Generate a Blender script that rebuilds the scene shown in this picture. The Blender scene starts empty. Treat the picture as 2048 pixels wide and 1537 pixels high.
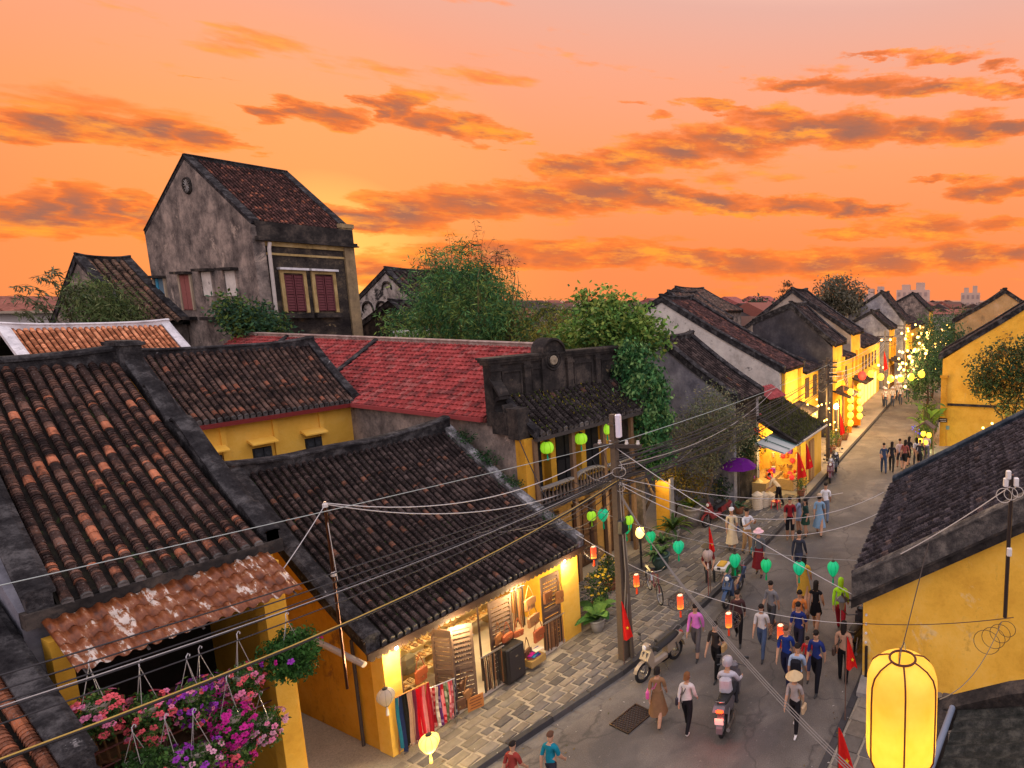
import bpy, math, random
import numpy as np
from mathutils import Vector, Matrix
R = math.radians
rnd = random.Random(7)
S = bpy.context.scene
C = S.collection
# ---------------------------------------------------------------- camera
cam = bpy.data.cameras.new('camera'); camo = bpy.data.objects.new('camera', cam); C.objects.link(camo)
camo.location = (0, 0, 8.6); camo.rotation_euler = (R(90-8.02), 0, R(23.41-90))
cam.sensor_fit = 'HORIZONTAL'; cam.sensor_width = 36; cam.lens = 36*1162.5/2048; cam.shift_x = -600/2048
cam.clip_start = .05; cam.clip_end = 4000
S.camera = camo
# ---------------------------------------------------------------- exposure
S.view_settings.view_transform = 'Standard'; S.view_settings.look = 'None'; S.view_settings.gamma = 1
S.view_settings.exposure = 1.35
S.view_settings.use_curve_mapping = False
S.cycles.max_bounces = 5; S.cycles.diffuse_bounces = 3; S.cycles.glossy_bounces = 2; S.cycles.transmission_bounces = 3
S.cycles.sample_clamp_indirect = 4; S.cycles.use_denoising = True
# ---------------------------------------------------------------- sky
W = bpy.data.worlds.new('World'); S.world = W; W.use_nodes = True
nt = W.node_tree; nt.nodes.clear()
def N(t, **k):
    n = nt.nodes.new(t)
    for a, v in k.items(): setattr(n, a, v)
    return n
def L(a, b): nt.links.new(a, b)
def mth(op, a, b=None, c=None, clamp=False):
    n = N('ShaderNodeMath', operation=op); n.use_clamp = clamp
    for i, v in enumerate((a, b, c)):
        if v is None: continue
        if isinstance(v, (int, float)): n.inputs[i].default_value = v
        else: L(v, n.inputs[i])
    return n.outputs[0]
def ramp(fac, stops, interp='LINEAR'):
    n = N('ShaderNodeValToRGB'); n.color_ramp.interpolation = interp
    e = n.color_ramp.elements
    while len(e) < len(stops): e.new(.5)
    for i, (p, c) in enumerate(stops): e[i].position = p; e[i].color = (*c, 1)
    L(fac, n.inputs[0]); return n.outputs[0]
def mixc(f, a, b):
    n = N('ShaderNodeMix', data_type='RGBA')
    if isinstance(f, (int, float)): n.inputs[0].default_value = f
    else: L(f, n.inputs[0])
    for i, v in ((6, a), (7, b)):
        if isinstance(v, tuple): n.inputs[i].default_value = (*v, 1)
        else: L(v, n.inputs[i])
    return n.outputs[2]
SUN_AZ, SUN_EL = R(62), R(2.5)          # the sun has just gone low behind the old house, left of the street
tc = N('ShaderNodeTexCoord'); sep = N('ShaderNodeSeparateXYZ'); L(tc.outputs['Generated'], sep.inputs[0])
dx, dy, dz = sep.outputs
az = mth('MULTIPLY', mth('ARCTAN2', dy, dx), 57.2958); el = mth('MULTIPLY', mth('ARCSINE', dz), 57.2958)
comb = N('ShaderNodeCombineXYZ'); L(az, comb.inputs[0]); L(mth('MULTIPLY', el, 3.6), comb.inputs[1])
nz = N('ShaderNodeTexNoise'); nz.inputs['Scale'].default_value = .105; nz.inputs['Detail'].default_value = 8; nz.inputs['Roughness'].default_value = .66
comb.inputs[2].default_value = 3.7; L(comb.outputs[0], nz.inputs['Vector'])
wisp = N('ShaderNodeTexNoise'); wisp.inputs['Scale'].default_value = .05; wisp.inputs['Detail'].default_value = 4; wisp.inputs['Roughness'].default_value = .6
comb2 = N('ShaderNodeCombineXYZ'); L(az, comb2.inputs[0]); L(mth('MULTIPLY', el, 5.5), comb2.inputs[1]); L(comb2.outputs[0], wisp.inputs['Vector'])
nb = mth('SUBTRACT', nz.outputs[0], .5); wb = mth('SUBTRACT', wisp.outputs[0], .5)
CLOUDS = [(61.1, 6.2, 3.0, 0.82, 1.0), (57.3, 7.0, 3.5, 1.48, 1.0), (52.7, 8.1, 3.9, 1.45, 1.0), (47.7, 9.1, 4.0, 1.64, 1.0), (42.8, 9.5, 4.2, 1.7, 1.0), (37.6, 9.7, 4.1, 1.37, 1.0), (32.6, 9.3, 4.2, 0.9, 1.0), (45.6, 11.4, 3.6, 1.0, 1.0), (41.0, 12.4, 3.9, 1.24, 1.0), (36.1, 13.4, 4.4, 1.24, 1.0), (30.6, 14.6, 4.6, 1.66, 1.0), (25.0, 15.4, 4.6, 1.37, 1.0), (19.4, 15.7, 4.6, 1.56, 1.0), (13.8, 15.3, 3.7, 1.36, 1.0), (9.4, 15.3, 3.6, 1.42, 1.0), (5.1, 15.2, 3.5, 0.73, 1.0), (31.9, 17.3, 4.2, 0.45, 0.85), (26.9, 16.7, 4.2, 0.78, 0.85), (21.7, 16.0, 4.3, 0.45, 0.85), (24.1, 19.3, 5.0, 0.6, 0.85), (18.0, 19.0, 5.0, 0.91, 0.85), (12.1, 18.6, 4.7, 0.69, 0.85), (6.4, 18.0, 4.5, 0.59, 0.85), (16.7, 21.3, 4.5, 0.38, 0.75), (11.3, 20.8, 4.0, 0.52, 0.75), (6.5, 19.9, 2.1, 0.46, 0.75), (4.0, 19.1, 2.1, 0.42, 0.75), (30.5, 8.5, 4.5, 0.49, 0.9), (25.0, 9.2, 4.0, 0.82, 0.9), (20.3, 8.8, 2.3, 0.86, 0.9), (17.4, 8.6, 2.3, 0.52, 0.9), (76.8, 9.4, 1.7, 0.61, 0.95), (74.7, 10.1, 1.9, 0.82, 0.95), (72.4, 10.5, 1.9, 1.0, 0.95), (70.1, 10.6, 1.7, 0.91, 0.95), (68.0, 10.6, 1.8, 0.73, 0.95), (64.7, 12.9, 1.2, 0.68, 0.95), (63.2, 13.5, 1.3, 0.77, 0.95), (61.6, 13.3, 2.4, 0.81, 0.95), (58.6, 14.2, 1.0, 0.86, 0.95), (57.3, 14.7, 1.5, 1.16, 0.95), (55.4, 13.9, 2.0, 0.99, 0.95), (53.0, 13.6, 1.8, 1.1, 0.95), (50.8, 13.6, 1.9, 0.64, 0.95), (77.5, 4.6, 1.5, 1.01, 1.1), (75.6, 5.2, 1.4, 1.54, 1.1), (73.7, 5.6, 1.4, 1.57, 1.1), (71.9, 5.5, 1.0, 1.79, 1.1), (70.6, 5.3, 1.1, 1.2, 1.1), (63.2, 1.7, 2.9, 0.86, 0.85), (59.6, 2.3, 3.1, 1.27, 0.85), (55.5, 3.4, 3.4, 1.45, 0.85), (51.1, 3.9, 3.7, 1.46, 0.85), (46.4, 4.2, 4.4, 1.59, 0.85), (40.9, 4.2, 4.7, 1.47, 0.85), (35.0, 4.0, 4.6, 1.23, 0.85), (29.4, 3.7, 5.5, 1.65, 0.85), (22.6, 3.7, 5.6, 1.72, 0.85), (15.9, 3.9, 5.5, 1.66, 0.85), (9.4, 4.3, 4.5, 1.45, 0.85), (4.1, 4.5, 4.3, 0.96, 0.85), (19.8, 6.4, 5.9, 0.61, 0.7), (12.7, 6.8, 5.7, 1.18, 0.7), (6.0, 7.0, 5.4, 0.68, 0.7), (7.8, 9.9, 2.9, 0.99, 0.85), (4.4, 10.2, 2.8, 0.87, 0.85), (12.4, 11.4, 2.3, 0.37, 0.7), (9.6, 11.1, 2.2, 0.38, 0.7), (50.2, 12.5, 1.5, 0.19, 0.5), (48.3, 13.0, 1.7, 0.26, 0.5), (39.5, 17.2, 1.8, 0.37, 0.5), (37.3, 16.3, 1.9, 0.35, 0.5), (69.2, 14.3, 1.3, 0.13, 0.4), (67.6, 14.6, 1.3, 0.17, 0.4)]
vec0 = N('ShaderNodeCombineXYZ'); L(az, vec0.inputs[0]); L(el, vec0.inputs[1]); vec0.inputs[2].default_value = 1
warp = N('ShaderNodeTexNoise'); warp.inputs['Scale'].default_value = .24; warp.inputs['Detail'].default_value = 5; warp.inputs['Roughness'].default_value = .6; L(comb.outputs[0], warp.inputs['Vector'])
wv = N('ShaderNodeVectorMath', operation='MULTIPLY_ADD'); L(warp.outputs['Color'], wv.inputs[0]); wv.inputs[1].default_value = (7, 2.6, 0); wv.inputs[2].default_value = (-3.5, -1.3, 0)
vec = N('ShaderNodeVectorMath', operation='ADD'); L(vec0.outputs[0], vec.inputs[0]); L(wv.outputs[0], vec.inputs[1])
dmin = None
for (a0, e0, wa, we, k) in CLOUDS:              # each bank: centre azimuth, elevation, half widths, weight
    q = N('ShaderNodeVectorMath', operation='MULTIPLY_ADD'); L(vec.outputs[0], q.inputs[0])
    q.inputs[1].default_value = (1/wa, 1/we, 0); q.inputs[2].default_value = (-a0/wa, -e0/we, math.sqrt(max(0, -math.log(min(1, k)))))
    d = N('ShaderNodeVectorMath', operation='DOT_PRODUCT'); L(q.outputs[0], d.inputs[0]); L(q.outputs[0], d.inputs[1])
    dmin = d.outputs['Value'] if dmin is None else mth('MINIMUM', dmin, d.outputs['Value'])
dens = mth('EXPONENT', mth('MULTIPLY', dmin, -1.0))
# loose banks outside the frame continue the same weather
dens = mth('MAXIMUM', dens, mth('MULTIPLY', mth('ADD', wb, .04), 1.3))
dens = mth('ADD', dens, mth('ADD', mth('MULTIPLY', nb, 1.05), mth('MULTIPLY', wb, .5)))
elf = mth('MULTIPLY', el, 1/90, clamp=True)
# angle from the sunset
sv = N('ShaderNodeVectorMath', operation='DOT_PRODUCT'); L(tc.outputs['Generated'], sv.inputs[0])
sv.inputs[1].default_value = (math.cos(SUN_EL)*math.cos(SUN_AZ), math.cos(SUN_EL)*math.sin(SUN_AZ), math.sin(SUN_EL))
toward = mth('MULTIPLY_ADD', sv.outputs['Value'], .5, .5, clamp=True)
west = ramp(elf, [(0, (.40, .108, .034)), (.06, (.41, .118, .038)), (.14, (.415, .145, .058)), (.21, (.39, .160, .095)), (.275, (.335, .18, .145)), (.40, (.55, .37, .31)), (.60, (.66, .56, .58)), (1, (.62, .59, .66))])
east = ramp(elf, [(0, (.62, .48, .48)), (.12, (.64, .53, .57)), (.35, (.62, .56, .64)), (1, (.60, .57, .64))])
sky = mixc(ramp(toward, [(.25, (0, 0, 0)), (.78, (1, 1, 1))], 'EASE'), east, west)
glow = ramp(sv.outputs['Value'], [(.95, (0, 0, 0)), (.992, (.04, .026, .0)), (1, (.20, .15, .02))])
add = N('ShaderNodeMix', data_type='RGBA', blend_type='ADD'); add.inputs[0].default_value = 1; L(sky, add.inputs[6]); L(glow, add.inputs[7]); sky = add.outputs[2]
sh = N('ShaderNodeVectorMath', operation='ADD'); L(comb.outputs[0], sh.inputs[0]); sh.inputs[1].default_value = (.9, -2.6, 0)
nz2 = N('ShaderNodeTexNoise'); nz2.inputs['Scale'].default_value = .105; nz2.inputs['Detail'].default_value = 6; nz2.inputs['Roughness'].default_value = .66; L(sh.outputs[0], nz2.inputs['Vector'])
relief = mth('SUBTRACT', nz.outputs[0], nz2.outputs[0])
# clouds: fire-coloured fringe, mauve-brown body
ccol = ramp(dens, [(.24, (.48, .115, .010)), (.42, (.42, .082, .010)), (.70, (.28, .072, .024)), (1.0, (.16, .062, .040))])
ccol = mixc(ramp(relief, [(-.0, (0, 0, 0)), (.16, (.95, .95, .95))]), ccol, (.50, .155, .018))
ccol = mixc(ramp(mth('MULTIPLY', relief, -1.0), [(.02, (0, 0, 0)), (.25, (.55, .55, .55))]), ccol, (.13, .052, .036))
greyc = ramp(dens, [(.3, (.62, .5, .52)), (1, (.42, .38, .42))])
ccol = mixc(ramp(toward, [(.3, (0, 0, 0)), (.75, (1, 1, 1))]), greyc, ccol)
cov = ramp(dens, [(.20, (0, 0, 0)), (.40, (.7, .7, .7)), (.62, (.97, .97, .97))], 'EASE')
sky = mixc(mth('MULTIPLY', cov, ramp(el, [(0, (.6, .6, .6)), (.01, (1, 1, 1))])), sky, ccol)
sky = mixc(ramp(dz, [(0, (1, 1, 1)), (.002, (0, 0, 0))]), sky, (.16, .11, .09))
bg = N('ShaderNodeBackground'); bg.inputs[1].default_value = 1.0; L(sky, bg.inputs[0])
wo = N('ShaderNodeOutputWorld'); L(bg.outputs[0], wo.inputs[0])
W.cycles.sampling_method = 'MANUAL'; W.cycles.sample_map_resolution = 256
# ---------------------------------------------------------------- sun
sun = bpy.data.lights.new('sun', 'SUN'); sun.energy = 1.3; sun.angle = R(9); sun.color = (1, .72, .48)
suno = bpy.data.objects.new('sun', sun); C.objects.link(suno)
suno.rotation_euler = (R(90-16), 0, SUN_AZ+R(90))

# ================================================================ helpers
class B:
    """collects faces with a colour each, then links them as one mesh object"""
    def __init__(s, c=(.5, .5, .5)): s.v = []; s.f = []; s.c = []; s.m = []; s.col = c; s.mi = 0; s.T = None
    def add(s, vs, fs, c=None):
        o = len(s.v)
        if s.T is not None: vs = [s.T @ Vector(p) for p in vs]
        s.v += [tuple(p) for p in vs]; c = c or s.col
        for f in fs: s.f.append(tuple(i+o for i in f)); s.c.append(c); s.m.append(s.mi)
        return s
    def box(s, x0, x1, y0, y1, z0, z1, c=None):
        return s.add([(x0, y0, z0), (x1, y0, z0), (x1, y1, z0), (x0, y1, z0), (x0, y0, z1), (x1, y0, z1), (x1, y1, z1), (x0, y1, z1)],
              [(0, 3, 2, 1), (4, 5, 6, 7), (0, 1, 5, 4), (1, 2, 6, 5), (2, 3, 7, 6), (3, 0, 4, 7)], c)
    def cbox(s, p, d, rz=0, c=None, bev=0):
        x, y, z = p; a, b, h = d[0]/2, d[1]/2, d[2]/2; cs, sn = math.cos(rz), math.sin(rz)
        if bev:
            k = bev; ring = [(-a+k, -b), (a-k, -b), (a, -b+k), (a, b-k), (a-k, b), (-a+k, b), (-a, b-k), (-a, -b+k)]
            vs = []; q = [(-h, .0), (-h+k, 1), (h-k, 1), (h, 0)]
            for zz, w in q:
                for u, v in ring:
                    if not w: u *= (a-k)/a; v *= (b-k)/b
                    vs.append((x+u*cs-v*sn, y+u*sn+v*cs, z+zz))
            fs = [tuple(range(7, -1, -1)), tuple(range(24, 32))]
            for r in range(3):
                for i in range(8): fs.append((r*8+i, r*8+(i+1) % 8, r*8+8+(i+1) % 8, r*8+8+i))
            return s.add(vs, fs, c)
        vs = [(x+u*cs-v*sn, y+u*sn+v*cs, z+w) for w in (-h, h) for u, v in ((-a, -b), (a, -b), (a, b), (-a, b))]
        return s.add(vs, [(0, 3, 2, 1), (4, 5, 6, 7), (0, 1, 5, 4), (1, 2, 6, 5), (2, 3, 7, 6), (3, 0, 4, 7)], c)
    def prism(s, poly, ext, c=None):
        n = len(poly); e = Vector(ext); vs = [Vector(p) for p in poly]; vs += [p+e for p in vs]
        return s.add(vs, [tuple(range(n-1, -1, -1)), tuple(range(n, 2*n))]+[(i, (i+1) % n, n+(i+1) % n, n+i) for i in range(n)], c)
    def quad(s, *p, c=None): return s.add(p, [tuple(range(len(p)))], c)
    def tube(s, pts, r, n=6, c=None, cap=True, up=None):
        pts = [Vector(p) for p in pts]; m = len(pts); rs = r if isinstance(r, (list, tuple)) else [r]*m
        vs = []; prev = None
        for i in range(m):
            t = (pts[min(i+1, m-1)]-pts[max(i-1, 0)]).normalized()
            if prev is None:
                a = Vector((0, 0, 1)) if abs(t.z) < .9 else Vector((1, 0, 0)); x = t.cross(a).normalized()
            else: x = (prev-t*prev.dot(t)).normalized()
            prev = x; y = t.cross(x)
            for k in range(n):
                q = 2*math.pi*k/n; vs.append(pts[i]+(x*math.cos(q)+y*math.sin(q))*rs[i])
        fs = [(i*n+k, i*n+(k+1) % n, (i+1)*n+(k+1) % n, (i+1)*n+k) for i in range(m-1) for k in range(n)]
        if cap: fs += [tuple(range(n-1, -1, -1)), tuple(range((m-1)*n, m*n))]
        return s.add(vs, fs, c)
    def lathe(s, prof, n=12, p=(0, 0, 0), c=None, cols=None, rib=0, ax=None):
        vs = []; fs = []; m = len(prof)
        for (r, z) in prof:
            for k in range(n):
                q = 2*math.pi*k/n; rr = r*(1-(rib if k % 2 else 0)); v = Vector((rr*math.cos(q), rr*math.sin(q), z))
                if ax is not None: v = ax @ v
                vs.append(v+Vector(p))
        for i in range(m-1):
            for k in range(n): fs.append((i*n+k, i*n+(k+1) % n, (i+1)*n+(k+1) % n, (i+1)*n+k))
        s.add(vs, fs, c)
        return s
    def ring(s, p, rad, r, ax='y', n=20, k=5, c=None, M=None):
        pts = []
        vs = []; 
        for i in range(n):
            q = 2*math.pi*i/n
            for j in range(k):
                w = 2*math.pi*j/k; rr = rad+r*math.cos(w); h = r*math.sin(w)
                u, v = rr*math.cos(q), rr*math.sin(q)
                P = {'y': (u, h, v), 'x': (h, u, v), 'z': (u, v, h)}[ax]
                P = Vector(P)
                if M is not None: P = M @ P
                vs.append(P+Vector(p))
        fs = [(i*k+j, ((i+1) % n)*k+j, ((i+1) % n)*k+(j+1) % k, i*k+(j+1) % k) for i in range(n) for j in range(k)]
        return s.add(vs, fs, c)
    def sweep(s, path, prof, c=None, side=None):
        """prof: closed list of (sideways, up); path: points; sideways is horizontal, perpendicular to the path"""
        path = [Vector(p) for p in path]; m = len(path); n = len(prof); vs = []
        for i in range(m):
            t = (path[min(i+1, m-1)]-path[max(i-1, 0)]); h = Vector((t.x, t.y, 0))
            sd = Vector(side) if side else Vector((h.y, -h.x, 0)).normalized()
            for a, b in prof: vs.append(path[i]+sd*a+Vector((0, 0, b)))
        fs = [(i*n+k, i*n+(k+1) % n, (i+1)*n+(k+1) % n, (i+1)*n+k) for i in range(m-1) for k in range(n)]
        fs += [tuple(range(n-1, -1, -1)), tuple(range((m-1)*n, m*n))]
        return s.add(vs, fs, c)
    def mesh(s, name, mats, smooth=False):
        me = bpy.data.meshes.new(name); me.from_pydata(s.v, [], s.f)
        for m in (mats if isinstance(mats, (list, tuple)) else [mats]): me.materials.append(m)
        ln = [len(f) for f in s.f]
        col = np.ones((len(s.f), 4), dtype=np.float32)
        if s.f: col[:, :3] = np.array(s.c, dtype=np.float32)[:, :3]
        at = me.color_attributes.new('c', 'FLOAT_COLOR', 'CORNER')
        at.data.foreach_set('color', np.repeat(col, ln, axis=0).ravel())
        if any(s.m): me.polygons.foreach_set('material_index', s.m)
        if smooth: me.polygons.foreach_set('use_smooth', [True]*len(s.f))
        me.update(); return me
    def ob(s, name, mats, parent=None, smooth=False, loc=None):
        return put(name, s.mesh(name, mats, smooth), parent, loc)
def put(name, me, parent=None, loc=None, rz=None):
    o = bpy.data.objects.new(name, me); C.objects.link(o)
    if parent is not None: o.parent = parent
    if loc is not None: o.location = loc
    if rz is not None: o.rotation_euler = (0, 0, rz)
    return o
def tag(o, label=None, cat=None, group=None, kind=None):
    if label: o['label'] = label
    if cat: o['category'] = cat
    if group: o['group'] = group
    if kind: o['kind'] = kind
    return o
def thing(name, label, cat, loc=(0, 0, 0), rz=0, group=None):
    o = bpy.data.objects.new(name, None); C.objects.link(o); o.location = loc; o.rotation_euler = (0, 0, rz); o.empty_display_size = .1
    return tag(o, label, cat, group)
def copy_thing(root, loc, rz=0, label=None, group=None):
    r = root.copy(); C.objects.link(r); r.location = loc; r.rotation_euler = (0, 0, rz)
    if label: r['label'] = label
    if group: r['group'] = group
    for ch in list(root.children):
        c = ch.copy(); C.objects.link(c); c.parent = r
        for g in ch.children: d = g.copy(); C.objects.link(d); d.parent = c
    return r
def lamp(name, parent, loc, energy, color, size=.06):
    l = bpy.data.lights.new(name, 'POINT'); l.energy = energy; l.color = color; l.shadow_soft_size = size
    o = bpy.data.objects.new(name, l); C.objects.link(o); o.location = loc
    if parent is not None: o.parent = parent
    return o
ORD = ['first', 'second', 'third', 'fourth', 'fifth', 'sixth', 'seventh', 'eighth', 'ninth', 'tenth', 'eleventh', 'twelfth', 'thirteenth', 'fourteenth', 'fifteenth']

# ================================================================ materials
def newmat(name):
    global nt
    m = bpy.data.materials.new(name); m.use_nodes = True; nt = m.node_tree
    return m, nt.nodes['Principled BSDF'], nt.nodes['Material Output']
def noise(scale, detail=5, rough=.6, vec=None, dist=0):
    n = N('ShaderNodeTexNoise'); n.inputs['Scale'].default_value = scale; n.inputs['Detail'].default_value = detail
    n.inputs['Roughness'].default_value = rough; n.inputs['Distortion'].default_value = dist
    if vec is not None: L(vec, n.inputs['Vector'])
    return n.outputs[0]
def coords(sc=(1, 1, 1), kind='geo'):
    if kind == 'geo': v = N('ShaderNodeNewGeometry').outputs['Position']
    else: v = N('ShaderNodeTexCoord').outputs['Object']
    mp = N('ShaderNodeMapping'); mp.inputs['Scale'].default_value = sc; L(v, mp.inputs[0]); return mp.outputs[0]
def bump(bs, h, strength, dist=.02):
    b = N('ShaderNodeBump'); b.inputs['Strength'].default_value = strength; b.inputs['Distance'].default_value = dist
    L(h, b.inputs['Height']); L(b.outputs[0], bs.inputs['Normal'])
def plaster(name, base, stains, streak=.5, patch=None, rough=.9, b=.35, sc=1.0, grime=(.03, .028, .03)):
    """weathered limewash: base colours, run-down streaks, patches of another colour, black mould"""
    m, bs, out = newmat(name)
    P = coords((1, 1, 1)); V = coords((1.5, 1.5, .42))
    n1 = noise(1.1*sc, 8, .65, P); n2 = noise(1.7*sc, 8, .7, V); n3 = noise(9*sc, 6, .7, P); n4 = noise(.7*sc, 7, .7, P, .6)
    c = ramp(mth('ADD', mth('MULTIPLY', n1, .7), mth('MULTIPLY', n3, .3)), [(.37, base[0]), (.5, base[1]), (.62, base[2])])
    if patch: c = mixc(ramp(n4, [(patch[1], (0, 0, 0)), (patch[1]+.05, (1, 1, 1))]), c, patch[0])
    st = ramp(mth('ADD', mth('ADD', mth('MULTIPLY', n2, .42), mth('MULTIPLY', n4, .30)), mth('MULTIPLY', n3, .28)), [(.62-.2*streak, (0, 0, 0)), (.70-.12*streak, (1, 1, 1))])
    c = mixc(mth('MULTIPLY', st, stains), c, grime)
    c = mixc(mth('MULTIPLY', ramp(n3, [(.55, (0, 0, 0)), (.7, (1, 1, 1))]), .25), c, tuple(x*.6 for x in base[1]))
    L(c, bs.inputs['Base Color']); bs.inputs['Roughness'].default_value = rough; bs.inputs['Specular IOR Level'].default_value = .03
    bump(bs, mth('ADD', n3, n1), b)
    return m
def vcmat(name, rough=.8, var=.25, sc=14, b=.15, spec=.3, metal=0, lichen=0, mould=.85, transl=0):
    """colour from the mesh's own colour attribute, mottled"""
    m, bs, out = newmat(name)
    at = N('ShaderNodeAttribute'); at.attribute_name = 'c'
    P = coords(); n1 = noise(sc, 6, .65, P); n2 = noise(sc*4, 4, .6, P)
    k = mth('ADD', mth('MULTIPLY', n1, 1.4*var), 1-.7*var)
    mul = N('ShaderNodeMix', data_type='RGBA', blend_type='MULTIPLY'); mul.inputs[0].default_value = 1; L(at.outputs['Color'], mul.inputs[6]); L(k, mul.inputs[7])
    c = mul.outputs[2]
    if lichen:
        c = mixc(mth('MULTIPLY', ramp(n2, [(.57, (0, 0, 0)), (.66, (1, 1, 1))]), lichen), c, (.17, .155, .14))
        n4 = noise(3.1, 8, .75, P); c = mixc(mth('MULTIPLY', ramp(n4, [(.47, (0, 0, 0)), (.60, (1, 1, 1))]), mould), c, (.014, .011, .011))
    L(c, bs.inputs['Base Color']); bs.inputs['Roughness'].default_value = rough; bs.inputs['Specular IOR Level'].default_value = spec; bs.inputs['Metallic'].default_value = metal
    if b: bump(bs, mth('ADD', n1, n2), b, .01)
    if transl:
        t = N('ShaderNodeBsdfTranslucent'); L(c, t.inputs[0]); mx = N('ShaderNodeMixShader'); mx.inputs[0].default_value = transl
        L(bs.outputs[0], mx.inputs[1]); L(t.outputs[0], mx.inputs[2]); L(mx.outputs[0], out.inputs[0])
    return m
def emit(name, col, strength, base=None, attr=False):
    m, bs, out = newmat(name)
    bs.inputs['Base Color'].default_value = (*(base or col), 1); bs.inputs['Roughness'].default_value = .7
    if attr:
        at = N('ShaderNodeAttribute'); at.attribute_name = 'c'; L(at.outputs['Color'], bs.inputs['Emission Color']); L(at.outputs['Color'], bs.inputs['Base Color'])
    else: bs.inputs['Emission Color'].default_value = (*col, 1)
    bs.inputs['Emission Strength'].default_value = strength
    return m
TILE = vcmat('roof_tile', .9, .9, 11, .6, .03, lichen=.6)
TILEO = vcmat('orange_roof_tile', .85, .9, 8, .5, .05)
REDT = vcmat('red_roof_tile', .85, 1.0, 2.2, .25, .05, lichen=.15, mould=.42)
MATTE = vcmat('painted_matte', .8, .3, 6, .12, .1)
WOOD = vcmat('old_wood', .75, .5, 16, .25, .12)
CLOTH = vcmat('cloth', .9, .4, 12, .25, .04)
LEATHER = vcmat('leather', .5, .35, 20, .15, .45)
GLOSS = vcmat('painted_metal', .3, .1, 10, 0, .5)
METAL = vcmat('bare_metal', .35, .2, 10, 0, .5, 1)
RUBBER = vcmat('rubber', .7, .15, 10, .1, .3)
LEAF = vcmat('leaf', .6, .35, 5, 0, .12, transl=.25)
PETAL = vcmat('petal', .6, .2, 20, 0, .2, transl=.25)
SKIN = vcmat('skin', .55, .1, 15, 0, .35)
STONE = vcmat('paving_stone', .85, .7, 7, .5, .1)
BARK = vcmat('bark', .9, .5, 10, .5, .03)
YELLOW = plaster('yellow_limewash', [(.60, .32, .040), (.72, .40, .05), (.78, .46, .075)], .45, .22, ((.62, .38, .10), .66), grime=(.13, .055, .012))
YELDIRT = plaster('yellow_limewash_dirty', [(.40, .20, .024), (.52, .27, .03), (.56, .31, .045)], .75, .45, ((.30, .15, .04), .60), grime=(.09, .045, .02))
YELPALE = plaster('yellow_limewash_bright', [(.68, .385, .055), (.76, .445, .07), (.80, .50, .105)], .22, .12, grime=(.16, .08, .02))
GREY = plaster('grey_stained_plaster', [(.055, .048, .045), (.16, .135, .118), (.32, .26, .215)], .8, .5, ((.38, .31, .25), .60), sc=1.1, grime=(.028, .025, .026))
GREYCOOL = plaster('cool_grey_plaster', [(.11, .11, .13), (.21, .21, .235), (.34, .34, .355)], .7, .5, grime=(.025, .026, .032))
DARKPL = plaster('blackened_plaster', [(.013, .012, .012), (.032, .029, .027), (.085, .07, .058)], .8, .5, ((.26, .20, .11), .64), sc=1.5, grime=(.016, .015, .017))
PALEPL = plaster('pale_mouldy_plaster', [(.34, .32, .28), (.50, .47, .42), (.60, .57, .50)], .9, .30, ((.10, .095, .09), .62), sc=1.3, grime=(.035, .035, .036))
COPING = plaster('coping_plaster', [(.010, .0095, .0105), (.027, .026, .027), (.085, .082, .082)], .8, .5, ((.40, .39, .38), .66), sc=3.4, b=.9, grime=(.018, .018, .02))
WHITEPL = plaster('whitewashed_coping', [(.40, .39, .40), (.55, .54, .55), (.66, .65, .65)], .8, .5, ((.2, .2, .21), .66), sc=2, grime=(.08, .08, .085))
CONC = plaster('concrete', [(.19, .18, .165), (.25, .235, .215), (.30, .285, .26)], .5, .4, sc=2)
DECK = plaster('mossy_shaded_pan_tiles', [(.009, .0085, .008), (.015, .013, .011), (.024, .023, .014)], .4, .4, ((.030, .046, .014), .60), sc=4, b=.6)  # moss, plus the shade between tile rows, put into the colour

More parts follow.
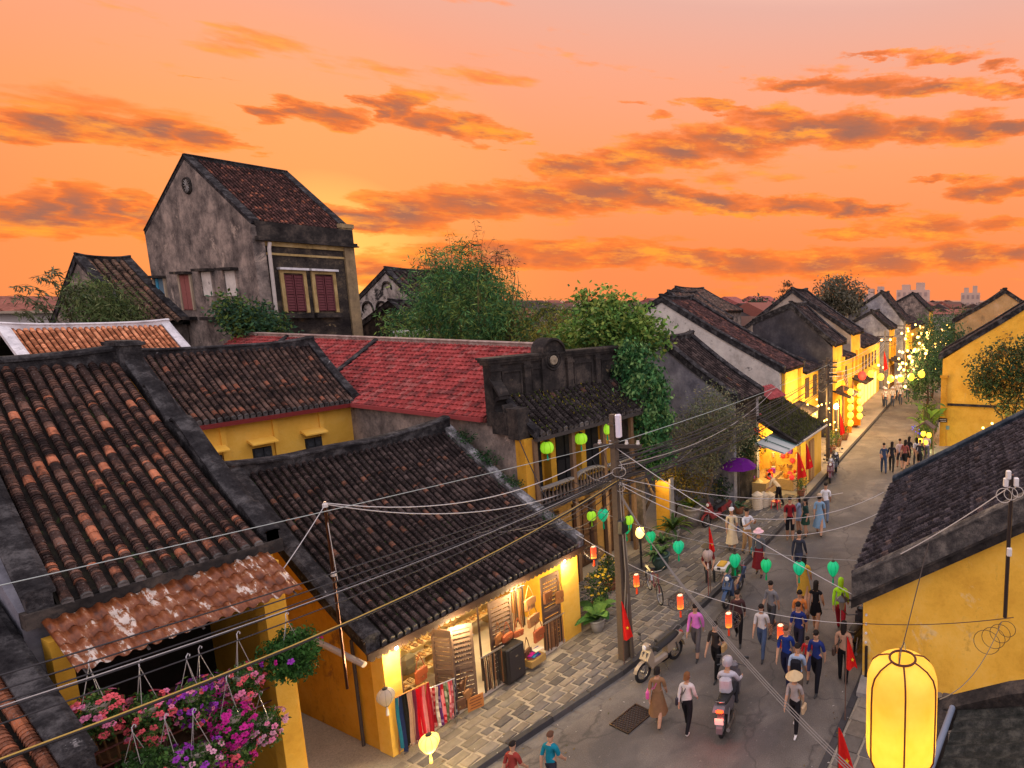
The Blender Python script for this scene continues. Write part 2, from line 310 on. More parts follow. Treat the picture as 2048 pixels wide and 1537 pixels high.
# ================================================================ ground, road, pavements
LK = [(-12, 10.9), (0, 10.1), (6.7, 9.42), (8.7, 9.1), (10.1, 8.9), (13, 8.95), (16.1, 9.2), (18.9, 9.45), (24, 10.1), (29.8, 10.9), (40, 12.2), (49.8, 13.5), (63, 15.1), (75, 16.6), (90, 18.6), (120, 23)]
RK = [(-12, 3.0), (0, 3.35), (6.7, 3.62), (8.98, 3.73), (11.3, 3.85), (13, 4.05), (16, 4.5), (19, 4.95), (24, 5.65), (30, 6.6), (40, 7.9), (50, 9.3), (63, 11.0), (75, 12.6), (90, 14.5), (120, 19)]
def asph(name, cols, sc, cracks=False):
    m, bs, out = newmat(name)
    P = coords(); n1 = noise(.6, 6, .6, P); n2 = noise(sc, 3, .7, P); n3 = noise(2.5, 6, .65, P, .4)
    c = ramp(n1, [(.3, cols[0]), (.55, cols[1]), (.75, cols[2])])
    mul = N('ShaderNodeMix', data_type='RGBA', blend_type='MULTIPLY'); mul.inputs[0].default_value = 1; L(c, mul.inputs[6])
    L(ramp(n2, [(.3, (.72, .72, .72)), (.7, (1.2, 1.2, 1.2))]), mul.inputs[7])
    c = mixc(mth('MULTIPLY', ramp(n3, [(.58, (0, 0, 0)), (.72, (1, 1, 1))]), .45), mul.outputs[2], tuple(x*.6 for x in cols[1]))
    if cracks:
        vo = N('ShaderNodeTexVoronoi'); vo.feature = 'DISTANCE_TO_EDGE'; vo.inputs['Scale'].default_value = .33
        w = N('ShaderNodeVectorMath', operation='MULTIPLY_ADD'); L(P, w.inputs[0]); w.inputs[1].default_value = (1, 1, 1)
        nc_ = N('ShaderNodeTexNoise'); nc_.inputs['Scale'].default_value = 1.3; nc_.inputs['Detail'].default_value = 5; L(P, nc_.inputs['Vector']); L(nc_.outputs['Color'], w.inputs[2]); L(w.outputs[0], vo.inputs['Vector'])
        c = mixc(mth('MULTIPLY', ramp(vo.outputs['Distance'], [(.0, (1, 1, 1)), (.014, (0, 0, 0))]), .6), c, (.045, .042, .04))
        v2 = N('ShaderNodeTexVoronoi'); v2.inputs['Scale'].default_value = .22; L(w.outputs[0], v2.inputs['Vector'])
        c = mixc(.35, c, mixc(.8, (.10, .095, .09), v2.outputs['Color'])) if False else c
        n5 = noise(.35, 3, .5, P, 1.5); c = mixc(mth('MULTIPLY', ramp(n5, [(.54, (0, 0, 0)), (.57, (1, 1, 1))]), .4), c, (.07, .066, .064))
        n6 = noise(11, 4, .7, P); c = mixc(mth('MULTIPLY', ramp(n6, [(.62, (0, 0, 0)), (.70, (1, 1, 1))]), .4), c, (.26, .235, .2))
    L(c, bs.inputs['Base Color']); bs.inputs['Roughness'].default_value = .8; bs.inputs['Specular IOR Level'].default_value = .1
    bump(bs, n2, .35, .01); return m
ROAD = asph('worn_asphalt', [(.085, .075, .066), (.135, .12, .105), (.20, .178, .152)], 45, True)
EARTH = asph('packed_earth', [(.10, .085, .07), (.13, .11, .09), (.15, .13, .1)], 20)
MORTAR = asph('paving_joint', [(.22, .19, .145), (.30, .26, .20), (.34, .30, .24)], 40)
g = B(); g.quad((-400, -400, -.05), (900, -400, -.05), (900, 900, -.05), (-400, 900, -.05))
tag(g.ob('ground', EARTH), kind='structure')
g = B()
for i in range(len(LK)-1):
    a, b, c, d = LK[i], LK[i+1], RK[i+1], RK[i]
    g.add([(a[0], a[1]+.1, 0), (d[0], d[1]-.1, 0), (c[0], c[1]-.1, 0), (b[0], b[1]+.1, 0)], [(0, 1, 2, 3)])
road = tag(g.ob('road', ROAD), kind='structure')
pav = bpy.data.objects.new('pavement', None); C.objects.link(pav); tag(pav, kind='structure')
def interp(P, x):
    for i in range(len(P)-1):
        if P[i][0] <= x <= P[i+1][0]:
            t = (x-P[i][0])/(P[i+1][0]-P[i][0]); return P[i][1]+t*(P[i+1][1]-P[i][1])
    return P[-1][1]
for K, sgn, far in ((LK, 1, 9), (RK, -1, 6)):
    g = B()
    for i in range(len(K)-1):
        a, b = K[i], K[i+1]; o = sgn*.14
        g.add([(a[0], a[1]+o, .09), (b[0], b[1]+o, .09), (b[0], b[1]+sgn*far, .09), (a[0], a[1]+sgn*far, .09)], [(0, 1, 2, 3) if sgn > 0 else (3, 2, 1, 0)])
    g.ob('pavement_bed', MORTAR, pav)
# kerb stones
x = -2.0; kerb_c = [(.045, .043, .045), (.055, .052, .052), (.07, .066, .064)]
while x < 60:
    l = .9 if x < 22 else 2.5
    for K, sgn in ((LK, 1), (RK, -1)):
        a = Vector((x, interp(K, x), 0)); b = Vector((x+l-.015, interp(K, x+l-.015), 0)); w = Vector((0, sgn*.16, 0))
        g = B(rnd.choice(kerb_c)); z0 = Vector((0, 0, -.04)); z1 = Vector((0, 0, .125+rnd.uniform(-.006, .006)))
        g.add([a+z0, b+z0, b+w+z0, a+w+z0, a+z1+w*.12, b+z1+w*.12, b+w+z1, a+w+z1], [(0, 3, 2, 1), (4, 5, 6, 7), (0, 1, 5, 4), (1, 2, 6, 5), (2, 3, 7, 6), (3, 0, 4, 7)])
        g.ob('kerb_stone', STONE, pav)
    x += l
# paving stones: the 300 that show largest are pieces, the rest one mass
stones = []
y = 0; row = 0
while y < 5.2:
    d = .235+rnd.uniform(-.02, .025); x = 3.2+rnd.uniform(0, .3)
    while x < 22:
        l = rnd.uniform(.25, .40) if x < 12.5 else rnd.uniform(.45, .8); yb = interp(LK, x+l/2)+.19+y
        lim = 11.05 if x < 10.9 else 13.3
        if yb+d < lim: stones.append((x, yb, l, d))
        x += l
    y += d; row += 1
def stone(g, x, y, l, d, gap=.024):
    j = lambda: rnd.uniform(-.012, .012)
    h = .112+rnd.uniform(-.006, .01); t = rnd.random(); k = .7+.5*rnd.random()
    far = x > 12.5
    c = [(.14*k, .125*k, .108*k), (.17*k, .145*k, .115*k), (.115*k, .105*k, .098*k), (.19*k, .165*k, .13*k)][rnd.randrange(4)]
    if far: c = tuple(v*.9 for v in c); gap = .012
    x0, x1, y0, y1 = x+gap+j(), x+l-gap+j(), y+gap*.8+j(), y+d-gap*.8+j(); e = .02
    g.add([(x0, y0, .07), (x1, y0, .07), (x1, y1, .07), (x0, y1, .07), (x0, y0, h-.012), (x1, y0+j(), h-.012), (x1, y1, h-.012), (x0, y1+j(), h-.012), (x0+e, y0+e, h), (x1-e, y0+e, h), (x1-e, y1-e, h), (x0+e, y1-e, h)],
          [(0, 1, 5, 4), (1, 2, 6, 5), (2, 3, 7, 6), (3, 0, 4, 7), (4, 5, 9, 8), (5, 6, 10, 9), (6, 7, 11, 10), (7, 4, 8, 11), (8, 9, 10, 11)], c)
vis = lambda s: (s[0] > 5.2 and s[0]+s[1] > 15.5)
stones.sort(key=lambda s: (not vis(s), (s[0]**2+s[1]**2)))
for s_ in stones[:300]:
    g = B(); stone(g, *s_); g.ob('paving_stone', STONE, pav)
g = B()
for s_ in stones[300:]: stone(g, *s_)
tag(g.ob('paving_stone_rest', STONE, pav), kind='stuff')
g = B()   # right-hand pavement slabs
for i in range(46):
    for j in range(5):
        x = 4+i*.42; yb = interp(RK, x)-.2-j*.42
        stone(g, x, yb-.4, .42, .4, .01)
tag(g.ob('paving_slab_rest', STONE, pav), kind='stuff')
x = 5.5   # flat channel slabs along the kerb
while x < 13:
    l = rnd.uniform(.45, .7); y0 = interp(LK, x+l/2); k = rnd.uniform(.8, 1.15)
    g = B((.12*k, .11*k, .10*k)); sl = (interp(LK, x+l)-interp(LK, x))/l
    g.add([(x+.01, y0-.36-sl*l/2, .004), (x+l-.01, y0-.36+sl*l/2, .004), (x+l-.01, y0-.01+sl*l/2, .010), (x+.01, y0-.01-sl*l/2, .010)], [(0, 1, 2, 3)])
    g.ob('channel_slab', STONE, road); x += l

# ================================================================ roofs
DARK = dict(a=(.030, .022, .021), b=(.068, .049, .044), t=(.15, .07, .045), p=.05)
RUST = dict(a=(.055, .033, .027), b=(.125, .066, .047), t=(.36, .13, .068), p=.12)
ORNG = dict(a=(.30, .115, .055), b=(.42, .165, .08), t=(.56, .24, .12), p=.3, m=1)
def slope(D, ze, h, sag=.12, n=10, y0=0):
    return [(y0+D*i/n, ze+h*i/n-sag*4*(i/n)*(1-i/n)) for i in range(n+1)]
def along(prof):
    s = [0]
    for i in range(1, len(prof)): s.append(s[-1]+math.hypot(prof[i][0]-prof[i-1][0], prof[i][1]-prof[i-1][1]))
    def at(d):
        d = max(0, min(s[-1], d))
        for i in range(1, len(prof)):
            if d <= s[i]+1e-9:
                t = (d-s[i-1])/(s[i]-s[i-1]); a, b = prof[i-1], prof[i]
                tx, tz = (b[0]-a[0]), (b[1]-a[1]); q = math.hypot(tx, tz)
                return a[0]+t*tx, a[1]+t*tz, tx/q, tz/q
    return s[-1], at
def row_into(g, prof, r, pal, seed, step=.055, nseg=6, fine=True, plug=True, x=0.0, lift=.022, shx=0.0):
    rr = random.Random(seed); total, at = along(prof); d = 0.0; sec = 0; smooth_left = rr.uniform(.1, .3); ring_left = 0
    def ringv(dd, rad, off=0):
        y, z, ty, tz = at(dd); ny, nz_ = -tz, ty; o = []
        xx = x+shx*dd/total
        for k in range(nseg+1):
            q = math.pi*(k/nseg*1.12-.06); a = math.cos(q)*rad; b = math.sin(q)*rad*1.12+lift+off
            o.append((xx+a, y+ny*b, z+nz_*b))
        return o
    first = True; wob = 0
    while d < total-1e-6:
        if smooth_left > 0: st = (.16 if fine else .3)*rr.uniform(.8, 1.2); smooth_left -= st; kind = 1; ring_left = rr.uniform(.45, 1.1) if smooth_left <= 0 else 0
        else: st = step*rr.uniform(.85, 1.15); ring_left -= st; kind = 0; smooth_left = rr.uniform(.15, .45) if ring_left <= 0 else 0
        e = min(total, d+st); k = rr.uniform(.75, 1.25); u = rr.random()
        c = pal['t'] if u < pal['p']*(1.6 if kind else .35) else (pal['b'] if (u < .5) else pal['a'])
        c = tuple(v*k for v in c); o = rr.uniform(-.003, .003)
        lo = ringv(d, r*rr.uniform(1.0, 1.08), o); hi = ringv(e, r*(.86 if not kind else .93), o); m = nseg+1
        vs = lo+hi; fs = [(j, j+1, m+j+1, m+j) for j in range(nseg)]
        if not first: vs = vs+[tuple(p) for p in last]; fs += [(2*m+j, 2*m+j+1, j+1, j) for j in range(nseg)]
        elif plug: fs.append(tuple(range(m-1, -1, -1)))
        g.add(vs, fs, c); last = hi; d = e; first = False
    if plug:      # mortar stop at the eave
        p0 = ringv(0, r*1.02); y, z, ty, tz = at(0); cc = .16*rr.uniform(.4, 1.0)
        p1 = [(a, b-.035*ty, c_-.035*tz) for a, b, c_ in p0]; dn = [(p0[-1][0], p0[-1][1], p0[-1][2]-.09), (p0[0][0], p0[0][1], p0[0][2]-.09)]
        q = p1+[(p1[-1][0], p1[-1][1], p1[-1][2]-.08), (p1[0][0], p1[0][1], p1[0][2]-.08)]
        g.add(q, [tuple(range(len(q)))], (cc, cc*.93, cc*.88)); n = len(p1)
        g.add(p0+p1, [(j, j+1, n+j+1, n+j) for j in range(n-1)], (cc*.8, cc*.75, cc*.7))
def tile_roof(parent, x0, x1, prof, spacing, r, pal, seed=1, indiv=True, fan=None, step=.055, nseg=6, deck=True, thick=.1, plug=True, fine=True):
    """curved deck of pan tiles with rounded cover-tile rows; every row a piece when the photo shows it singly"""
    f0, f1 = fan or (x0, x1)
    n = max(2, round((x1-x0)/spacing)); y0, yr = prof[0][0], prof[-1][0]
    if deck:
        g = B(); m = len(prof); vs = []
        for i, (y, z) in enumerate(prof):
            t = (y-y0)/(yr-y0); a, b = x0+(f0-x0)*t, x1+(f1-x1)*t
            vs += [(a, y, z), (b, y, z), (b, y, z-thick), (a, y, z-thick)]
        fs = [(0, 1, 2, 3)]
        for i in range(m-1):
            for k in range(4): fs.append((i*4+k, i*4+4+k, i*4+4+(k+1) % 4, i*4+(k+1) % 4))
        g.add(vs, [tuple(reversed(f)) for f in fs]); g.ob('roof_deck', DECK, parent)
    if indiv:
        var = []
        for v in range(5):
            g = B(); row_into(g, prof, r, pal, seed*31+v, step, nseg, fine, plug); var.append(g.mesh('tile_row', TILEO if pal.get('m') else TILE))
        D = yr-y0; last = -1
        for i in range(n):
            t = (i+.5)/n; a = x0+(x1-x0)*t; b = f0+(f1-f0)*t
            k = rnd.randrange(5)
            if k == last: k = (k+1) % 5
            last = k
            o = put('tile_row', var[k], parent, (a, 0, rnd.uniform(-.006, .006)))
            if abs(a-b) > .001: o.rotation_euler = (0, 0, -math.atan2(b-a, D)); o.location = (a-y0*0, y0, o.location.z); o.delta_location = (0, 0, 0)
            if abs(a-b) > .001:
                q = -math.atan2(b-a, D); o.location.x = a+math.sin(q)*y0*1.0; o.location.y = y0-math.cos(q)*y0
    else:
        g = B()
        for i in range(n):
            t = (i+.5)/n; a = x0+(x1-x0)*t; b = f0+(f1-f0)*t
            row_into(g, prof, r, pal, seed*31+i, step, nseg, fine, plug, a, shx=b-a)
        tag(g.ob('tile_rows', TILE, parent), kind='stuff')
def coping(parent, path, w=.2, up=.14, dn=.12, name='verge_coping', mat=None, lip=.03):
    h = w/2
    prof = [(-h, -dn), (h, -dn), (h, up*.55), (h+lip, up*.6), (h+lip, up*.8), (h*.7, up), (-h*.7, up), (-h-lip, up*.8), (-h-lip, up*.6), (-h, up*.55)]
    g = B(); g.sweep(path, prof); return g.ob(name, mat or COPING, parent)
def path_yz(x, prof, dz=0, x2=None):
    y0, y1 = prof[0][0], prof[-1][0]
    return [((x if x2 is None else x+(x2-x)*(y-y0)/(y1-y0)), y, z+dz) for y, z in prof]

# ================================================================ near-left house with the flower balcony (A)
A = thing('balcony_house', 'yellow two-storey house with rusty tiled roof and balcony of hanging flowers', 'house', (0, 11.0, 0))
pa = slope(4.0, 4.98, 2.62, .13)
tile_roof(A, 2.42, 4.42, pa,   .157, .050, RUST, 3, True, fan=(2.80, 4.40), step=.05)
pb = [(8.0-y, z) for y, z in pa]
tile_roof(A, 2.75, 4.42, list(reversed([(8.0-y, z) for y, z in pa]))[::-1], .16, .058, RUST, 4, False, step=.3, fine=False, plug=False)
coping(A, path_yz(4.53, pa, .05), .15, .13, .18)
# stepped scroll ornaments on the right-hand verge, as the photo shows
for (t0, t1, hh) in ((.02, .16, .10), (.16, .60, .26), (.63, .80, .22)):
    i0, i1 = int(t0*40), int(t1*40); g = B(); tot, at = along(pa); P = []
    for i in range(i0, i1+1):
        u = (i-i0)/(i1-i0); y, z, ty, tz = at(tot*i/40); P.append((4.53, y, z+.13+hh*(u**1.4)*(1 if u < .86 else math.sqrt(max(0, 1-((u-.86)/.15)**2)))))
    g.sweep(P, [(-.08, -.25), (.08, -.25), (.08, -.06), (.115, -.04), (.115, 0), (.05, .03), (-.05, .03), (-.115, 0), (-.115, -.04), (-.08, -.06)]); g.ob('verge_scroll', COPING, A)
g = B(); g.box(4.38, 4.66, 3.78, 4.25, 7.3, 7.94); g.box(4.34, 4.70, 3.74, 4.29, 7.86, 7.92); g.ob('ridge_end_block', COPING, A)
coping(A, path_yz(2.30, pa, .05, 2.62), .2, .2, .25)
coping(A, [(2.2+2.3*i/10, 4.02, 7.55+.12*(abs(i-4)/6)**2) for i in range(11)], .26, .22, .2, 'ridge_coping')
g = B(); g.box(2.16, 2.38, .1, 4, 2.2, 4.95); g.prism([(2.38, .1, 4.95), (2.38, 4.0, 7.55), (2.38, 4.0, 4.95)], (-.22, 0, 0)); g.ob('side_wall', GREYCOOL, A)
g = B(); g.prism([(4.60, .25, 0), (4.60, .25, 4.85), (4.60, 2.0, 5.95), (4.60, 4.0, 7.3), (4.60, 8, 4.85), (4.60, 8, 0)], (-.16, 0, 0)); g.ob('gable_wall', YELLOW, A)
g = B(); g.box(2.38, 4.44, 2.2, 2.4, 0, 5); g.ob('back_wall', MATTE, A).data.materials[0] = plaster('dark_room_wall', [(.02, .017, .015), (.03, .026, .022), (.04, .032, .028)], .3, .3)  # near-black wall colour stands in for the darkness inside the recess
g = B(); g.box(2.16, 4.62, -.05, .12, 4.78, 4.97); g.ob('eave_beam', DARKPL, A)
g = B(); g.box(2.26, 2.41, -.22, .02, 0, 4.62); g.ob('pier', YELLOW, A)
g = B(); g.box(4.22, 4.46, -.24, .02, 0, 4.72); g.box(4.46, 4.50, -.20, .1, 0, 4.6); g.ob('pier', YELLOW, A)
g = B((.10, .06, .035)); g.box(2.41, 4.22, -.1, 2.2, 1.95, 2.1)
g.ob('balcony_floor', WOOD, A)
for zz in (2.5, 2.72, 2.94):
    g = B((.12, .03, .022)); g.tube([(2.41, -.06, zz), (4.22, -.06, zz)], .014, 6); g.ob('rail', GLOSS, A)
# awning of pressed metal, paint peeling
m, bs, out = newmat('peeling_painted_sheet'); P = coords((3.0, .9, .9)); n1 = noise(2.2, 8, .7, P, .4); n2 = noise(9, 5, .6, P)
c = ramp(mth('ADD', mth('MULTIPLY', n1, .7), mth('MULTIPLY', n2, .3)), [(.36, (.05, .015, .007)), (.50, (.17, .048, .014)), (.555, (.24, .10, .045)), (.575, (.50, .43, .37))])
L(c, bs.inputs['Base Color']); bs.inputs['Roughness'].default_value = .42; bs.inputs['Specular IOR Level'].default_value = .3; SHEET = m
for k in range(4):
    g = B(); nw = 16*8; y0, y1 = -.06-.205*k, -.06-.205*(k+1)-.02; z0, z1 = 4.84-.105*k, 4.84-.105*(k+1)-.012
    vs = []
    for i in range(nw+1):
        u = i/nw; x_ = 2.27+2.15*u; ph = (u*16) % 1; w = .035*(math.sin(math.pi*min(1, ph/.62)) if ph < .62 else -.25*math.sin(math.pi*(ph-.62)/.38))
        vs += [(x_, y0, z0+w*.9), (x_+.0, y1, z1+w*1.05+.006)]
    g.add(vs, [(2*i, 2*i+1, 2*i+3, 2*i+2) for i in range(nw)])
    o = g.ob('awning_sheet', SHEET, A, True)
    sm = o.modifiers.new('s', 'SOLIDIFY'); sm.thickness = .004
for i in range(5):
    g = B((.1, .1, .1)); x_ = 2.35+i*.5; g.tube([(x_, .0, 4.76), (x_, -.86, 4.36)], .014, 6); g.ob('awning_bracket', GLOSS, A)
# table and chairs on the balcony
t = thing('round_table', 'small dark round table inside the flower balcony', 'table', (3.35, 11.75, 2.1))
g = B((.14, .09, .06)); g.lathe([(0, .70), (.36, .70), (.38, .72), (.38, .74), (0, .745)], 20); g.ob('table_top', WOOD, t)
for q in range(3): g = B((.08, .05, .035)); a = q*2.1; g.tube([(.08*math.cos(a), .08*math.sin(a), .7), (.27*math.cos(a), .27*math.sin(a), 0)], .02); g.ob('leg', WOOD, t)
for i, (x_, y_, rz, lab) in enumerate(((2.85, 11.55, .5, 'wicker armchair on the balcony, left of the round table'), (3.95, 11.6, 2.4, 'wicker armchair on the balcony, right of the round table'))):
    t = thing('wicker_armchair', lab, 'chair', (x_, y_, 2.1), rz, 'balcony chairs')
    c_ = (.16, .09, .045)
    g = B(c_); g.lathe([(0, .40), (.25, .40), (.27, .43), (.25, .46), (0, .46)], 16); g.ob('seat', WOOD, t)
    g = B(c_)
    for j in range(9): a = R(100+j*20); g.tube([(.25*math.cos(a), .25*math.sin(a), .44), (.31*math.cos(a), .31*math.sin(a), .8+.05*math.sin(j/8*math.pi))], .012, 5)
    g.tube([(.31*math.cos(R(100+j*10)), .31*math.sin(R(100+j*10)), .8+.05*math.sin(j/16*math.pi)) for j in range(17)], .02, 6); g.ob('backrest', WOOD, t)
    for q in range(4): a = R(45+90*q); g = B(c_); g.tube([(.2*math.cos(a), .2*math.sin(a), .42), (.23*math.cos(a), .23*math.sin(a), 0)], .018); g.ob('leg', WOOD, t)
# ================================================================ neighbour's roof at the bottom-left corner (A0)
A0 = thing('corner_house', 'house at the bottom-left corner, orange-brown tile rows beside a grey coping', 'house', (0, 0, 0))
p0 = slope(6.2, 3.65, 3.4, .1, y0=9.3)
tile_roof(A0, .7, 1.92, p0, .16, .06, dict(a=(.2, .08, .045), b=(.30, .11, .055), t=(.46, .16, .075), p=.3), 9, True, step=.055)
coping(A0, path_yz(2.0, p0, .05), .2, .2, .3)
g = B(); g.box(1.92, 2.1, 9.45, 15.4, 0, 3.6); g.prism([(2.1, 9.45, 3.6), (2.1, 15.4, 6.85), (2.1, 15.4, 3.6)], (-.18, 0, 0)); g.ob('side_wall', GREYCOOL, A0)
g = B(); g.box(.4, 2.1, 9.30, 9.45, 0, 3.58); g.ob('front_wall', YELLOW, A0)
g = B(); g.box(.4, 2.12, 9.2, 9.36, 3.50, 3.63); g.ob('eave_beam', DARKPL, A0)

# ================================================================ leather shop (B)
SH = thing('leather_shop', 'low yellow shop with dark tiled roof, open front full of leather bags', 'shop', (0, 11.1, 0))
ps = slope(4.66, 2.46, 2.60, .16)
tile_roof(SH, 5.86, 10.58, ps, .1405, .046, DARK, 5, True, fan=(6.05, 10.45), step=.055)
bk = [(9.2-y, z) for y, z in ps]
tile_roof(SH, 5.9, 10.5, bk, .16, .054, DARK, 6, False, step=.3, fine=False, plug=False)
coping(SH, path_yz(5.76, ps, .04, 5.95), .22, .2, .16)
for (t0, t1, hh) in ((.02, .2, .10), (.72, .93, .14)):
    g = B(); tot, at = along(ps); P = []
    for i in range(13):
        u = i/12; y, z, ty, tz = at(tot*(t0+(t1-t0)*u)); P.append((5.77+.19*(t0+(t1-t0)*u), y, z+.18+hh*math.sin(math.pi*(u*.9+.08))*(.5+.5*u)))
    g.sweep(P, [(-.1, -.25), (.1, -.25), (.13, -.03), (.06, .02), (-.06, .02), (-.13, -.03)]); g.ob('verge_scroll', COPING, SH)
coping(SH, path_yz(10.68, ps, .04, 10.55), .2, .16, .16, mat=plaster('white_worn_coping', [(.03, .03, .03), (.10, .10, .10), (.34, .34, .35)], .8, .5, sc=3, grime=(.02, .02, .02)))
coping(SH, [(5.85+4.75*i/16, 4.66, 5.05+.05*math.cos(i)*.2+.22*max(0, (i-8)/8)**3+.08*max(0, (4-i)/4)**2) for i in range(17)], .3, .2, .2, 'ridge_coping')
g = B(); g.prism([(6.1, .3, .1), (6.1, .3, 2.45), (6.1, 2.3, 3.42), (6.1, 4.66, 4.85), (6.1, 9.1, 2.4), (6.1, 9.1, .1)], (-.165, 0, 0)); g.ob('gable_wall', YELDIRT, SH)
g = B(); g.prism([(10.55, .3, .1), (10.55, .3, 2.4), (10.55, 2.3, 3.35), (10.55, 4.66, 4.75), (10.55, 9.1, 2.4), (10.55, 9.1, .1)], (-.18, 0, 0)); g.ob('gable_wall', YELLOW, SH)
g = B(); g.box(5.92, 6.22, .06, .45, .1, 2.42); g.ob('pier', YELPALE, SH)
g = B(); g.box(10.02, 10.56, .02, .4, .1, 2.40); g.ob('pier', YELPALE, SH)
g = B(); g.box(6.1, 10.38, 2.9, 3.05, .1, 3.6); g.ob('back_wall', plaster('shop_wall', [(.55, .42, .2), (.62, .5, .26), (.68, .55, .32)], .1, .1), SH)
fl = plaster('shop_floor_tile', [(.50, .44, .36), (.56, .5, .42), (.6, .54, .46)], .15, .1)
g = B(); g.box(6.1, 10.38, .1, 2.95, .13, .20); g.box(6.22, 10.02, .02, .1, .1, .196); g.ob('shop_floor', fl, SH)
g = B((.04, .022, .016)); g.box(5.62, 10.8, -.08, -.04, 2.28, 2.40); g.ob('fascia_board', WOOD, SH)
for i in range(44):                                                # scalloped ends of the eave boards
    x_ = 5.72+i*.115; g = B((.05, .03, .02)); g.prism([(x_-.05, -.035, 2.28), (x_+.05, -.035, 2.28), (x_+.045, -.035, 2.22), (x_, -.035, 2.195), (x_-.045, -.035, 2.22)], (0, .02, 0)); g.ob('scallop', WOOD, SH)
for i in range(18):
    x_ = 6.0+i*.27; g = B((.09, .055, .03)); g.prism([(x_, -.03, 2.36), (x_, .7, 2.72), (x_, .7, 2.65), (x_, -.03, 2.29)], (.06, 0, 0)); g.ob('rafter', WOOD, SH)
g = B(); g.box(6.22, 10.02, .08, .32, 2.20, 2.42); g.ob('lintel', YELPALE, SH)
g = B((.35, .30, .26)); g.tube([(5.55, 2.2, 2.36), (5.56, 1.0, 2.32), (5.58, .35, 2.25), (5.62, .05, 2.18)], .05, 8); g.ob('drain_pipe', MATTE, SH)
g = B((.05, .04, .04)); g.tube([(5.88, .9, 2.3), (5.88, .9, .1)], .03, 8); g.ob('downpipe', MATTE, SH)
for i, (x_, y_) in enumerate(((7.0, 1.0), (8.6, 1.1), (9.6, .9), (7.8, 2.0))):
    g = B(); g.lathe([(0, -.04), (.04, -.035), (.055, 0), (.04, .035), (0, .04)], 10, (x_, y_, 2.34)); g.ob('bulb', emit('shop_bulb', (1, .80, .45), 40), SH)
    lamp('shop_lamp', SH, (x_, y_, 2.28), 24, (1, .76, .40), .1)
for x_ in (6.12, 10.1):
    g = B(); g.lathe([(0, -.035), (.03, -.03), (.04, 0), (.03, .03), (0, .035)], 10, (x_, -.01, 2.24)); g.ob('bulb', emit('eave_bulb', (1, .85, .5), 60), SH)
    lamp('eave_lamp', SH, (x_, -.20, 2.10), 24*.9, (1, .72, .36), .05)
for x_ in (7.2, 8.7): lamp('eave_lamp', SH, (x_, -.16, 2.10), 24*1.7, (1, .72, .36), .05)

# ================================================================ yellow house behind (C)
CH = thing('yellow_back_house', 'yellow house with louvred windows under little ledges, brown tile roof with upswept ends', 'house', (7.0, 20.5, 0), R(3.3))
pc = slope(1.95, 5.50, 1.72, .06)
tile_roof(CH, .05, 4.0, pc, .142, .053, dict(a=(.050, .032, .027), b=(.10, .060, .046), t=(.22, .085, .05), p=.08), 7, True, step=.06)
coping(CH, path_yz(4.08, pc, .05), .16, .16, .15); coping(CH, path_yz(0, pc, .05), .16, .14, .15)
coping(CH, [(4.1*i/12, 1.95, 7.2+.14*max(0, (i-7)/5)**2+.05*max(0, (3-i)/3)**2) for i in range(13)], .22, .16, .12, 'ridge_coping')
g = B(); g.box(4.0, 4.16, 1.86, 2.06, 7.1, 7.5); g.ob('ridge_finial', COPING, CH)
tile_roof(CH, .05, 4.0, [(3.9-y, z) for y, z in pc], .16, .053, DARK, 8, False, step=.3, fine=False, plug=False)
g = B(); g.box(.06, 4.05, .25, 3.6, 2.5, 5.44); g.ob('wall', YELPALE, CH)
g = B((.16, .022, .02)); g.box(0, 4.1, -.08, .08, 5.30, 5.42); g.ob('gutter', GLOSS, CH)
for x_ in (.75, 1.92, 3.1):
    g = B(); g.box(x_, x_+.11, .19, .25, 2.5, 5.3); g.ob('pilaster', YELPALE, CH)
for x_ in (.30, 1.40, 2.68):
    w = .42; z0, z1 = 3.85, 4.50
    o = None
    g = B((.022, .024, .026)); g.box(x_, x_+w, .20, .248, z0, z1); o = g.ob('window', WOOD, CH)
    for s in (0, 1):
        xs = x_+.02+s*w/2; g = B((.03, .034, .038)); g.box(xs, xs+w/2-.03, .17, .2, z0+.02, z1-.02); g.ob('shutter', WOOD, o)
        for zz in (.16, .46): g = B((.05, .055, .06)); g.lathe([(.0, 0), (.05, 0), (.06, .008), (.05, .016)], 10, (xs+.085, .168, z0+zz), ax=Matrix.Rotation(R(90), 3, 'X')); g.ob('panel_ring', WOOD, o)
    g = B(); g.prism([(x_-.09, -.02, 4.66), (x_-.09, .25, 4.78), (x_-.09, .25, 4.70), (x_-.09, -.02, 4.62)], (w+.18, 0, 0)); g.ob('window_ledge', YELPALE, CH)

# ================================================================ orange roof with white ridge (D)
D_ = thing('orange_roof_house', 'house with bright orange tile roof and whitewashed ridge, far left', 'house', (7.15, 30.0, 0))
pd = slope(2.6, 6.05, 1.65, .05)
tile_roof(D_, 0.1, 3.75, pd, .137, .055, ORNG, 11, True, step=.09)
coping(D_, path_yz(3.86, pd, .05), .2, .13, .15, mat=WHITEPL); coping(D_, path_yz(0.0, pd, .05), .2, .13, .15, mat=WHITEPL)
coping(D_, [(-.1+4.06*i/10, 2.62, 7.72+.10*abs((i-5)/5)**3) for i in range(11)], .24, .14, .12, 'ridge_coping', WHITEPL)
g = B(); g.box(.05, 3.8, .3, 5.0, 3, 5.95); g.ob('wall', GREY, D_)
g = B(); g.prism([(0, 2.6, 7.7), (0, 5.2, 6.0), (0, 5.2, 5.9), (0, 2.6, 7.6)], (3.8, 0, 0)); g.ob('rear_roof', DECK, D_)
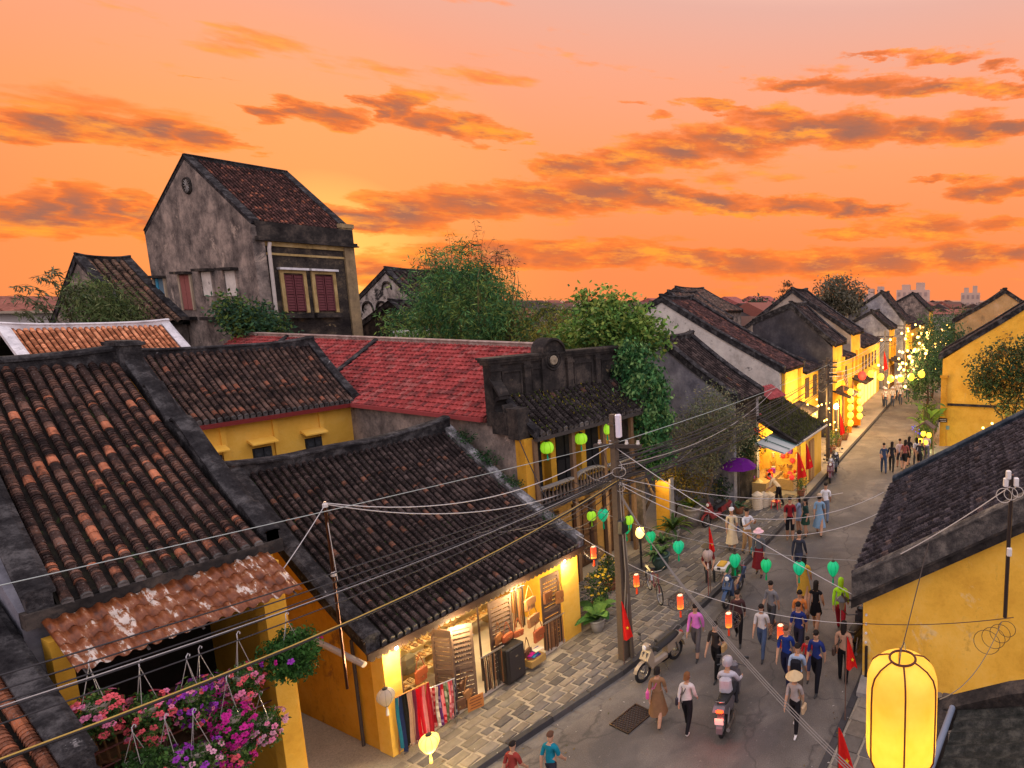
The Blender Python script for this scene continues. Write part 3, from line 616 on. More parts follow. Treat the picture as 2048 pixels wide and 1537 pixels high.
# ================================================================ red-roofed house with the black parapet (E)
EH = thing('balcony_shophouse', 'old shophouse with red tiled roof, blackened parapet and balcony hung with green lanterns', 'house', (0, 0, 0))
g = B(); g.prism([(11.02, 13.62, 0), (11.02, 33, 0), (11.02, 33, 5.3), (11.02, 14.55, 5.3), (11.02, 13.62, 4.95)], (.16, 0, 0)); g.ob('side_wall', GREY, EH)
# red clay tiles: course by course
ex, ez, rx, rz_ = 10.92, 5.40, 13.35, 7.22
nc = 17; ln = math.hypot(rx-ex, rz_-ez); ux, uz = (rx-ex)/ln, (rz_-ez)/ln; nx_, nz2 = -uz, ux
g = B(); g.prism([(ex, 14.6, ez-.02), (rx, 14.6, rz_-.02), (rx, 14.6, rz_-.12), (ex, 14.6, ez-.12)], (0, 18.4, 0), (.10, .03, .025)); g.ob('roof_deck', MATTE, EH)  # deck coloured dark to strengthen the shadow lines between courses
g = B(); g.prism([(rx, 14.6, rz_-.02), (15.8, 14.6, ez-.02), (15.8, 14.6, ez-.12), (rx, 14.6, rz_-.12)], (0, 18.4, 0), (.16, .03, .028)); g.ob('roof_deck', REDT, EH)
cl_ = ln/nc; tw = .2
tb = []
for k in range(5):
    g = B(); l = cl_*1.25; a = tw*.485
    # a tile with a roll along one side
    sec = [(-a, 0), (-a*.55, .036), (-a*.15, .006), (a*.55, .002), (a, .018)]
    vs = []
    for (d, hh) in ((0, .042), (l, .0)):
        for (w, h) in sec: vs.append((ux*d+nx_*(h+hh), w, uz*d+nz2*(h+hh)))
    for (w, h) in sec: vs.append((nx_*(-.004), w, nz2*(-.004)))
    c_ = [(.22, .04, .038), (.28, .048, .044), (.33, .06, .055), (.30, .085, .075), (.17, .04, .038)][k]
    g.add(vs, [(i, 5+i, 6+i, 1+i) for i in range(4)]+[(i, 1+i, 11+i, 10+i) for i in range(4)], c_); tb.append((g, g.mesh('roof_tile', REDT)))
pos = []
for j in range(nc):
    yy = 14.75+(j % 2)*.1
    while yy < 32.8:
        pos.append((ex+ux*cl_*j, yy, ez+uz*cl_*j)); yy += tw
pos.sort(key=lambda p: p[1])
for p in pos[:300]: put('roof_tile', tb[rnd.choice((0, 1, 1, 1, 2, 2, 3, 4))][1], EH, (p[0]+rnd.uniform(-.01, .01), p[1]+rnd.uniform(-.008, .008), p[2]+rnd.uniform(-.004, .008)))
g = B()
for p in pos[300:]:
    q = tb[rnd.choice((0, 1, 1, 1, 2, 2, 3, 4))][0]; g.add([(v[0]+p[0], v[1]+p[1], v[2]+p[2]) for v in q.v], q.f, q.c[0])
tag(g.ob('roof_tile_rest', REDT, EH), kind='stuff')
coping(EH, [(rx, 14.6+18.4*i/12, rz_) for i in range(13)], .2, .12, .1, 'ridge_coping', plaster('ridge_mortar', [(.16, .12, .1), (.28, .2, .17), (.36, .3, .27)], .8, .55, sc=3))
for yy in (23.2, 29.0): coping(EH, [(ex+(rx-ex)*i/4, yy, ez+.02+(rz_-ez)*i/4) for i in range(5)], .2, .12, .08, 'party_coping')
g = B((.26, .05, .05)); g.box(10.84, 10.93, 14.7, 33, 5.30, 5.42); g.ob('gutter', MATTE, EH)
# parapet
py0, py1 = 14.32, 14.58
g = B(); g.box(10.95, 17.2, py0, py1, 5.2, 6.95); g.ob('parapet_wall', DARKPL, EH)
g = B(); g.box(10.86, 17.25, py0-.10, py1+.08, 6.95, 7.03); g.box(10.90, 17.25, py0-.06, py1+.05, 6.88, 6.95); g.box(10.82, 17.27, py0-.13, py1+.1, 7.03, 7.09); g.ob('cornice', DARKPL, EH)
for xx, w in ((10.93, .30), (12.0, .22), (13.6, .22), (14.8, .22), (16.0, .22), (17.0, .25)):
    g = B(); g.box(xx, xx+w, py0-.09, py0, 5.2, 6.88); g.box(xx-.03, xx+w+.03, py0-.12, py0-.02, 6.72, 6.80); g.ob('pilaster', DARKPL, EH)
for x0_, x1_ in ((11.3, 11.95), (12.28, 12.7), (13.9, 14.7), (15.1, 15.9), (16.3, 16.95)):
    g = B()
    for a, b, c_, d in ((x0_, x1_, 5.55, 5.60), (x0_, x1_, 6.64, 6.69), (x0_, x0_+.05, 5.6, 6.64), (x1_-.05, x1_, 5.6, 6.64)): g.box(a, b, py0-.035, py0-.001, c_, d)
    g.ob('panel_moulding', DARKPL, EH)
arc = [(13.05+.42*math.cos(R(180-i*15)), py0-.08, 7.06+.42*math.sin(R(180-i*15))) for i in range(13)]
g = B(); g.prism([(12.63, py0-.08, 5.3)]+arc+[(13.47, py0-.08, 5.3)], (0, .4, 0)); g.ob('pediment', DARKPL, EH)
g = B(); g.sweep([(a, py0+.1, c_) for a, b, c_ in arc], [(-.26, -.02), (.26, -.02), (.26, .05), (-.26, .05)], side=(0, 1, 0)); g.ob('pediment_hood', DARKPL, EH)
for rad in (.2, .29): g = B(); g.ring((13.05, py0-.09, 6.85), rad, .03, 'y', 24); g.ob('medallion_ring', DARKPL, EH)
g = B(); g.lathe([(0, -.02), (.13, -.02), (.15, .0), (.13, .03), (0, .04)], 16, (13.05, py0-.1, 6.85), ax=Matrix.Rotation(R(90), 3, 'X')); g.ob('medallion', plaster('grimy_medallion', [(.12, .1, .07), (.24, .2, .14), (.34, .3, .22)], .8, .5, sc=5), EH)
sc_ = [(11.16, 14.25, 6.5-.0*i) for i in range(1)]
g = B(); P = []
for i in range(15): a = R(90-i*22); r_ = .30-.013*i; P.append((11.05, 13.95+r_*math.cos(a)*.9, 5.72+r_*math.sin(a)))
g.sweep([(11.05, 14.3, 6.5), (11.05, 14.12, 6.3), (11.05, 13.98, 6.12)]+P, [(-.16, -.05), (.16, -.05), (.16, .05), (-.16, .05)], side=(1, 0, 0)); g.ob('parapet_scroll', DARKPL, EH)
g = B(); g.box(10.92, 11.28, 13.35, 13.75, 4.9, 5.75); g.box(10.9, 11.16, 13.75, 14.32, 5.0, 5.62); g.ob('parapet_return', DARKPL, EH)
# balcony roof, mossy
pe = slope(1.25, 4.98, .95, .04, 6, y0=13.08)
tile_roof(EH, 11.35, 15.75, pe, .2, .075, dict(a=(.020, .017, .016), b=(.036, .03, .028), t=(.08, .04, .03), p=.06), 21, True, step=.08)
coping(EH, path_yz(11.3, pe, .04), .16, .14, .12); coping(EH, path_yz(15.85, pe, .04), .16, .14, .12)
g = B((.05, .045, .042)); g.box(11.25, 15.9, 13.02, 13.16, 4.82, 4.92); g.ob('eave_beam', WOOD, EH)
g = B()
rm = random.Random(3); tot, at = along(pe)
for i in range(2600):
    d = rm.random()**.8*tot; y, z, ty, tz = at(d); x_ = 11.4+4.3*rm.random()
    if rm.random() > .35+.5*math.sin(x_*2.3+d*3)*math.sin(x_*1.1): continue
    s_ = rm.uniform(.012, .035); h = rm.uniform(.05, .11); k = rm.uniform(.6, 1.4); a = rm.random()*6.28
    g.add([(x_-s_*math.cos(a), y-s_*math.sin(a), z+h*.7), (x_+s_*math.cos(a), y+s_*math.sin(a), z+h*.7), (x_, y, z+h+.03)], [(0, 1, 2)], (.07*k, .10*k, .018) if rm.random() < .8 else (.28*k, .22*k, .02))
tag(g.ob('roof_moss', LEAF, EH), kind='stuff')
# balcony
g = B(); g.box(11.16, 15.8, 14.2, 14.32, 2.9, 5.2); g.ob('balcony_back_wall', YELLOW, EH)
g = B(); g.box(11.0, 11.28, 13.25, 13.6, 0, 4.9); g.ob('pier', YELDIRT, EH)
for xx in (11.62, 12.82, 13.95, 15.0):
    g = B((.012, .012, .013)); g.box(xx, xx+.68, 14.14, 14.2, 3.02, 4.72); o = g.ob('balcony_door', WOOD, EH)
    for s in (0, 1):
        g = B((.03, .03, .03)); g.box(xx+.03+s*.34, xx+.31+s*.34, 14.11, 14.14, 3.1, 3.75); g.box(xx+.03+s*.34, xx+.31+s*.34, 14.11, 14.14, 3.85, 4.62); g.ob('door_panel', WOOD, o)
for xx in (12.42, 13.62, 14.72):
    g = B(); g.box(xx, xx+.2, 13.9, 14.2, 2.95, 4.85); g.ob('pilaster', YELLOW, EH)
for xx in (11.3, 12.64, 13.9, 15.2):
    g = B((.16, .10, .06)); g.box(xx-.06, xx+.06, 13.18, 13.30, 0.1, 4.86); g.ob('post', WOOD, EH)
g = B(); g.box(11.0, 15.8, 13.1, 14.3, 2.78, 2.92); g.ob('balcony_slab', DARKPL, EH)
for xa, xb, up in ((11.36, 12.58, 0), (12.70, 13.84, .12), (13.96, 15.14, 0)):
    n_ = 9
    P = [(xa+(xb-xa)*i/8, 13.24, 3.40+up*math.sin(math.pi*i/8)**.5) for i in range(9)]
    g = B(); g.sweep(P, [(-.07, -.03), (.07, -.03), (.08, .03), (-.08, .03)]); g.ob('handrail', CONC, EH)
    for i in range(n_):
        xx = xa+.07+(xb-xa-.14)*i/(n_-1); hz = 3.36+up*math.sin(math.pi*(i+.5)/n_)**.5-2.92
        g = B((.13, .10, .08)); g.lathe([(.045, 0), (.045, .03), (.02, .05), (.042, .16*hz/.44), (.02, .27*hz/.44), (.018, .34*hz/.44), (.04, hz-.05), (.045, hz)], 8, (xx, 13.24, 2.92)); g.ob('baluster', WOOD, EH)
# ground floor under the balcony
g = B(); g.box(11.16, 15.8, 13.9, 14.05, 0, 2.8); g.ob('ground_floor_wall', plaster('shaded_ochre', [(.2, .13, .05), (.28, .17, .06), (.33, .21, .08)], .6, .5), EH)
for xx in (11.6, 13.1, 14.4):
    g = B((.06, .035, .022)); g.box(xx, xx+.95, 13.84, 13.9, .12, 2.3); o = g.ob('door', WOOD, EH)
    for s in range(3): g = B((.09, .05, .03)); g.box(xx+.05+s*.3, xx+.29+s*.3, 13.81, 13.84, .25, 1.1); g.box(xx+.05+s*.3, xx+.29+s*.3, 13.81, 13.84, 1.2, 2.2); g.ob('door_panel', WOOD, o)
g = B(); g.box(15.7, 15.86, 13.3, 33, 0, 5.3); g.ob('side_wall', GREY, EH)
# two louvre shutters and a small window unit by the shop corner
for xx in (11.22, 11.34, 11.46): g = B((.45, .14, .03)); g.box(xx, xx+.05, 13.0, 13.06, 1.0, 2.7); g.ob('lattice_bar', WOOD, EH)

# ================================================================ tall old house with the round vent (F)
SURR = plaster('faded_ochre_trim', [(.24, .17, .07), (.36, .26, .11), (.44, .34, .17)], .7, .55, sc=2)
F = thing('tall_old_house', 'tall weathered grey house with round gable vent and maroon shutters', 'house', (14.58, 33.66, 0))
g = B(); g.prism([(0, 0, 6), (0, 0, 12.1), (0, 5.1, 15.35), (0, 10.2, 12.1), (0, 10.2, 6)], (.3, 0, 0)); g.ob('gable_wall', GREY, F)
g = B(); g.box(.3, 3.9, 0, .3, 6, 12.0); g.ob('front_wall', plaster('sooty_plaster', [(.016, .014, .014), (.042, .036, .031), (.13, .10, .066)], .8, .5, ((.26, .20, .11), .64), sc=1.4, grime=(.025, .022, .022)), F)
g = B(); g.box(3.6, 3.9, .3, 10.2, 6, 12); g.box(.3, 3.6, 9.9, 10.2, 6, 12); g.ob('rear_wall', GREY, F)
pf = slope(5.0, 12.2, 3.2, .0, 4, y0=.15)
FT = dict(a=(.055, .025, .022), b=(.10, .044, .036), t=(.24, .085, .05), p=.12)
tile_roof(F, .25, 3.85, pf, .16, .055, FT, 31, False, step=.14, nseg=4, plug=False)
tile_roof(F, .25, 3.85, [(10.2-y, z) for y, z in pf], .16, .055, FT, 32, False, step=.3, nseg=4, plug=False, fine=False)
for xx in (.14, 3.92):
    coping(F, [(xx, 0+5.1*i/6, 12.15+3.25*i/6) for i in range(7)], .3, .16, .1); coping(F, [(xx, 5.1+5.1*i/6, 15.4-3.25*i/6) for i in range(7)], .3, .16, .1)
coping(F, [(.0+4.0*i/4, 5.1, 15.42) for i in range(5)], .25, .16, .1, 'ridge_coping')
g = B(); g.box(.1, 4.0, -.14, .12, 11.55, 12.22); g.ob('parapet', DARKPL, F)
g = B(); g.box(.02, 4.1, -.26, .05, 11.42, 11.55); g.box(.0, 4.14, -.32, .05, 11.36, 11.42); g.ob('cornice', DARKPL, F)
g = B(); g.box(.3, 3.9, -.05, -.01, 10.75, 10.85); g.box(.3, 3.9, -.08, -.01, 11.15, 11.36); g.ob('string_course', SURR, F)
g = B(); g.box(3.55, 4.0, -.12, .2, 6, 12.35); g.box(3.5, 4.06, -.18, .2, 12.3, 12.5); g.ob('corner_pier', plaster('ochre_pier', [(.14, .11, .07), (.24, .18, .1), (.32, .24, .13)], .8, .6), F)
g = B(); g.box(-.08, .35, -.12, 0, 6, 12.0); g.ob('corner_pier', GREY, F)
for xx in (.92, 2.16):
    g = B((.05, .015, .016)); g.box(xx, xx+.76, -.03, .02, 8.15, 9.9); o = g.ob('window', WOOD, F)
    for s in (0, 1):
        g = B((.12, .038, .042)); a_ = xx+.02+s*.38
        for k in range(13): z_ = 8.2+.128*k; g.add([(a_, -.035, z_+.11), (a_+.34, -.035, z_+.11), (a_+.34, -.075, z_), (a_, -.075, z_)], [(3, 2, 1, 0)])
        g.box(a_, a_+.035, -.085, -.031, 8.18, 9.88); g.box(a_+.305, a_+.34, -.085, -.031, 8.18, 9.88); g.box(a_+.036, a_+.304, -.084, -.031, 8.98, 9.06); g.ob('shutter', WOOD, o)
    g = B()
    g.prism([(xx-.14, -.1, 8.1), (xx, -.1, 8.1), (xx, -.1, 9.95), (xx+.76, -.1, 9.95), (xx+.76, -.1, 8.1), (xx+.89, -.1, 8.1), (xx+.89, -.1, 10.1), (xx-.14, -.1, 10.1)], (0, .1, 0)); g.ob('window_surround', SURR, F)
    g = B(); g.box(xx-.19, xx+.94, -.3, 0, 10.1, 10.2); g.ob('window_hood', WHITEPL, F)
    g = B(); g.box(xx-.17, xx+.92, -.3, 0, 7.85, 8.05); g.ob('window_sill', DARKPL, F)
for k, (yy, zz, hh, kind) in enumerate(((9.35, 8.2, 1.6, 0), (6.65, 8.2, 1.75, 1), (4.5, 8.9, 1.15, 2), (2.3, 8.9, 1.15, 2))):
    w = 1.0; mt = {0: (.10, .16, .2), 1: (.15, .05, .045), 2: None}[kind]
    if mt: g = B(mt); g.box(-.02, .03, yy-w/2, yy+w/2, zz, zz+hh); o = g.ob('window', WOOD, F)
    else: g = B(); g.box(-.025, .03, yy-w/2, yy+w/2, zz, zz+hh); o = g.ob('window', PALEPL, F)
    for y1_ in (yy-w/2-.14, yy+w/2): g = B(); g.box(-.07, 0, y1_, y1_+.14, zz, zz+hh); g.ob('window_surround', plaster('surround', [(.25, .2, .14), (.33, .27, .19), (.4, .33, .24)], .6, .5) if kind < 2 else GREY, F)
    g = B(); g.box(-.30, 0, yy-w/2-.22, yy+w/2+.22, zz+hh+.02, zz+hh+.14); g.ob('window_hood', DARKPL, F)
    g = B(); g.box(-.28, 0, yy-w/2-.1, yy+w/2+.1, 7.72, 7.88); g.ob('window_sill', DARKPL, F)
    if kind == 1:
        g = B((.22, .08, .07)); g.box(-.05, -.021, yy-w/2+.04, yy-.02, zz+.04, zz+hh-.04); g.box(-.05, -.021, yy+.02, yy+w/2-.04, zz+.04, zz+hh-.04); g.ob('shutter', WOOD, o)
    if kind == 0:
        g = B((.05, .25, .38)); g.box(-.06, -.021, yy+.12, yy+.32, zz, zz+hh); g.ob('shutter', WOOD, o)
g = B(); g.ring((-.02, 5.1, 14.1), .34, .07, 'x', 24); g.ob('vent_surround', DARKPL, F)
g = B((.02, .018, .016)); g.lathe([(0, 0), (.33, 0), (.33, .02), (0, .02)], 20, (-.03, 5.1, 14.1), ax=Matrix.Rotation(R(90), 3, 'Y')); g.ob('round_vent', WOOD, F)
for k in range(6):
    a = k*math.pi/6; g = B((.3, .25, .19)); g.tube([(-.05, 5.1+.33*math.cos(a), 14.1+.33*math.sin(a)), (-.05, 5.1-.33*math.cos(a), 14.1-.33*math.sin(a))], .022, 4); g.ob('vent_bar', CONC, F)
g = B((.42, .38, .34)); g.tube([(.5, -.2, 11.3), (.44, -.22, 11.0), (.40, -.2, 6.5)], .07, 8); g.ob('downpipe', MATTE, F)

# ================================================================ generic gabled house of the old town
def gable_house(name, label, x, front, zf, apex_y, zr, back_y, zb, length, ang, gmat, fmat, seed, side=1, spacing=.2, base=0, copm=None, indiv=False, pal=DARK, group=None):
    """near gable at x; front = street-side eave (y, z), ridge at apex_y; side=-1 for houses right of the street"""
    h = thing(name, label, 'house', (x, front, 0), R(ang), group)
    s = side; D = abs(apex_y-front); Db = abs(back_y-apex_y)
    Y = lambda d: s*d
    g = B(); g.prism([(0, Y(.25), base), (0, Y(.25), zf-.1), (0, Y(D), zr-.1), (0, Y(D+Db), zb-.1), (0, Y(D+Db), base)], (.25, 0, 0)); g.ob('gable_wall', gmat, h)
    g = B(); g.prism([(length-.25, Y(.25), base), (length-.25, Y(.25), zf-.1), (length-.25, Y(D), zr-.1), (length-.25, Y(D+Db), zb-.1), (length-.25, Y(D+Db), base)], (.25, 0, 0)); g.ob('gable_wall', gmat, h)
    g = B(); g.box(.25, length-.25, min(Y(.25), Y(.45)), max(Y(.25), Y(.45)), base, zf-.05); g.ob('front_wall', fmat, h)
    n = 6
    pf_ = [(Y(D*i/n), zf+(zr-zf)*i/n-.1*math.sin(math.pi*i/n)) for i in range(n+1)]
    pb_ = [(Y(D+Db-Db*i/n), zb+(zr-zb)*i/n) for i in range(n+1)]
    def tr(p, sd):
        nrow = max(3, int((length-.2)/spacing)); g = B(); m = len(p); vs = []
        for (y, z) in p: vs += [(0, y, z), (length, y, z), (length, y, z-.1), (0, y, z-.1)]
        fs = [(0, 1, 2, 3)]+[(i*4+k, i*4+4+k, i*4+4+(k+1) % 4, i*4+(k+1) % 4) for i in range(m-1) for k in range(4)]
        g.add(vs, fs); g.ob('roof_deck', DECK, h)
        g = B()
        for i in range(nrow):
            xx = .15+(length-.3)*(i+.5)/nrow
            if s < 0:    # rows are built for increasing y; mirror them
                q = B(); row_into(q, [(-a, b) for a, b in p], spacing*.36, pal, sd+i, .22, 4, False, False)
                g.v, o0 = g.v, len(g.v); g.v += [(v[0]+xx, -v[1], v[2]) for v in q.v]; g.f += [tuple(k+o0 for k in f) for f in q.f]; g.c += q.c; g.m += q.m
            else: row_into(g, p, spacing*.36, pal, sd+i, .22, 4, False, False, xx)
        tag(g.ob('tile_rows', TILE, h), kind='stuff')
    tr(pf_, seed*100)
    if s > 0: tr([(y, z) for y, z in pb_], seed*100+50) if False else None
    g = B(); m = len(pb_); vs = []
    for (y, z) in pb_: vs += [(0, y, z), (length, y, z), (length, y, z-.1), (0, y, z-.1)]
    g.add(vs, [(i*4+k, i*4+4+k, i*4+4+(k+1) % 4, i*4+(k+1) % 4) for i in range(m-1) for k in range(4)]); g.ob('rear_roof', DECK, h)
    for xx in (.08, length-.08):
        coping(h, [(xx, y, z+.05) for y, z in pf_], .3, .2, .18, mat=copm); coping(h, [(xx, y, z+.05) for y, z in pb_], .3, .2, .18, mat=copm)
    coping(h, [(-.05+(length+.1)*i/6, Y(D), zr+.02+.12*abs((i-3)/3)**3) for i in range(7)], .26, .2, .1, 'ridge_coping', copm)
    return h
J1 = gable_house('gabled_house', 'small grey gabled house with rain-streaked wall behind the thin-leaved tree', 20, 11.9, 4.65, 15.5, 7.0, 17.2, 6.0, 2.4, 3, GREYCOOL, DARKPL, 41)
J2 = gable_house('gabled_house', 'large gabled house with pale mould-spotted wall and glowing yellow street front', 26.5, 13.0, 5.1, 20.0, 8.72, 26.0, 5.6, 3.3, 6, PALEPL, YELPALE, 42, pal=dict(a=(.055, .028, .026), b=(.09, .045, .04), t=(.16, .065, .045), p=.1))
J3 = gable_house('gabled_house', 'dark charcoal gabled house with stepped ridge, third along the left of the street', 33.5, 12.9, 5.95, 15.8, 8.35, 18.4, 7.3, 3.0, 7, plaster('charcoal_wall', [(.028, .028, .034), (.048, .047, .054), (.085, .08, .085)], .7, .6), YELLOW, 43)
J4 = gable_house('gabled_house', 'gabled house with buff upper wall and tall yellow columns, fourth on the left', 40, 14.0, 6.3, 18.7, 9.4, 22.5, 6.6, 3.6, 7, plaster('buff_wall', [(.22, .18, .14), (.32, .27, .22), (.4, .34, .27)], .7, .5), YELLOW, 44)
J5 = gable_house('gabled_house', 'grey double-gabled house on the left near the bend of the street', 63, 15.8, 6.2, 18.8, 9.6, 22.5, 7.2, 5, 7, GREYCOOL, YELLOW, 45)
J5b = gable_house('gabled_house', 'low grey gable in front of the double-gabled house near the bend', 55, 15.4, 6.0, 17.4, 7.6, 19.6, 6.4, 4, 7, GREYCOOL, YELLOW, 46)
J6 = gable_house('gabled_house', 'brown gabled house at the far end of the street on the left', 92, 19.5, 7.2, 22.4, 9.9, 26, 8, 8, 7, GREY, YELLOW, 47)
BG = [(44, 29, 7.0, 33, 9.4, 37, 7, 5, 'brown tiled roof rising just behind the mould-spotted gable'), (52, 33, 7.6, 38, 10.0, 43, 7, 6, 'long brown ridge with raised ends behind the mould-spotted gable'),
      (28, 28.5, 6.0, 31, 7.9, 34, 6, 7, 'low dark roof glimpsed between trees left of the mould-spotted gable'), (56, 24, 7.2, 27, 8.9, 30, 7, 4, 'small house with brown roof behind the big bare-topped tree')]
for i, (x, f, zf, ay, zr, by, zb, ln_, lb) in enumerate(BG): gable_house('gabled_house', lb, x, f, zf, ay, zr, by, zb, ln_, 6, GREY, GREY, 60+i, spacing=.4, pal=dict(a=(.10, .07, .055), b=(.13, .09, .07), t=(.2, .1, .07), p=.1))
# right-hand side
K1 = gable_house('gabled_house', 'tall yellow gabled house on the right with dark sloping roof edge', 34.2, 6.7, 5.35, .5, 9.4, -5, 6, 4.2, 8, YELLOW, YELLOW, 51, side=-1)
g = B(); g.box(-.14, 0, -.55, -.2, 0, 4.2); g.box(-.2, .02, -.62, -.13, 4.2, 4.32); g.ob('pilaster', YELDIRT, K1)
g = B(); g.box(-.12, 0, -3.4, -.6, 2.55, 2.68); g.ob('ledge', DARKPL, K1)
g = B((.035, .02, .018)); g.box(-.19, -.15, -.62, -.12, 1.55, 1.8); o = g.ob('plaque', WOOD, K1)
g = B((.22, .32, .25)); g.box(-.06, -.0, -.75, -.45, 1.1, 1.32); g.ob('plaque', MATTE, K1)
for k in range(2): g = B((.5, .45, .4)); g.box(-.195, -.19, -.56, -.18-.05*k, 1.70-.1*k, 1.73-.1*k); g.ob('lettering_line', MATTE, K1)
K2 = gable_house('gabled_house', 'ochre-stained gabled house on the right beyond the tall yellow one', 48, 8.4, 7.0, 4.4, 9.4, .5, 6.8, 6, 8, plaster('ochre_stain', [(.28, .19, .09), (.36, .25, .12), (.42, .3, .17)], .6, .5), YELLOW, 52, side=-1)
K3 = gable_house('gabled_house', 'far narrow gable on the right with low side roof', 66, 9.5, 7.6, 6.2, 9.8, 3, 7, 6, 8, GREY, YELLOW, 53, side=-1)
# ================================================================ near right house (R1)
R1 = thing('right_corner_house', 'yellow-walled house at right with dark tile roof and thick grey verge', 'house', (11.45, 3.98, 0), R(8.5))
pr_ = slope(6.5, 2.5, 3.95, .0, 8)
tile_roof_parent = bpy.data.objects.new('roof', None); C.objects.link(tile_roof_parent); tile_roof_parent.parent = R1; tile_roof_parent.rotation_euler = (0, 0, math.pi)
tile_roof(tile_roof_parent, -7.05, -.16, pr_, .30, .095, dict(a=(.020, .018, .022), b=(.046, .040, .046), t=(.085, .06, .055), p=.06), 71, True, step=.085)
coping(R1, [(.0, -y, z+.06) for y, z in pr_], .26, .16, .42, mat=plaster('thick_verge', [(.028, .027, .028), (.075, .07, .066), (.17, .155, .135)], .85, .6, sc=3.4, b=1, grime=(.03, .03, .032)))
coping(R1, [(-.02, -y, z-.42) for y, z in pr_], .3, .10, .13, mat=DARKPL)
coping(R1, [(7.12, -y, z+.08) for y, z in pr_], .3, .22, .2, mat=plaster('blue_black_coping', [(.012, .018, .028), (.028, .038, .052), (.065, .078, .092)], .7, .5, sc=2.5, grime=(.02, .022, .03)))
g = B(); g.prism([(.12, -.22, 0), (.12, -.22, 2.12), (.12, -6.4, 5.85), (.12, -6.4, 0)], (.2, 0, 0)); g.ob('gable_wall', plaster('sun_yellow_wall', [(.66, .36, .045), (.78, .45, .06), (.82, .50, .09)], .55, .34, ((.74, .52, .20), .58), sc=.9, grime=(.20, .085, .015)), R1)
g = B(); g.box(.32, 7.0, -.45, -.25, 0, 2.4); g.ob('front_wall', YELLOW, R1)
g = B((.03, .02, .015)); g.box(.06, .12, -.34, -.28, .1, .95); g.ob('corner_strip', WOOD, R1)
for k in range(4): g = B((.6, .58, .55)); g.lathe([(0, 0), (.03, .005), (.025, .04), (0, .045)], 8, (.1, -.3, 1.05+.22*k), ax=Matrix.Rotation(R(-90), 3, 'Y')); g.ob('insulator', GLOSS, R1)
g = B(); g.box(-.5, .12, -.9, -.2, .08, .22); g.ob('step', CONC, R1)
# lower lean-to roof at the bottom-right corner (R2)
R2 = thing('lean_to_roof', 'dark mossy ribbed roof at the bottom-right corner with a blue-grey pipe', 'house', (0, 0, 0))
g = B(); nw = 60; vs = []
for i in range(nw+1):
    u = i/nw; x_ = 8.9-3.2*u; w = .045*max(0, math.sin(u*math.pi*2*9))
    vs += [(x_, 1.25-.02*u, 2.0+.55*u*1.0+w), (x_, -4.0, 3.9+.55*u+w)]
g.add(vs, [(2*i, 2*i+2, 2*i+3, 2*i+1) for i in range(nw)])
o = g.ob('roof_sheet', plaster('mossy_dark_sheet', [(.012, .014, .012), (.028, .03, .027), (.07, .07, .06)], .7, .5, sc=5, b=.7), R2); o.modifiers.new('s', 'SOLIDIFY').thickness = .04
g = B(); g.sweep([(9.0, 1.7, 1.75), (9.0, .5, 2.42), (9.0, -4, 4.3)], [(-.16, -.3), (.16, -.3), (.18, .12), (-.14, .15)]); g.ob('wall_flashing', DARKPL, R2)
g = B((.16, .2, .27)); g.tube([(8.8, 1.33, 2.08), (5.6, 1.33, 2.62)], .05, 10); g.ob('pipe', GLOSS, R2)
g = B(); g.box(5.5, 8.8, 1.38, 1.55, 0, 2.0); g.ob('wall', DARKPL, R2)
# ================================================================ far backdrop houses
G_ = gable_house('gabled_house', 'long brown-tiled roof behind the tall old house, far left', 12.75, 40.5, 7.6, 46.0, 10.75, 51, 7, 1.8, 0, GREY, GREY, 81, pal=dict(a=(.11, .07, .05), b=(.15, .09, .06), t=(.22, .11, .07), p=.1), spacing=.3)
H_ = gable_house('gabled_house', 'black and white mouldy gable with arched panels behind the trees', 26, 40.0, 8.35, 43.6, 10.75, 47.4, 8.6, 6.5, 0, plaster('black_white_mould', [(.1, .1, .1), (.35, .33, .3), (.5, .48, .43)], .95, .55, ((.03, .03, .03), .55), sc=1.2, grime=(.02, .02, .02)), GREY, 82, spacing=.3)
for k, yy in enumerate((41.2, 42.8, 44.4, 46.0)):
    a = [(-.05, yy-40+.62*math.cos(R(180-i*20)), 8.0+.62*math.sin(R(180-i*20))) for i in range(10)]
    g = B(); g.sweep(a, [(-.06, -.07), (.06, -.07), (.06, .07), (-.06, .07)], side=(1, 0, 0)); g.ob('arch_moulding', DARKPL, H_)
g = B(); g.sweep([(-.05, 3.6+.5*math.cos(R(180-i*20)), 9.5+.5*math.sin(R(180-i*20))) for i in range(10)], [(-.06, -.06), (.06, -.06), (.06, .06), (-.06, .06)], side=(1, 0, 0)); g.ob('arch_moulding', DARKPL, H_)
H2 = gable_house('gabled_house', 'low black-tiled roof between the tall old house and the mouldy gable', 23, 34.0, 6.2, 38.5, 8.5, 43, 6.5, 6, 0, DARKPL, DARKPL, 83, spacing=.3)
bl = thing('balustrade', 'short pale balustrade on the terrace right of the tall old house', 'balustrade', (19.0, 31.6, 6.4))
g = B(); g.box(0, 2.6, 0, .2, .62, .74); g.box(0, 2.6, 0, .2, 0, .1); g.ob('handrail', WHITEPL, bl)
for i in range(12): g = B((.5, .46, .42)); g.lathe([(.05, .1), (.09, .25), (.05, .45), (.06, .62)], 8, (.1+i*.215, .1, 0)); g.ob('baluster', MATTE, bl)
g = B(); g.box(18.6, 22, 31.5, 34, 0, 6.4); tag(g.ob('terrace_block', GREY), 'plain grey terrace block under the pale balustrade', 'building')
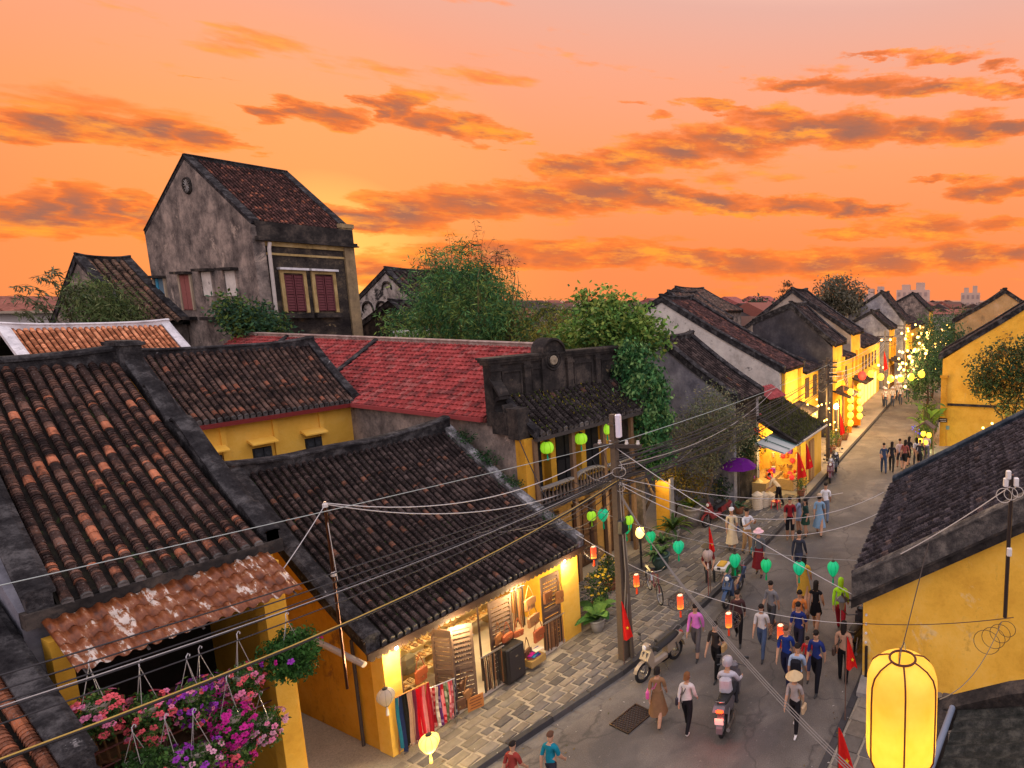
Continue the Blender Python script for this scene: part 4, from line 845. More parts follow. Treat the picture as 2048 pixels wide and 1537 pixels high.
# far apartment blocks, pinkish haze put into wall and window colours
def block(name, label, x, y, w, d, h, col, floors, cols, ang):
    b_ = thing(name, label, 'building', (x, y, 0), R(ang)); g = B(col); g.box(0, d, 0, w, 0, h); g.ob('wall', MATTE, b_)
    g = B(tuple(v*.9 for v in col)); g.box(d*.2, d*.8, w*.15, w*.4, h, h+3); g.box(d*.2, d*.7, w*.6, w*.85, h, h+2.2); g.ob('roof_house', MATTE, b_)
    for f in range(floors):
        for c in range(cols):
            z = h-2.6-f*3.2; yy = w*(c+.25)/cols
            if z < 4: continue
            g = B((.30, .21, .18)); g.box(-.12, -.01, yy, yy+w/cols*.5, z, z+1.6); g.ob('window', GLOSS, b_)
    return b_
block('apartment_block', 'tall pale apartment block on the skyline above the street end', 240, 52, 13, 9, 13.6, (.52, .37, .29), 4, 6, 8)
block('apartment_block', 'lower pale apartment block left of the tall one on the skyline', 215, 63, 8, 8, 11.5, (.5, .36, .29), 2, 4, 8)
block('apartment_block', 'distant block right of the tall apartment block on the skyline', 260, 34, 8, 8, 12.6, (.5, .36, .28), 3, 4, 8)
FR = [(120, 92, 'leftmost', 1.0), (128, 86, 'second from left', 1.4), (135, 79, 'third from left', 1.8), (150, 80, 'fourth from left', 2.2), (165, 84, 'rightmost', 2.6)]
for i, (x, y, w, dz) in enumerate(FR):
    h = thing('distant_house', 'distant house with pinkish-red roof left of the big gable, %s of the row' % w, 'house', (x, y, 0), R(10), 'distant red roofs')
    g = B((.4, .3, .27)); g.box(0, 8, 0, 9, 0, 7.4+dz*.3); g.ob('wall', MATTE, h)
    g = B((.30, .10, .085)); g.prism([(-.4, -.5, 7.4+dz*.3), (-.4, 4.5, 9.0+dz*.6), (-.4, 9.5, 7.4+dz*.3)], (8.8, 0, 0)); g.ob('roof', REDT, h)
FL = [(14, 62, 'white two-storey house far left behind the bamboo spray', (.5, .47, .44)), (10.5, 52, 'low white house with dark roof at the left edge of the skyline', (.45, .42, .4)), (20, 75, 'far pale house with red roof behind the left bamboo', (.42, .36, .33))]
for i, (x, y, lb, c_) in enumerate(FL):
    h = thing('distant_house', lb, 'house', (x, y, 0), R(4)); g = B(c_); g.box(0, 6, 0, 6, 0, 8.0); g.ob('wall', MATTE, h)
    g = B((.22, .08, .06) if i != 1 else (.06, .05, .05)); g.prism([(-.3, -.4, 8.0), (-.3, 3, 9.0-.9*(i == 1)), (-.3, 6.4, 8.0)], (6.6, 0, 0)); g.ob('roof', REDT, h)
    for k in range(3): g = B((.08, .08, .09)); g.box(-.08, -.01, .6+k*1.9, 1.5+k*1.9, 6.6, 7.6); g.ob('window', GLOSS, h)

# the rest of the town out to the horizon, too far to tell its houses apart
g = B(); rt = random.Random(21)
for i in range(900):
    a = R(rt.uniform(-2, 84)); d = 75+330*rt.random()**1.4; x, y = d*math.cos(a), d*math.sin(a)
    if x < 130 and interp(RK, min(x, 119))-9 < y < interp(LK, min(x, 119))+12: continue
    if x < 30 and y > 40 and d < 85: continue
    w, l, h = rt.uniform(4, 8), rt.uniform(6, 12), rt.uniform(4.2, 6.4)+d*.004; rz = R(rt.choice((8, 8, 98)))+rt.uniform(-.15, .15); k = rt.uniform(.7, 1.2)
    g.T = Matrix.Translation((x, y, 0)) @ Matrix.Rotation(rz, 4, 'Z')
    wc = rt.choice([(.34, .27, .2), (.3, .22, .12), (.22, .2, .18), (.4, .36, .3)]); rc = rt.choice([(.07, .045, .038), (.10, .055, .042), (.05, .04, .038), (.20, .075, .055)])
    g.box(0, l, 0, w, 0, h, tuple(v*k for v in wc)); hr = h+w*rt.uniform(.2, .32)
    g.prism([(-.3, -.4, h), (-.3, w/2, hr), (-.3, w+.4, h)], (l+.6, 0, 0), tuple(v*k for v in rc))
g.T = None; tag(g.ob('distant_town', MATTE), 'jumble of low roofs stretching to the horizon behind the old town', 'town', kind='stuff')
g = B(); blobs = []
for i in range(150):
    a = R(rt.uniform(0, 82)); d = 80+250*rt.random(); x, y = d*math.cos(a), d*math.sin(a)
    if x < 130 and interp(RK, min(x, 119))-6 < y < interp(LK, min(x, 119))+8: continue
    r_ = rt.uniform(2, 4); blobs.append((x, y, rt.uniform(4.2, 6.2), r_, r_, r_*.7, 60))
leaves_later = blobs

# ================================================================ vegetation
def leaves(g, blobs, size, ratio, cols, seed=1, droop=.3, clump=.35, per=14, shell=.45):
    """leaf-sized faces gathered in clumps through the given ellipsoids"""
    r = random.Random(seed)
    for (cx, cy, cz, rx, ry, rz, n) in blobs:
        k = max(1, n//per)
        for _ in range(k):
            while True:
                a, b, c = r.uniform(-1, 1), r.uniform(-1, 1), r.uniform(-1, 1); d = a*a+b*b+c*c
                if d < 1 and (d > shell*shell or r.random() < .25): break
            w = 1+.18*math.sin(a*5+seed)+.12*math.sin(b*7+c*4)
            px, py, pz = cx+a*rx*w, cy+b*ry*w, cz+c*rz*w
            base = r.choice(cols); kk = r.uniform(.65, 1.35)
            for _ in range(per):
                x, y, z = px+r.gauss(0, clump), py+r.gauss(0, clump), pz+r.gauss(0, clump*.8)
                l = size*r.uniform(.6, 1.25); t = Vector((r.gauss(0, 1), r.gauss(0, 1), r.gauss(-droop*2, .8))).normalized()
                s = t.cross(Vector((r.gauss(0, 1), r.gauss(0, 1), r.gauss(0, 1)))).normalized()*l*ratio
                p = Vector((x, y, z)); m = p+t*l*.5; q = kk*r.uniform(.8, 1.2)
                g.add([p, m+s, p+t*l, m-s], [(0, 1, 2, 3)], (base[0]*q, base[1]*q, base[2]*q))
def limb(g, p, q, r0, r1, seed, bend=.12, n=5):
    r = random.Random(seed); p, q = Vector(p), Vector(q); L_ = (q-p).length; pts = []
    for i in range(n+1):
        t = i/n; o = Vector((r.uniform(-1, 1), r.uniform(-1, 1), r.uniform(-.4, .4)))*L_*bend*math.sin(math.pi*t)*.6; pts.append(p.lerp(q, t)+o)
    g.tube(pts, [r0+(r1-r0)*i/n for i in range(n+1)], 6)
def tree(name, label, base, trunk_top, blobs, size, ratio, cols, seed, r0=.12, droop=.3, clump=.3, per=14, cat='tree', bark=(.09, .065, .045), group=None, shell=.45):
    t = thing(name, label, cat, base, 0, group); o = Vector(base)
    g = B(bark); tt = Vector(trunk_top)-o; limb(g, (0, 0, 0), tt, r0, r0*.55, seed)
    for i, b in enumerate(blobs):
        c = Vector(b[:3])-o; limb(g, tt*.75+Vector((0, 0, 0)), c, r0*.5, r0*.12, seed+i+1)
        rr = random.Random(seed*7+i)
        for k in range(5): limb(g, c*.9+tt*.1, c+Vector((rr.uniform(-.8, .8)*b[3], rr.uniform(-.8, .8)*b[4], rr.uniform(-.3, .85)*b[5])), r0*.2, r0*.05, seed+k*13+i)
    g.ob('trunk', BARK, t)
    g = B(); leaves(g, [(b[0]-o.x, b[1]-o.y, b[2]-o.z, *b[3:]) for b in blobs], size, ratio, cols, seed, droop, clump, per, shell); g.ob('crown', LEAF, t)
    return t
g = B(); leaves(g, leaves_later, 1.1, .35, [(.05, .07, .035), (.04, .055, .03), (.07, .08, .035)], 5, .1, .8, 6, .3); tag(g.ob('distant_treetops', LEAF), 'hazy dark treetops scattered among the distant roofs', 'trees', kind='stuff')
GB = [(.05, .15, .05), (.09, .20, .06), (.025, .085, .035), (.15, .22, .05)]
OL = [(.15, .15, .025), (.10, .13, .025), (.20, .17, .03), (.06, .10, .025)]
MG = [(.08, .18, .035), (.14, .24, .045), (.045, .11, .028), (.21, .28, .06)]
VG = [(.04, .135, .042), (.075, .19, .06), (.02, .075, .028), (.14, .25, .08)]
# bamboo behind the red roof
t = thing('bamboo_clump', 'big feathery bamboo clump with thin dark sprays on top, behind the red roof', 'bamboo', (18, 25, 0))
g = B((.13, .11, .05)); rr = random.Random(5)
for i in range(34):
    a = rr.random()*6.28; d = rr.random()**.5; x, y = d*1.3*math.cos(a), d*3.0*math.sin(a)-.3; h = rr.uniform(7.5, 10.2)
    g.tube([(x*.6, y*.6, 3), (x*.85, y*.85, 6.5), (x*1.15, y*1.15, h), (x*1.2+rr.uniform(-.3, .3), y*1.15+rr.uniform(-.3, .3), h+.4)], [.035, .03, .018, .006], 5)
g.ob('culm', BARK, t)
g = B()
leaves(g, [(0, -.2, 8.3, 1.7, 2.9, 2.5, 20000), (-.4, 2.6, 7.2, 1.2, 1.6, 1.4, 3500), (-.2, -2.6, 7.4, 1.2, 1.6, 1.4, 3000)], .24, .09, GB, 3, .35, .22, 16, .5); g.ob('crown', LEAF, t)
g = B((.05, .04, .03))
for i in range(46):       # the sprays that stand against the sky
    y = rr.uniform(-3.6, 2.2); z = 10.3+rr.uniform(-.6, .5)-.12*abs(y); hh = rr.uniform(.8, 2.3)*(1-.22*abs(y+.9)); hh = max(.5, hh)
    dx, dy = rr.uniform(-.4, .4), rr.uniform(-.55, .45); P = [(dx*u*u, y+dy*u*u*1.2, z+hh*u*(1-.12*u)) for u in (0, .35, .7, 1)]
    g.tube(P, [.012, .009, .006, .003], 4)
    for k in range(11):
        u = rr.uniform(.25, 1); q = Vector((dx*u*u+rr.gauss(0, .09), y+dy*u*u*1.2+rr.gauss(0, .1), z+hh*u*(1-.12*u)+rr.gauss(0, .06)))
        d = Vector((rr.gauss(0, .6), rr.gauss(0, .8), rr.uniform(-1, .1))).normalized()*rr.uniform(.14, .26); s = Vector((.02, .03, .02))
        g.add([q, q+d*.5+s, q+d, q+d*.5-s], [(0, 1, 2, 3)], rr.choice([(.035, .03, .012), (.05, .05, .015), (.06, .035, .012)]))
g.ob('top_spray', LEAF, t)
tree('olive_tree', 'yellow-olive fine-leaved tree between the bamboo and the leafy creeper', (19, 20.6, 0), (19, 20.6, 6), [(19, 21.0, 7.4, 1.2, 1.7, 1.2, 3200), (18.2, 19.4, 6.9, 1, 1.2, .8, 1600)], .2, .12, OL, 11, .12, clump=.25)
tree('leafy_tree', 'broad-leaved green tree rising over the end of the black parapet', (17.4, 15.4, 0), (17.3, 15.5, 5.5),
     [(17.0, 16.0, 7.6, 1.0, 1.5, .9, 2600), (16.9, 15.0, 7.6, 1.0, 1.2, 1.0, 2400), (17.2, 17.8, 7.1, .8, 1.0, .6, 900), (16.8, 16.6, 8.6, .4, .45, .55, 350), (16.9, 15.4, 8.55, .45, .5, .5, 350), (17.1, 14.2, 7.4, .8, .8, .8, 1300)], .21, .24, MG, 13, .14, droop=.2, clump=.2, per=9)
tree('creeper', 'thick green creeper cascading down the right end of the balcony house', (16.2, 13.6, 0), (16.3, 13.6, 4.5),
     [(16.3, 13.9, 6.6, .55, .7, .7, 1500), (16.2, 13.3, 5.6, .55, .65, .9, 2600), (16.05, 13.0, 4.6, .5, .6, .8, 2400), (15.9, 12.8, 3.6, .45, .5, .8, 2000), (16.0, 14.2, 6.1, .4, .4, .6, 700), (15.6, 13.6, 5.6, .35, .4, .35, 350)], .16, .28, VG, 17, .08, droop=.7, clump=.13, per=10)
tree('shrub', 'dense dark green shrub growing in front of the tall old house', (13.9, 32.2, 6), (13.9, 32.2, 7.2), [(13.5, 32.2, 7.8, .75, .9, .8, 2200), (12.9, 32.3, 8.2, .4, .5, .75, 800), (14.2, 32.2, 7.5, .5, .7, .6, 900)], .2, .22, [(.035, .09, .045), (.05, .12, .045), (.025, .065, .035), (.09, .14, .03)], 19, .06, cat='shrub', clump=.2, per=10)
tree('bamboo_bush', 'rounded pale green bamboo bush at far left behind the orange roof', (10.9, 38.5, 4), (10.9, 38.5, 7.5), [(10.95, 38, 8.5, .85, 1.2, 1.15, 3600), (11.6, 38, 8.0, .5, .8, .7, 800)], .26, .09, [(.11, .15, .05), (.07, .11, .035), (.15, .18, .07), (.045, .08, .03)], 23, .05, droop=.6, clump=.24, cat='bush')
t = thing('bamboo_spray', 'arching bamboo sprays at the left edge of the skyline', 'bamboo', (9.6, 38, 5)); g = B((.06, .06, .025)); rr = random.Random(8)
for (x0, x1, z1) in ((.3, -.75, 4.3), (.2, -1.0, 3.9), (.5, .2, 4.95), (.6, -.2, 4.7), (.1, -.4, 3.6), (.5, .6, 4.2), (.0, -.9, 3.3), (.8, .9, 4.4)):
    P = [Vector((x0+(x1-x0)*u*u, rr.uniform(-.1, .1), (z1)*math.sin(u*1.75)/math.sin(1.5))) for u in (0, .2, .4, .6, .75, .88, 1)]
    g.tube(P, [.02, .018, .015, .012, .009, .006, .004], 4)
    for k in range(60):
        u = rr.uniform(.5, 1); i = min(5, int(u*6)); q = P[i].lerp(P[i+1], u*6-i)+Vector((rr.gauss(0, .08), rr.gauss(0, .2), rr.gauss(-.08, .08)))
        d = Vector((rr.gauss(0, .6), rr.gauss(0, .6), -rr.random())).normalized()*rr.uniform(.18, .32); s = Vector((.025, .0, .02))
        g.add([q, q+d*.5+s, q+d, q+d*.5-s], [(0, 1, 2, 3)], rr.choice([(.05, .06, .025), (.09, .10, .05), (.12, .14, .08)]))
g.ob('spray', LEAF, t)
tree('thin_leaved_tree', 'wispy grey-green tree with fine twigs in front of the rain-streaked gable', (18.9, 12.6, 0), (18.9, 12.6, 2.6),
     [(18.9, 12.4, 4.4, .9, 1.0, 1.0, 2600), (18.8, 13.4, 3.4, .9, 1.0, .8, 2300), (19.1, 11.7, 3.6, .8, .8, .7, 2000), (18.6, 12.8, 2.6, .8, 1.0, .6, 1700)], .13, .16, [(.17, .18, .10), (.12, .145, .075), (.22, .20, .11), (.07, .095, .05)], 29, .08, clump=.22, per=8, bark=(.13, .10, .075))
tree('ochre_bush', 'yellowish bush glowing under the wispy tree', (17.6, 13.3, 0), (17.6, 13.3, 1), [(17.6, 13.4, 1.9, .6, .7, .6, 900), (18.2, 12.8, 1.6, .6, .7, .6, 700)], .12, .2, [(.16, .12, .02), (.11, .10, .02), (.20, .13, .02)], 31, .05, cat='bush', clump=.15)
tree('garden_tree', 'dark leafy tree over the garden stall between wispy tree and lit stall', (21.3, 12.5, 0), (21.3, 12.5, 1.6), [(21.2, 12.4, 2.6, .9, .8, .8, 1500), (20.5, 12.9, 2.2, .7, .7, .7, 1000)], .15, .22, [(.025, .06, .025), (.04, .08, .03), (.02, .045, .02)], 33, .06, clump=.2, per=10)
tree('skyline_tree', 'tall grey-green tree with see-through crown on the skyline', (62, 24, 0), (62, 24, 7), [(62, 23.6, 9.6, 2.6, 2.6, 2.0, 2600), (62, 22.2, 8.4, 1.8, 1.8, 1.5, 1400), (62, 25.4, 8.2, 1.8, 1.8, 1.5, 1400)], .42, .2, [(.10, .10, .07), (.07, .075, .05), (.13, .12, .085)], 37, .2, clump=.4, per=8)
tree('pagoda_tree', 'small tiered silhouette tree on the skyline left of the dark gable', (88, 42.5, 0), (88, 42.5, 9.5), [(88, 42.5, 9.3, 1.6, 2.2, .3, 500), (88, 42.5, 10.4, .9, 1.3, .25, 300), (88, 42.5, 11.6, .6, .8, .22, 200)], .35, .2, [(.05, .055, .035), (.035, .04, .03)], 39, .15, clump=.25, per=6)
tree('courtyard_tree', 'dense tree with orange-tinged leaves in front of the tall yellow wall', (27.5, 1.9, 0), (27.4, 2.2, 3.4), [(27, 2.5, 5.6, 1.0, 1.2, 1.3, 2600), (27, 1.4, 6.0, 1.0, 1.2, 1.4, 2200), (27.2, 3.2, 4.9, .7, .7, .7, 1000), (27, 1.8, 4.2, .8, 1.0, .7, 1000)], .17, .25, [(.035, .075, .03), (.05, .10, .04), (.10, .10, .03), (.17, .09, .02), (.02, .05, .025)], 41, .11, clump=.18, per=9)
for i, (x, y, z, r_, lab) in enumerate(((44, 9.4, 3.6, 1.7, 'dark green tree on the right where the street narrows, nearest one'), (52, 10.7, 5.4, 2.2, 'dark green tree on the right of the far street, behind the nearest one'), (60, 11.6, 5.4, 2.4, 'bluish green tree on the right of the far street, farthest one'), (47, 8.0, 5.0, 1.7, 'bushy tree against the ochre-stained gable'), (72, 11.4, 6.0, 2.2, 'small dark tree closing the far street on the right'))):
    tree('street_tree', lab, (x, y, 0), (x, y, z*.6), [(x, y, z, r_*.8, r_*.9, r_, 1700), (x-.5, y+.6, z*.6, r_*.5, r_*.5, r_*.7, 700)], .26, .22, [(.03, .08, .035), (.045, .10, .045), (.025, .06, .03), (.06, .11, .04)], 50+i, .12, clump=.3, per=9, group='street trees')
for i, (x, y, z, lab) in enumerate(((110, 60, 8.6, 'leftmost'), (130, 58, 9.0, 'middle'), (160, 58, 9.4, 'rightmost'))):
    tree('distant_tree', 'distant dark treetop on the skyline above the roofs, %s of three' % lab, (x, y, 0), (x, y, 6), [(x, y, z-1.5, 3, 4, 2, 700)], .9, .3, [(.05, .065, .04), (.04, .05, .035)], 70+i, .2, clump=.7, per=6, group='distant treetops')
# banana and palm by the tall yellow house
t = thing('banana_plant', 'lit banana palm with long ribbed leaves at the corner of the tall yellow house', 'plant', (33.2, 7.0, 0)); rr = random.Random(4)
g = B((.12, .12, .05))
for k in range(4): g.tube([(0, k*.12-.2, 0), (rr.uniform(-.1, .1), k*.15-.2, 1.9+.3*k)], [.1, .06], 7)
g.ob('stem', BARK, t)
def frond(g, p, dirv, l, w, c, n=7, droop=.5):
    p = Vector(p); d = Vector(dirv).normalized(); s = d.cross(Vector((0, 0, 1)))
    s = s.normalized() if s.length > .01 else Vector((1, 0, 0)); vs = []
    for i in range(n+1):
        t_ = i/n; q = p+d*l*t_+Vector((0, 0, -droop*l*t_*t_)); ww = w*math.sin(math.pi*min(1, t_*.93+.05))**.7
        vs += [q+s*ww+Vector((0, 0, .25*ww)), q, q-s*ww+Vector((0, 0, .25*ww))]
    g.add(vs, [f for i in range(n) for f in ((3*i, 3*i+1, 3*i+4, 3*i+3), (3*i+1, 3*i+2, 3*i+5, 3*i+4))], c)
for k in range(15):
    a = rr.random()*6.28; e = rr.uniform(.5, 1.6); kk = rr.uniform(.7, 1.5)
    g = B(); frond(g, (rr.uniform(-.15, .15), rr.uniform(-.3, .3), rr.uniform(1.2, 2.6)), (math.cos(a), math.sin(a), e), rr.uniform(1.1, 2.0), rr.uniform(.14, .26), (.12*kk, .22*kk, .03), droop=.45); g.ob('leaf', LEAF, t)
lamp('plant_uplight', t, (-.9, .1, .5), 25, (.85, 1, .45), .1)
for i, (x, y, s_, lab) in enumerate(((32.0, 6.9, 1.0, 'low lit foliage at the foot of the banana palm'), (35.5, 7.6, 1.2, 'foliage behind the banana palm along the right of the street'), (38.5, 8.0, 1.2, 'bushy pot plants along the right wall past the banana palm'))):
    tree('bush', lab, (x, y, 0), (x, y, .5), [(x, y, .9*s_, .45*s_, .45*s_, .7*s_, 700)], .2, .2, [(.08, .15, .03), (.12, .20, .03), (.05, .10, .025)], 90+i, .04, cat='bush', clump=.15, per=7)

# ---------------------------------------------------------------- potted plants
def pot(g, r, h, c=None): g.lathe([(0, 0), (r*.68, 0), (r*.9, h*.7), (r, h*.9), (r*1.06, h*.92), (r*1.06, h), (r*.9, h), (r*.85, h*.9), (0, h*.88)], 14, (0, 0, 0), c)
def potted(label, loc, r, h, pc, kind, cols, seed, ph=1.0, n=500, sz=.14):
    t = thing('potted_plant', label, 'plant', loc); g = B(pc); pot(g, r, h); g.ob('pot', STONE, t, True); rr = random.Random(seed)
    if kind == 'bush':
        g = B((.08, .06, .04))
        for k in range(5): g.tube([(0, 0, h*.8), (rr.uniform(-.2, .2)*ph, rr.uniform(-.2, .2)*ph, h+ph*.6)], [.015, .006], 4)
        g.ob('stem', BARK, t)
        g = B(); leaves(g, [(0, 0, h+ph*.5, r*1.2+.1*ph, r*1.2+.1*ph, ph*.5, n)], sz, .2, cols, seed, .2, .1, 7, .35); g.ob('foliage', LEAF, t)
    elif kind == 'arch':
        for k in range(n):
            a = rr.random()*6.28; kk = rr.uniform(.6, 1.4); c = rr.choice(cols); g = B()
            frond(g, (0, 0, h*.9), (math.cos(a), math.sin(a), rr.uniform(.5, 2.6)), ph*rr.uniform(.6, 1.1), sz*.35, tuple(v*kk for v in c), 5, .55); g.ob('leaf', LEAF, t)
    elif kind == 'flower':
        g = B(); leaves(g, [(0, 0, h+ph*.45, r*1.5, r*1.5, ph*.5, n)], sz, .28, cols, seed, .2, .06, 7, .4); g.ob('foliage', LEAF, t)
        me = flower_mesh((.75, .5, .02), .5)
        for k in range(34):
            a = rr.random()*6.28; u = rr.random(); o = put('flower', me, t, (r*1.5*math.cos(a)*math.sqrt(1-u*u*.7), r*1.5*math.sin(a)*math.sqrt(1-u*u*.7), h+ph*.4+ph*.55*u)); o.rotation_euler = (rr.uniform(-.8, .8), rr.uniform(-.8, .8), a); o.scale = (1.1, 1.1, 1.1)
    return t
def flower_mesh(c, k=1.0, r=.042):
    g = B(); n = 5
    for i in range(n):
        a = 2*math.pi*i/n; b = .55; P = lambda q, rad, z: (rad*math.cos(q), rad*math.sin(q), z)
        g.add([(0, 0, -.006), P(a-b*1.05, r*.72, .004), P(a-b*.5, r, 0), P(a+b*.5, r, .0), P(a+b*1.05, r*.72, .004)], [(0, 1, 2, 3, 4)], tuple(v*(.85+.1*(i % 3)) for v in c))
    g.lathe([(r*.22, 0), (r*.15, .01), (0, .012)], 6, (0, 0, .0), (.7, .55, .15) if k != 1 else tuple(v*.5 for v in c))
    return g.mesh('flower', PETAL)
TERRA = (.28, .12, .07); CEM = (.30, .29, .27)
potted('big-leaved plant in a square cement pot beside the shop pier', (10.75, 10.75, .1), .2, .34, CEM, 'arch', [(.06, .15, .03), (.10, .20, .04), (.04, .11, .03)], 1, .75, 16, .42)
potted('taller big-leaved plant between shop corner and chrysanthemum bush', (11.0, 11.05, .1), .16, .26, CEM, 'arch', [(.07, .17, .035), (.10, .20, .04)], 2, .9, 10, .42)
potted('bush of yellow chrysanthemums by the shop corner', (11.45, 11.35, .1), .24, .3, TERRA, 'flower', [(.03, .07, .02), (.04, .09, .025)], 3, 1.0, 900, .07)
potted('second yellow chrysanthemum bush, behind the wooden pole', (12.6, 12.0, .1), .22, .3, TERRA, 'flower', [(.03, .07, .02), (.04, .09, .025)], 4, .8, 800, .07)
potted('strappy plant in a tall pale pot beside the stall garden', (17.8, 12.7, .1), .36, .75, (.30, .27, .24), 'arch', [(.05, .11, .025), (.10, .15, .02), (.2, .2, .02)], 5, 1.0, 46, .16)
potted('bushy strap-leaved plant next to the tall pale pot', (16.3, 12.5, .1), .26, .45, CEM, 'arch', [(.04, .09, .025), (.09, .13, .02)], 6, 1.2, 50, .15)
potted('dark arching plant in a round green-glazed jar', (14.3, 11.5, .1), .3, .5, (.06, .10, .09), 'arch', [(.03, .075, .03), (.04, .09, .035)], 7, .85, 40, .13)
potted('arching plant in a grey tub behind the glazed jar', (15.2, 12.1, .1), .34, .42, (.2, .19, .18), 'arch', [(.035, .08, .03), (.05, .1, .03)], 8, .8, 36, .13)
potted('dark shrub in a pot under the purple umbrella', (19.8, 12.6, .1), .25, .35, CEM, 'bush', [(.025, .06, .025), (.03, .08, .03)], 9, 1.1, 400, .13)
potted('agave-like plant at the edge of the stall garden', (19.6, 11.7, .1), .2, .3, TERRA, 'arch', [(.05, .11, .06), (.07, .13, .07)], 10, .55, 18, .2)
potted('potted shrub beside the red flags of the lit stall', (22.6, 10.3, .1), .18, .3, TERRA, 'bush', [(.04, .10, .03), (.06, .13, .03)], 11, .6, 260, .1)
for i, (x, y, lab) in enumerate(((30.0, 11.75, 'kumquat bush in terracotta pot at the kerb, nearest of three'), (31.6, 12.0, 'kumquat bush in terracotta pot, middle of three by the kerb'), (33.3, 12.2, 'kumquat bush in terracotta pot, farthest of three by the kerb'))):
    potted(lab, (x, y, .1), .24, .4, TERRA, 'bush', [(.05, .11, .03), (.16, .15, .02), (.08, .14, .03)], 20+i, .8, 420, .11)
potted('round bush glowing beside the lantern columns', (37.2, 12.9, .1), .3, .4, TERRA, 'bush', [(.12, .12, .02), (.16, .09, .02)], 25, 1.3, 500, .13)

# ---------------------------------------------------------------- hanging baskets on the balcony
FLO = {'coral': flower_mesh((.85, .13, .16)), 'pink': flower_mesh((.85, .25, .42)), 'magenta': flower_mesh((.62, .02, .30)), 'violet': flower_mesh((.38, .05, .52)), 'pale': flower_mesh((.75, .38, .52))}
def basket(label, loc, rx, rz, kinds, nf, seed, wire=.5, leafn=1500, hook=True, lc=None, nl=.05):
    rx *= 1.12; rz *= 1.15; t = thing('hanging_basket', label, 'flower basket', loc, 0, 'flower baskets hanging from the balcony'); rr = random.Random(seed)
    g = B((.4, .36, .3)); g.lathe([(0, -.1), (.07, -.1), (.11, .0), (.115, .02), (.1, .02), (0, 0)], 12); g.ob('pot', MATTE, t)
    for k in range(3):
        a = 2.1*k+seed; g = B((.35, .33, .3)); g.tube([(.11*math.cos(a), .11*math.sin(a), .02), (0, 0, wire)], .0035, 4); g.ob('wire', GLOSS, t)
    g = B((.5, .5, .5)); g.tube([(0, 0, wire), (0, 0, wire+.05), (.02, 0, wire+.085), (.035, 0, wire+.06), (.03, 0, wire+.04)], .006, 5); g.ob('hook', GLOSS, t)
    g = B(); leaves(g, [(0, 0, -.02, rx*.85, rx*.85, rz*.6, leafn//2), (0, 0, -rz*.6, rx*.75, rx*.75, rz*.8, leafn//2)], nl, .24, lc or [(.04, .11, .025), (.06, .14, .03), (.03, .08, .02), (.11, .17, .04)], seed, .7, .035, 9, .35); g.ob('foliage', LEAF, t)
    for k in range(int(nf*1.7)):
        a = rr.random()*6.28; u = rr.uniform(-1.5, .55); w = math.sqrt(max(.05, 1-(u/1.5)**2)) if u < 0 else math.sqrt(max(.1, 1-(u/.7)**2))
        o = put('flower', FLO[rr.choice(kinds)], t, (rx*w*math.cos(a)*rr.uniform(.85, 1.08), rx*w*math.sin(a)*rr.uniform(.85, 1.08), u*rz*.85-.02))
        o.rotation_euler = (rr.gauss(0, .4), R(70)+rr.gauss(0, .35)-max(0, u)*.8, a); s_ = rr.uniform(.7, 1.1); o.scale = (s_, s_, s_)
    return t
basket('basket of coral-pink flowers, leftmost on the balcony', (2.36, 10.1, 3.95), .21, .26, ['coral', 'pink', 'coral'], 46, 1, .5)
basket('basket of coral flowers trailing long, second from left on the balcony', (2.72, 10.05, 3.68), .2, .32, ['coral', 'coral', 'pink'], 60, 2, .55)
basket('basket of mixed salmon and violet flowers in the middle of the balcony', (3.12, 10.05, 3.62), .2, .3, ['coral', 'violet', 'pink', 'violet'], 56, 3, .45)
basket('basket of violet flowers right behind the magenta cascade', (3.32, 10.3, 3.50), .2, .24, ['violet', 'violet', 'magenta'], 46, 4, .5)
basket('magenta flower cascade right of the middle of the balcony', (3.42, 9.95, 3.12), .2, .3, ['magenta'], 80, 5, .5)
basket('leafy basket with coral flowers high beside the right pier', (3.62, 10.05, 3.55), .19, .24, ['coral', 'pink'], 40, 6, .55)
basket('low basket of pale pink flowers beneath the right pier', (3.74, 10.0, 2.80), .22, .2, ['pale', 'pink', 'pale'], 60, 7, .35)
basket('low basket of red-magenta flowers left of the pale pink one', (3.45, 10.0, 2.62), .2, .18, ['magenta', 'coral'], 46, 8, .5)
basket('low basket with pale lilac flowers at the bottom edge', (3.02, 9.8, 2.95), .2, .2, ['pale', 'violet'], 40, 10, .5)
basket('dark leafy basket with deep violet blooms at the bottom edge', (2.78, 9.8, 3.05), .18, .2, ['violet'], 20, 11, .5)
basket('big mossy fern-like green ball with few violet flowers, right of the pier', (4.14, 10.0, 3.70), .31, .32, ['violet', 'magenta'], 6, 12, .42, 5200, nl=.06, lc=[(.03, .10, .02), (.045, .13, .025), (.025, .075, .018)])
basket('feathery green basket at the bottom left of the balcony', (2.5, 9.75, 3.22), .24, .22, ['coral'], 3, 13, .4, 2400, nl=.06, lc=[(.035, .09, .02), (.05, .12, .025), (.025, .06, .018)])
# ivy on the shop's right verge
t = thing('verge_ivy', 'dark ivy creeping along the right-hand edge of the shop roof', 'ivy', (10.6, 15.2, 0)); g = B()
for i in range(1):
    leaves(g, [(.02, .2, 4.85, .16, .6, .2, 900), (.02, -.7, 4.35, .16, .6, .25, 900), (-.02, -1.6, 3.85, .1, .6, .15, 350), (0, -2.9, 3.1, .08, .7, .1, 160)], .06, .35, [(.025, .07, .025), (.035, .09, .03), (.02, .05, .02)], 44, .3, .05, 8, .2)
g.ob('ivy_leaves', LEAF, t)

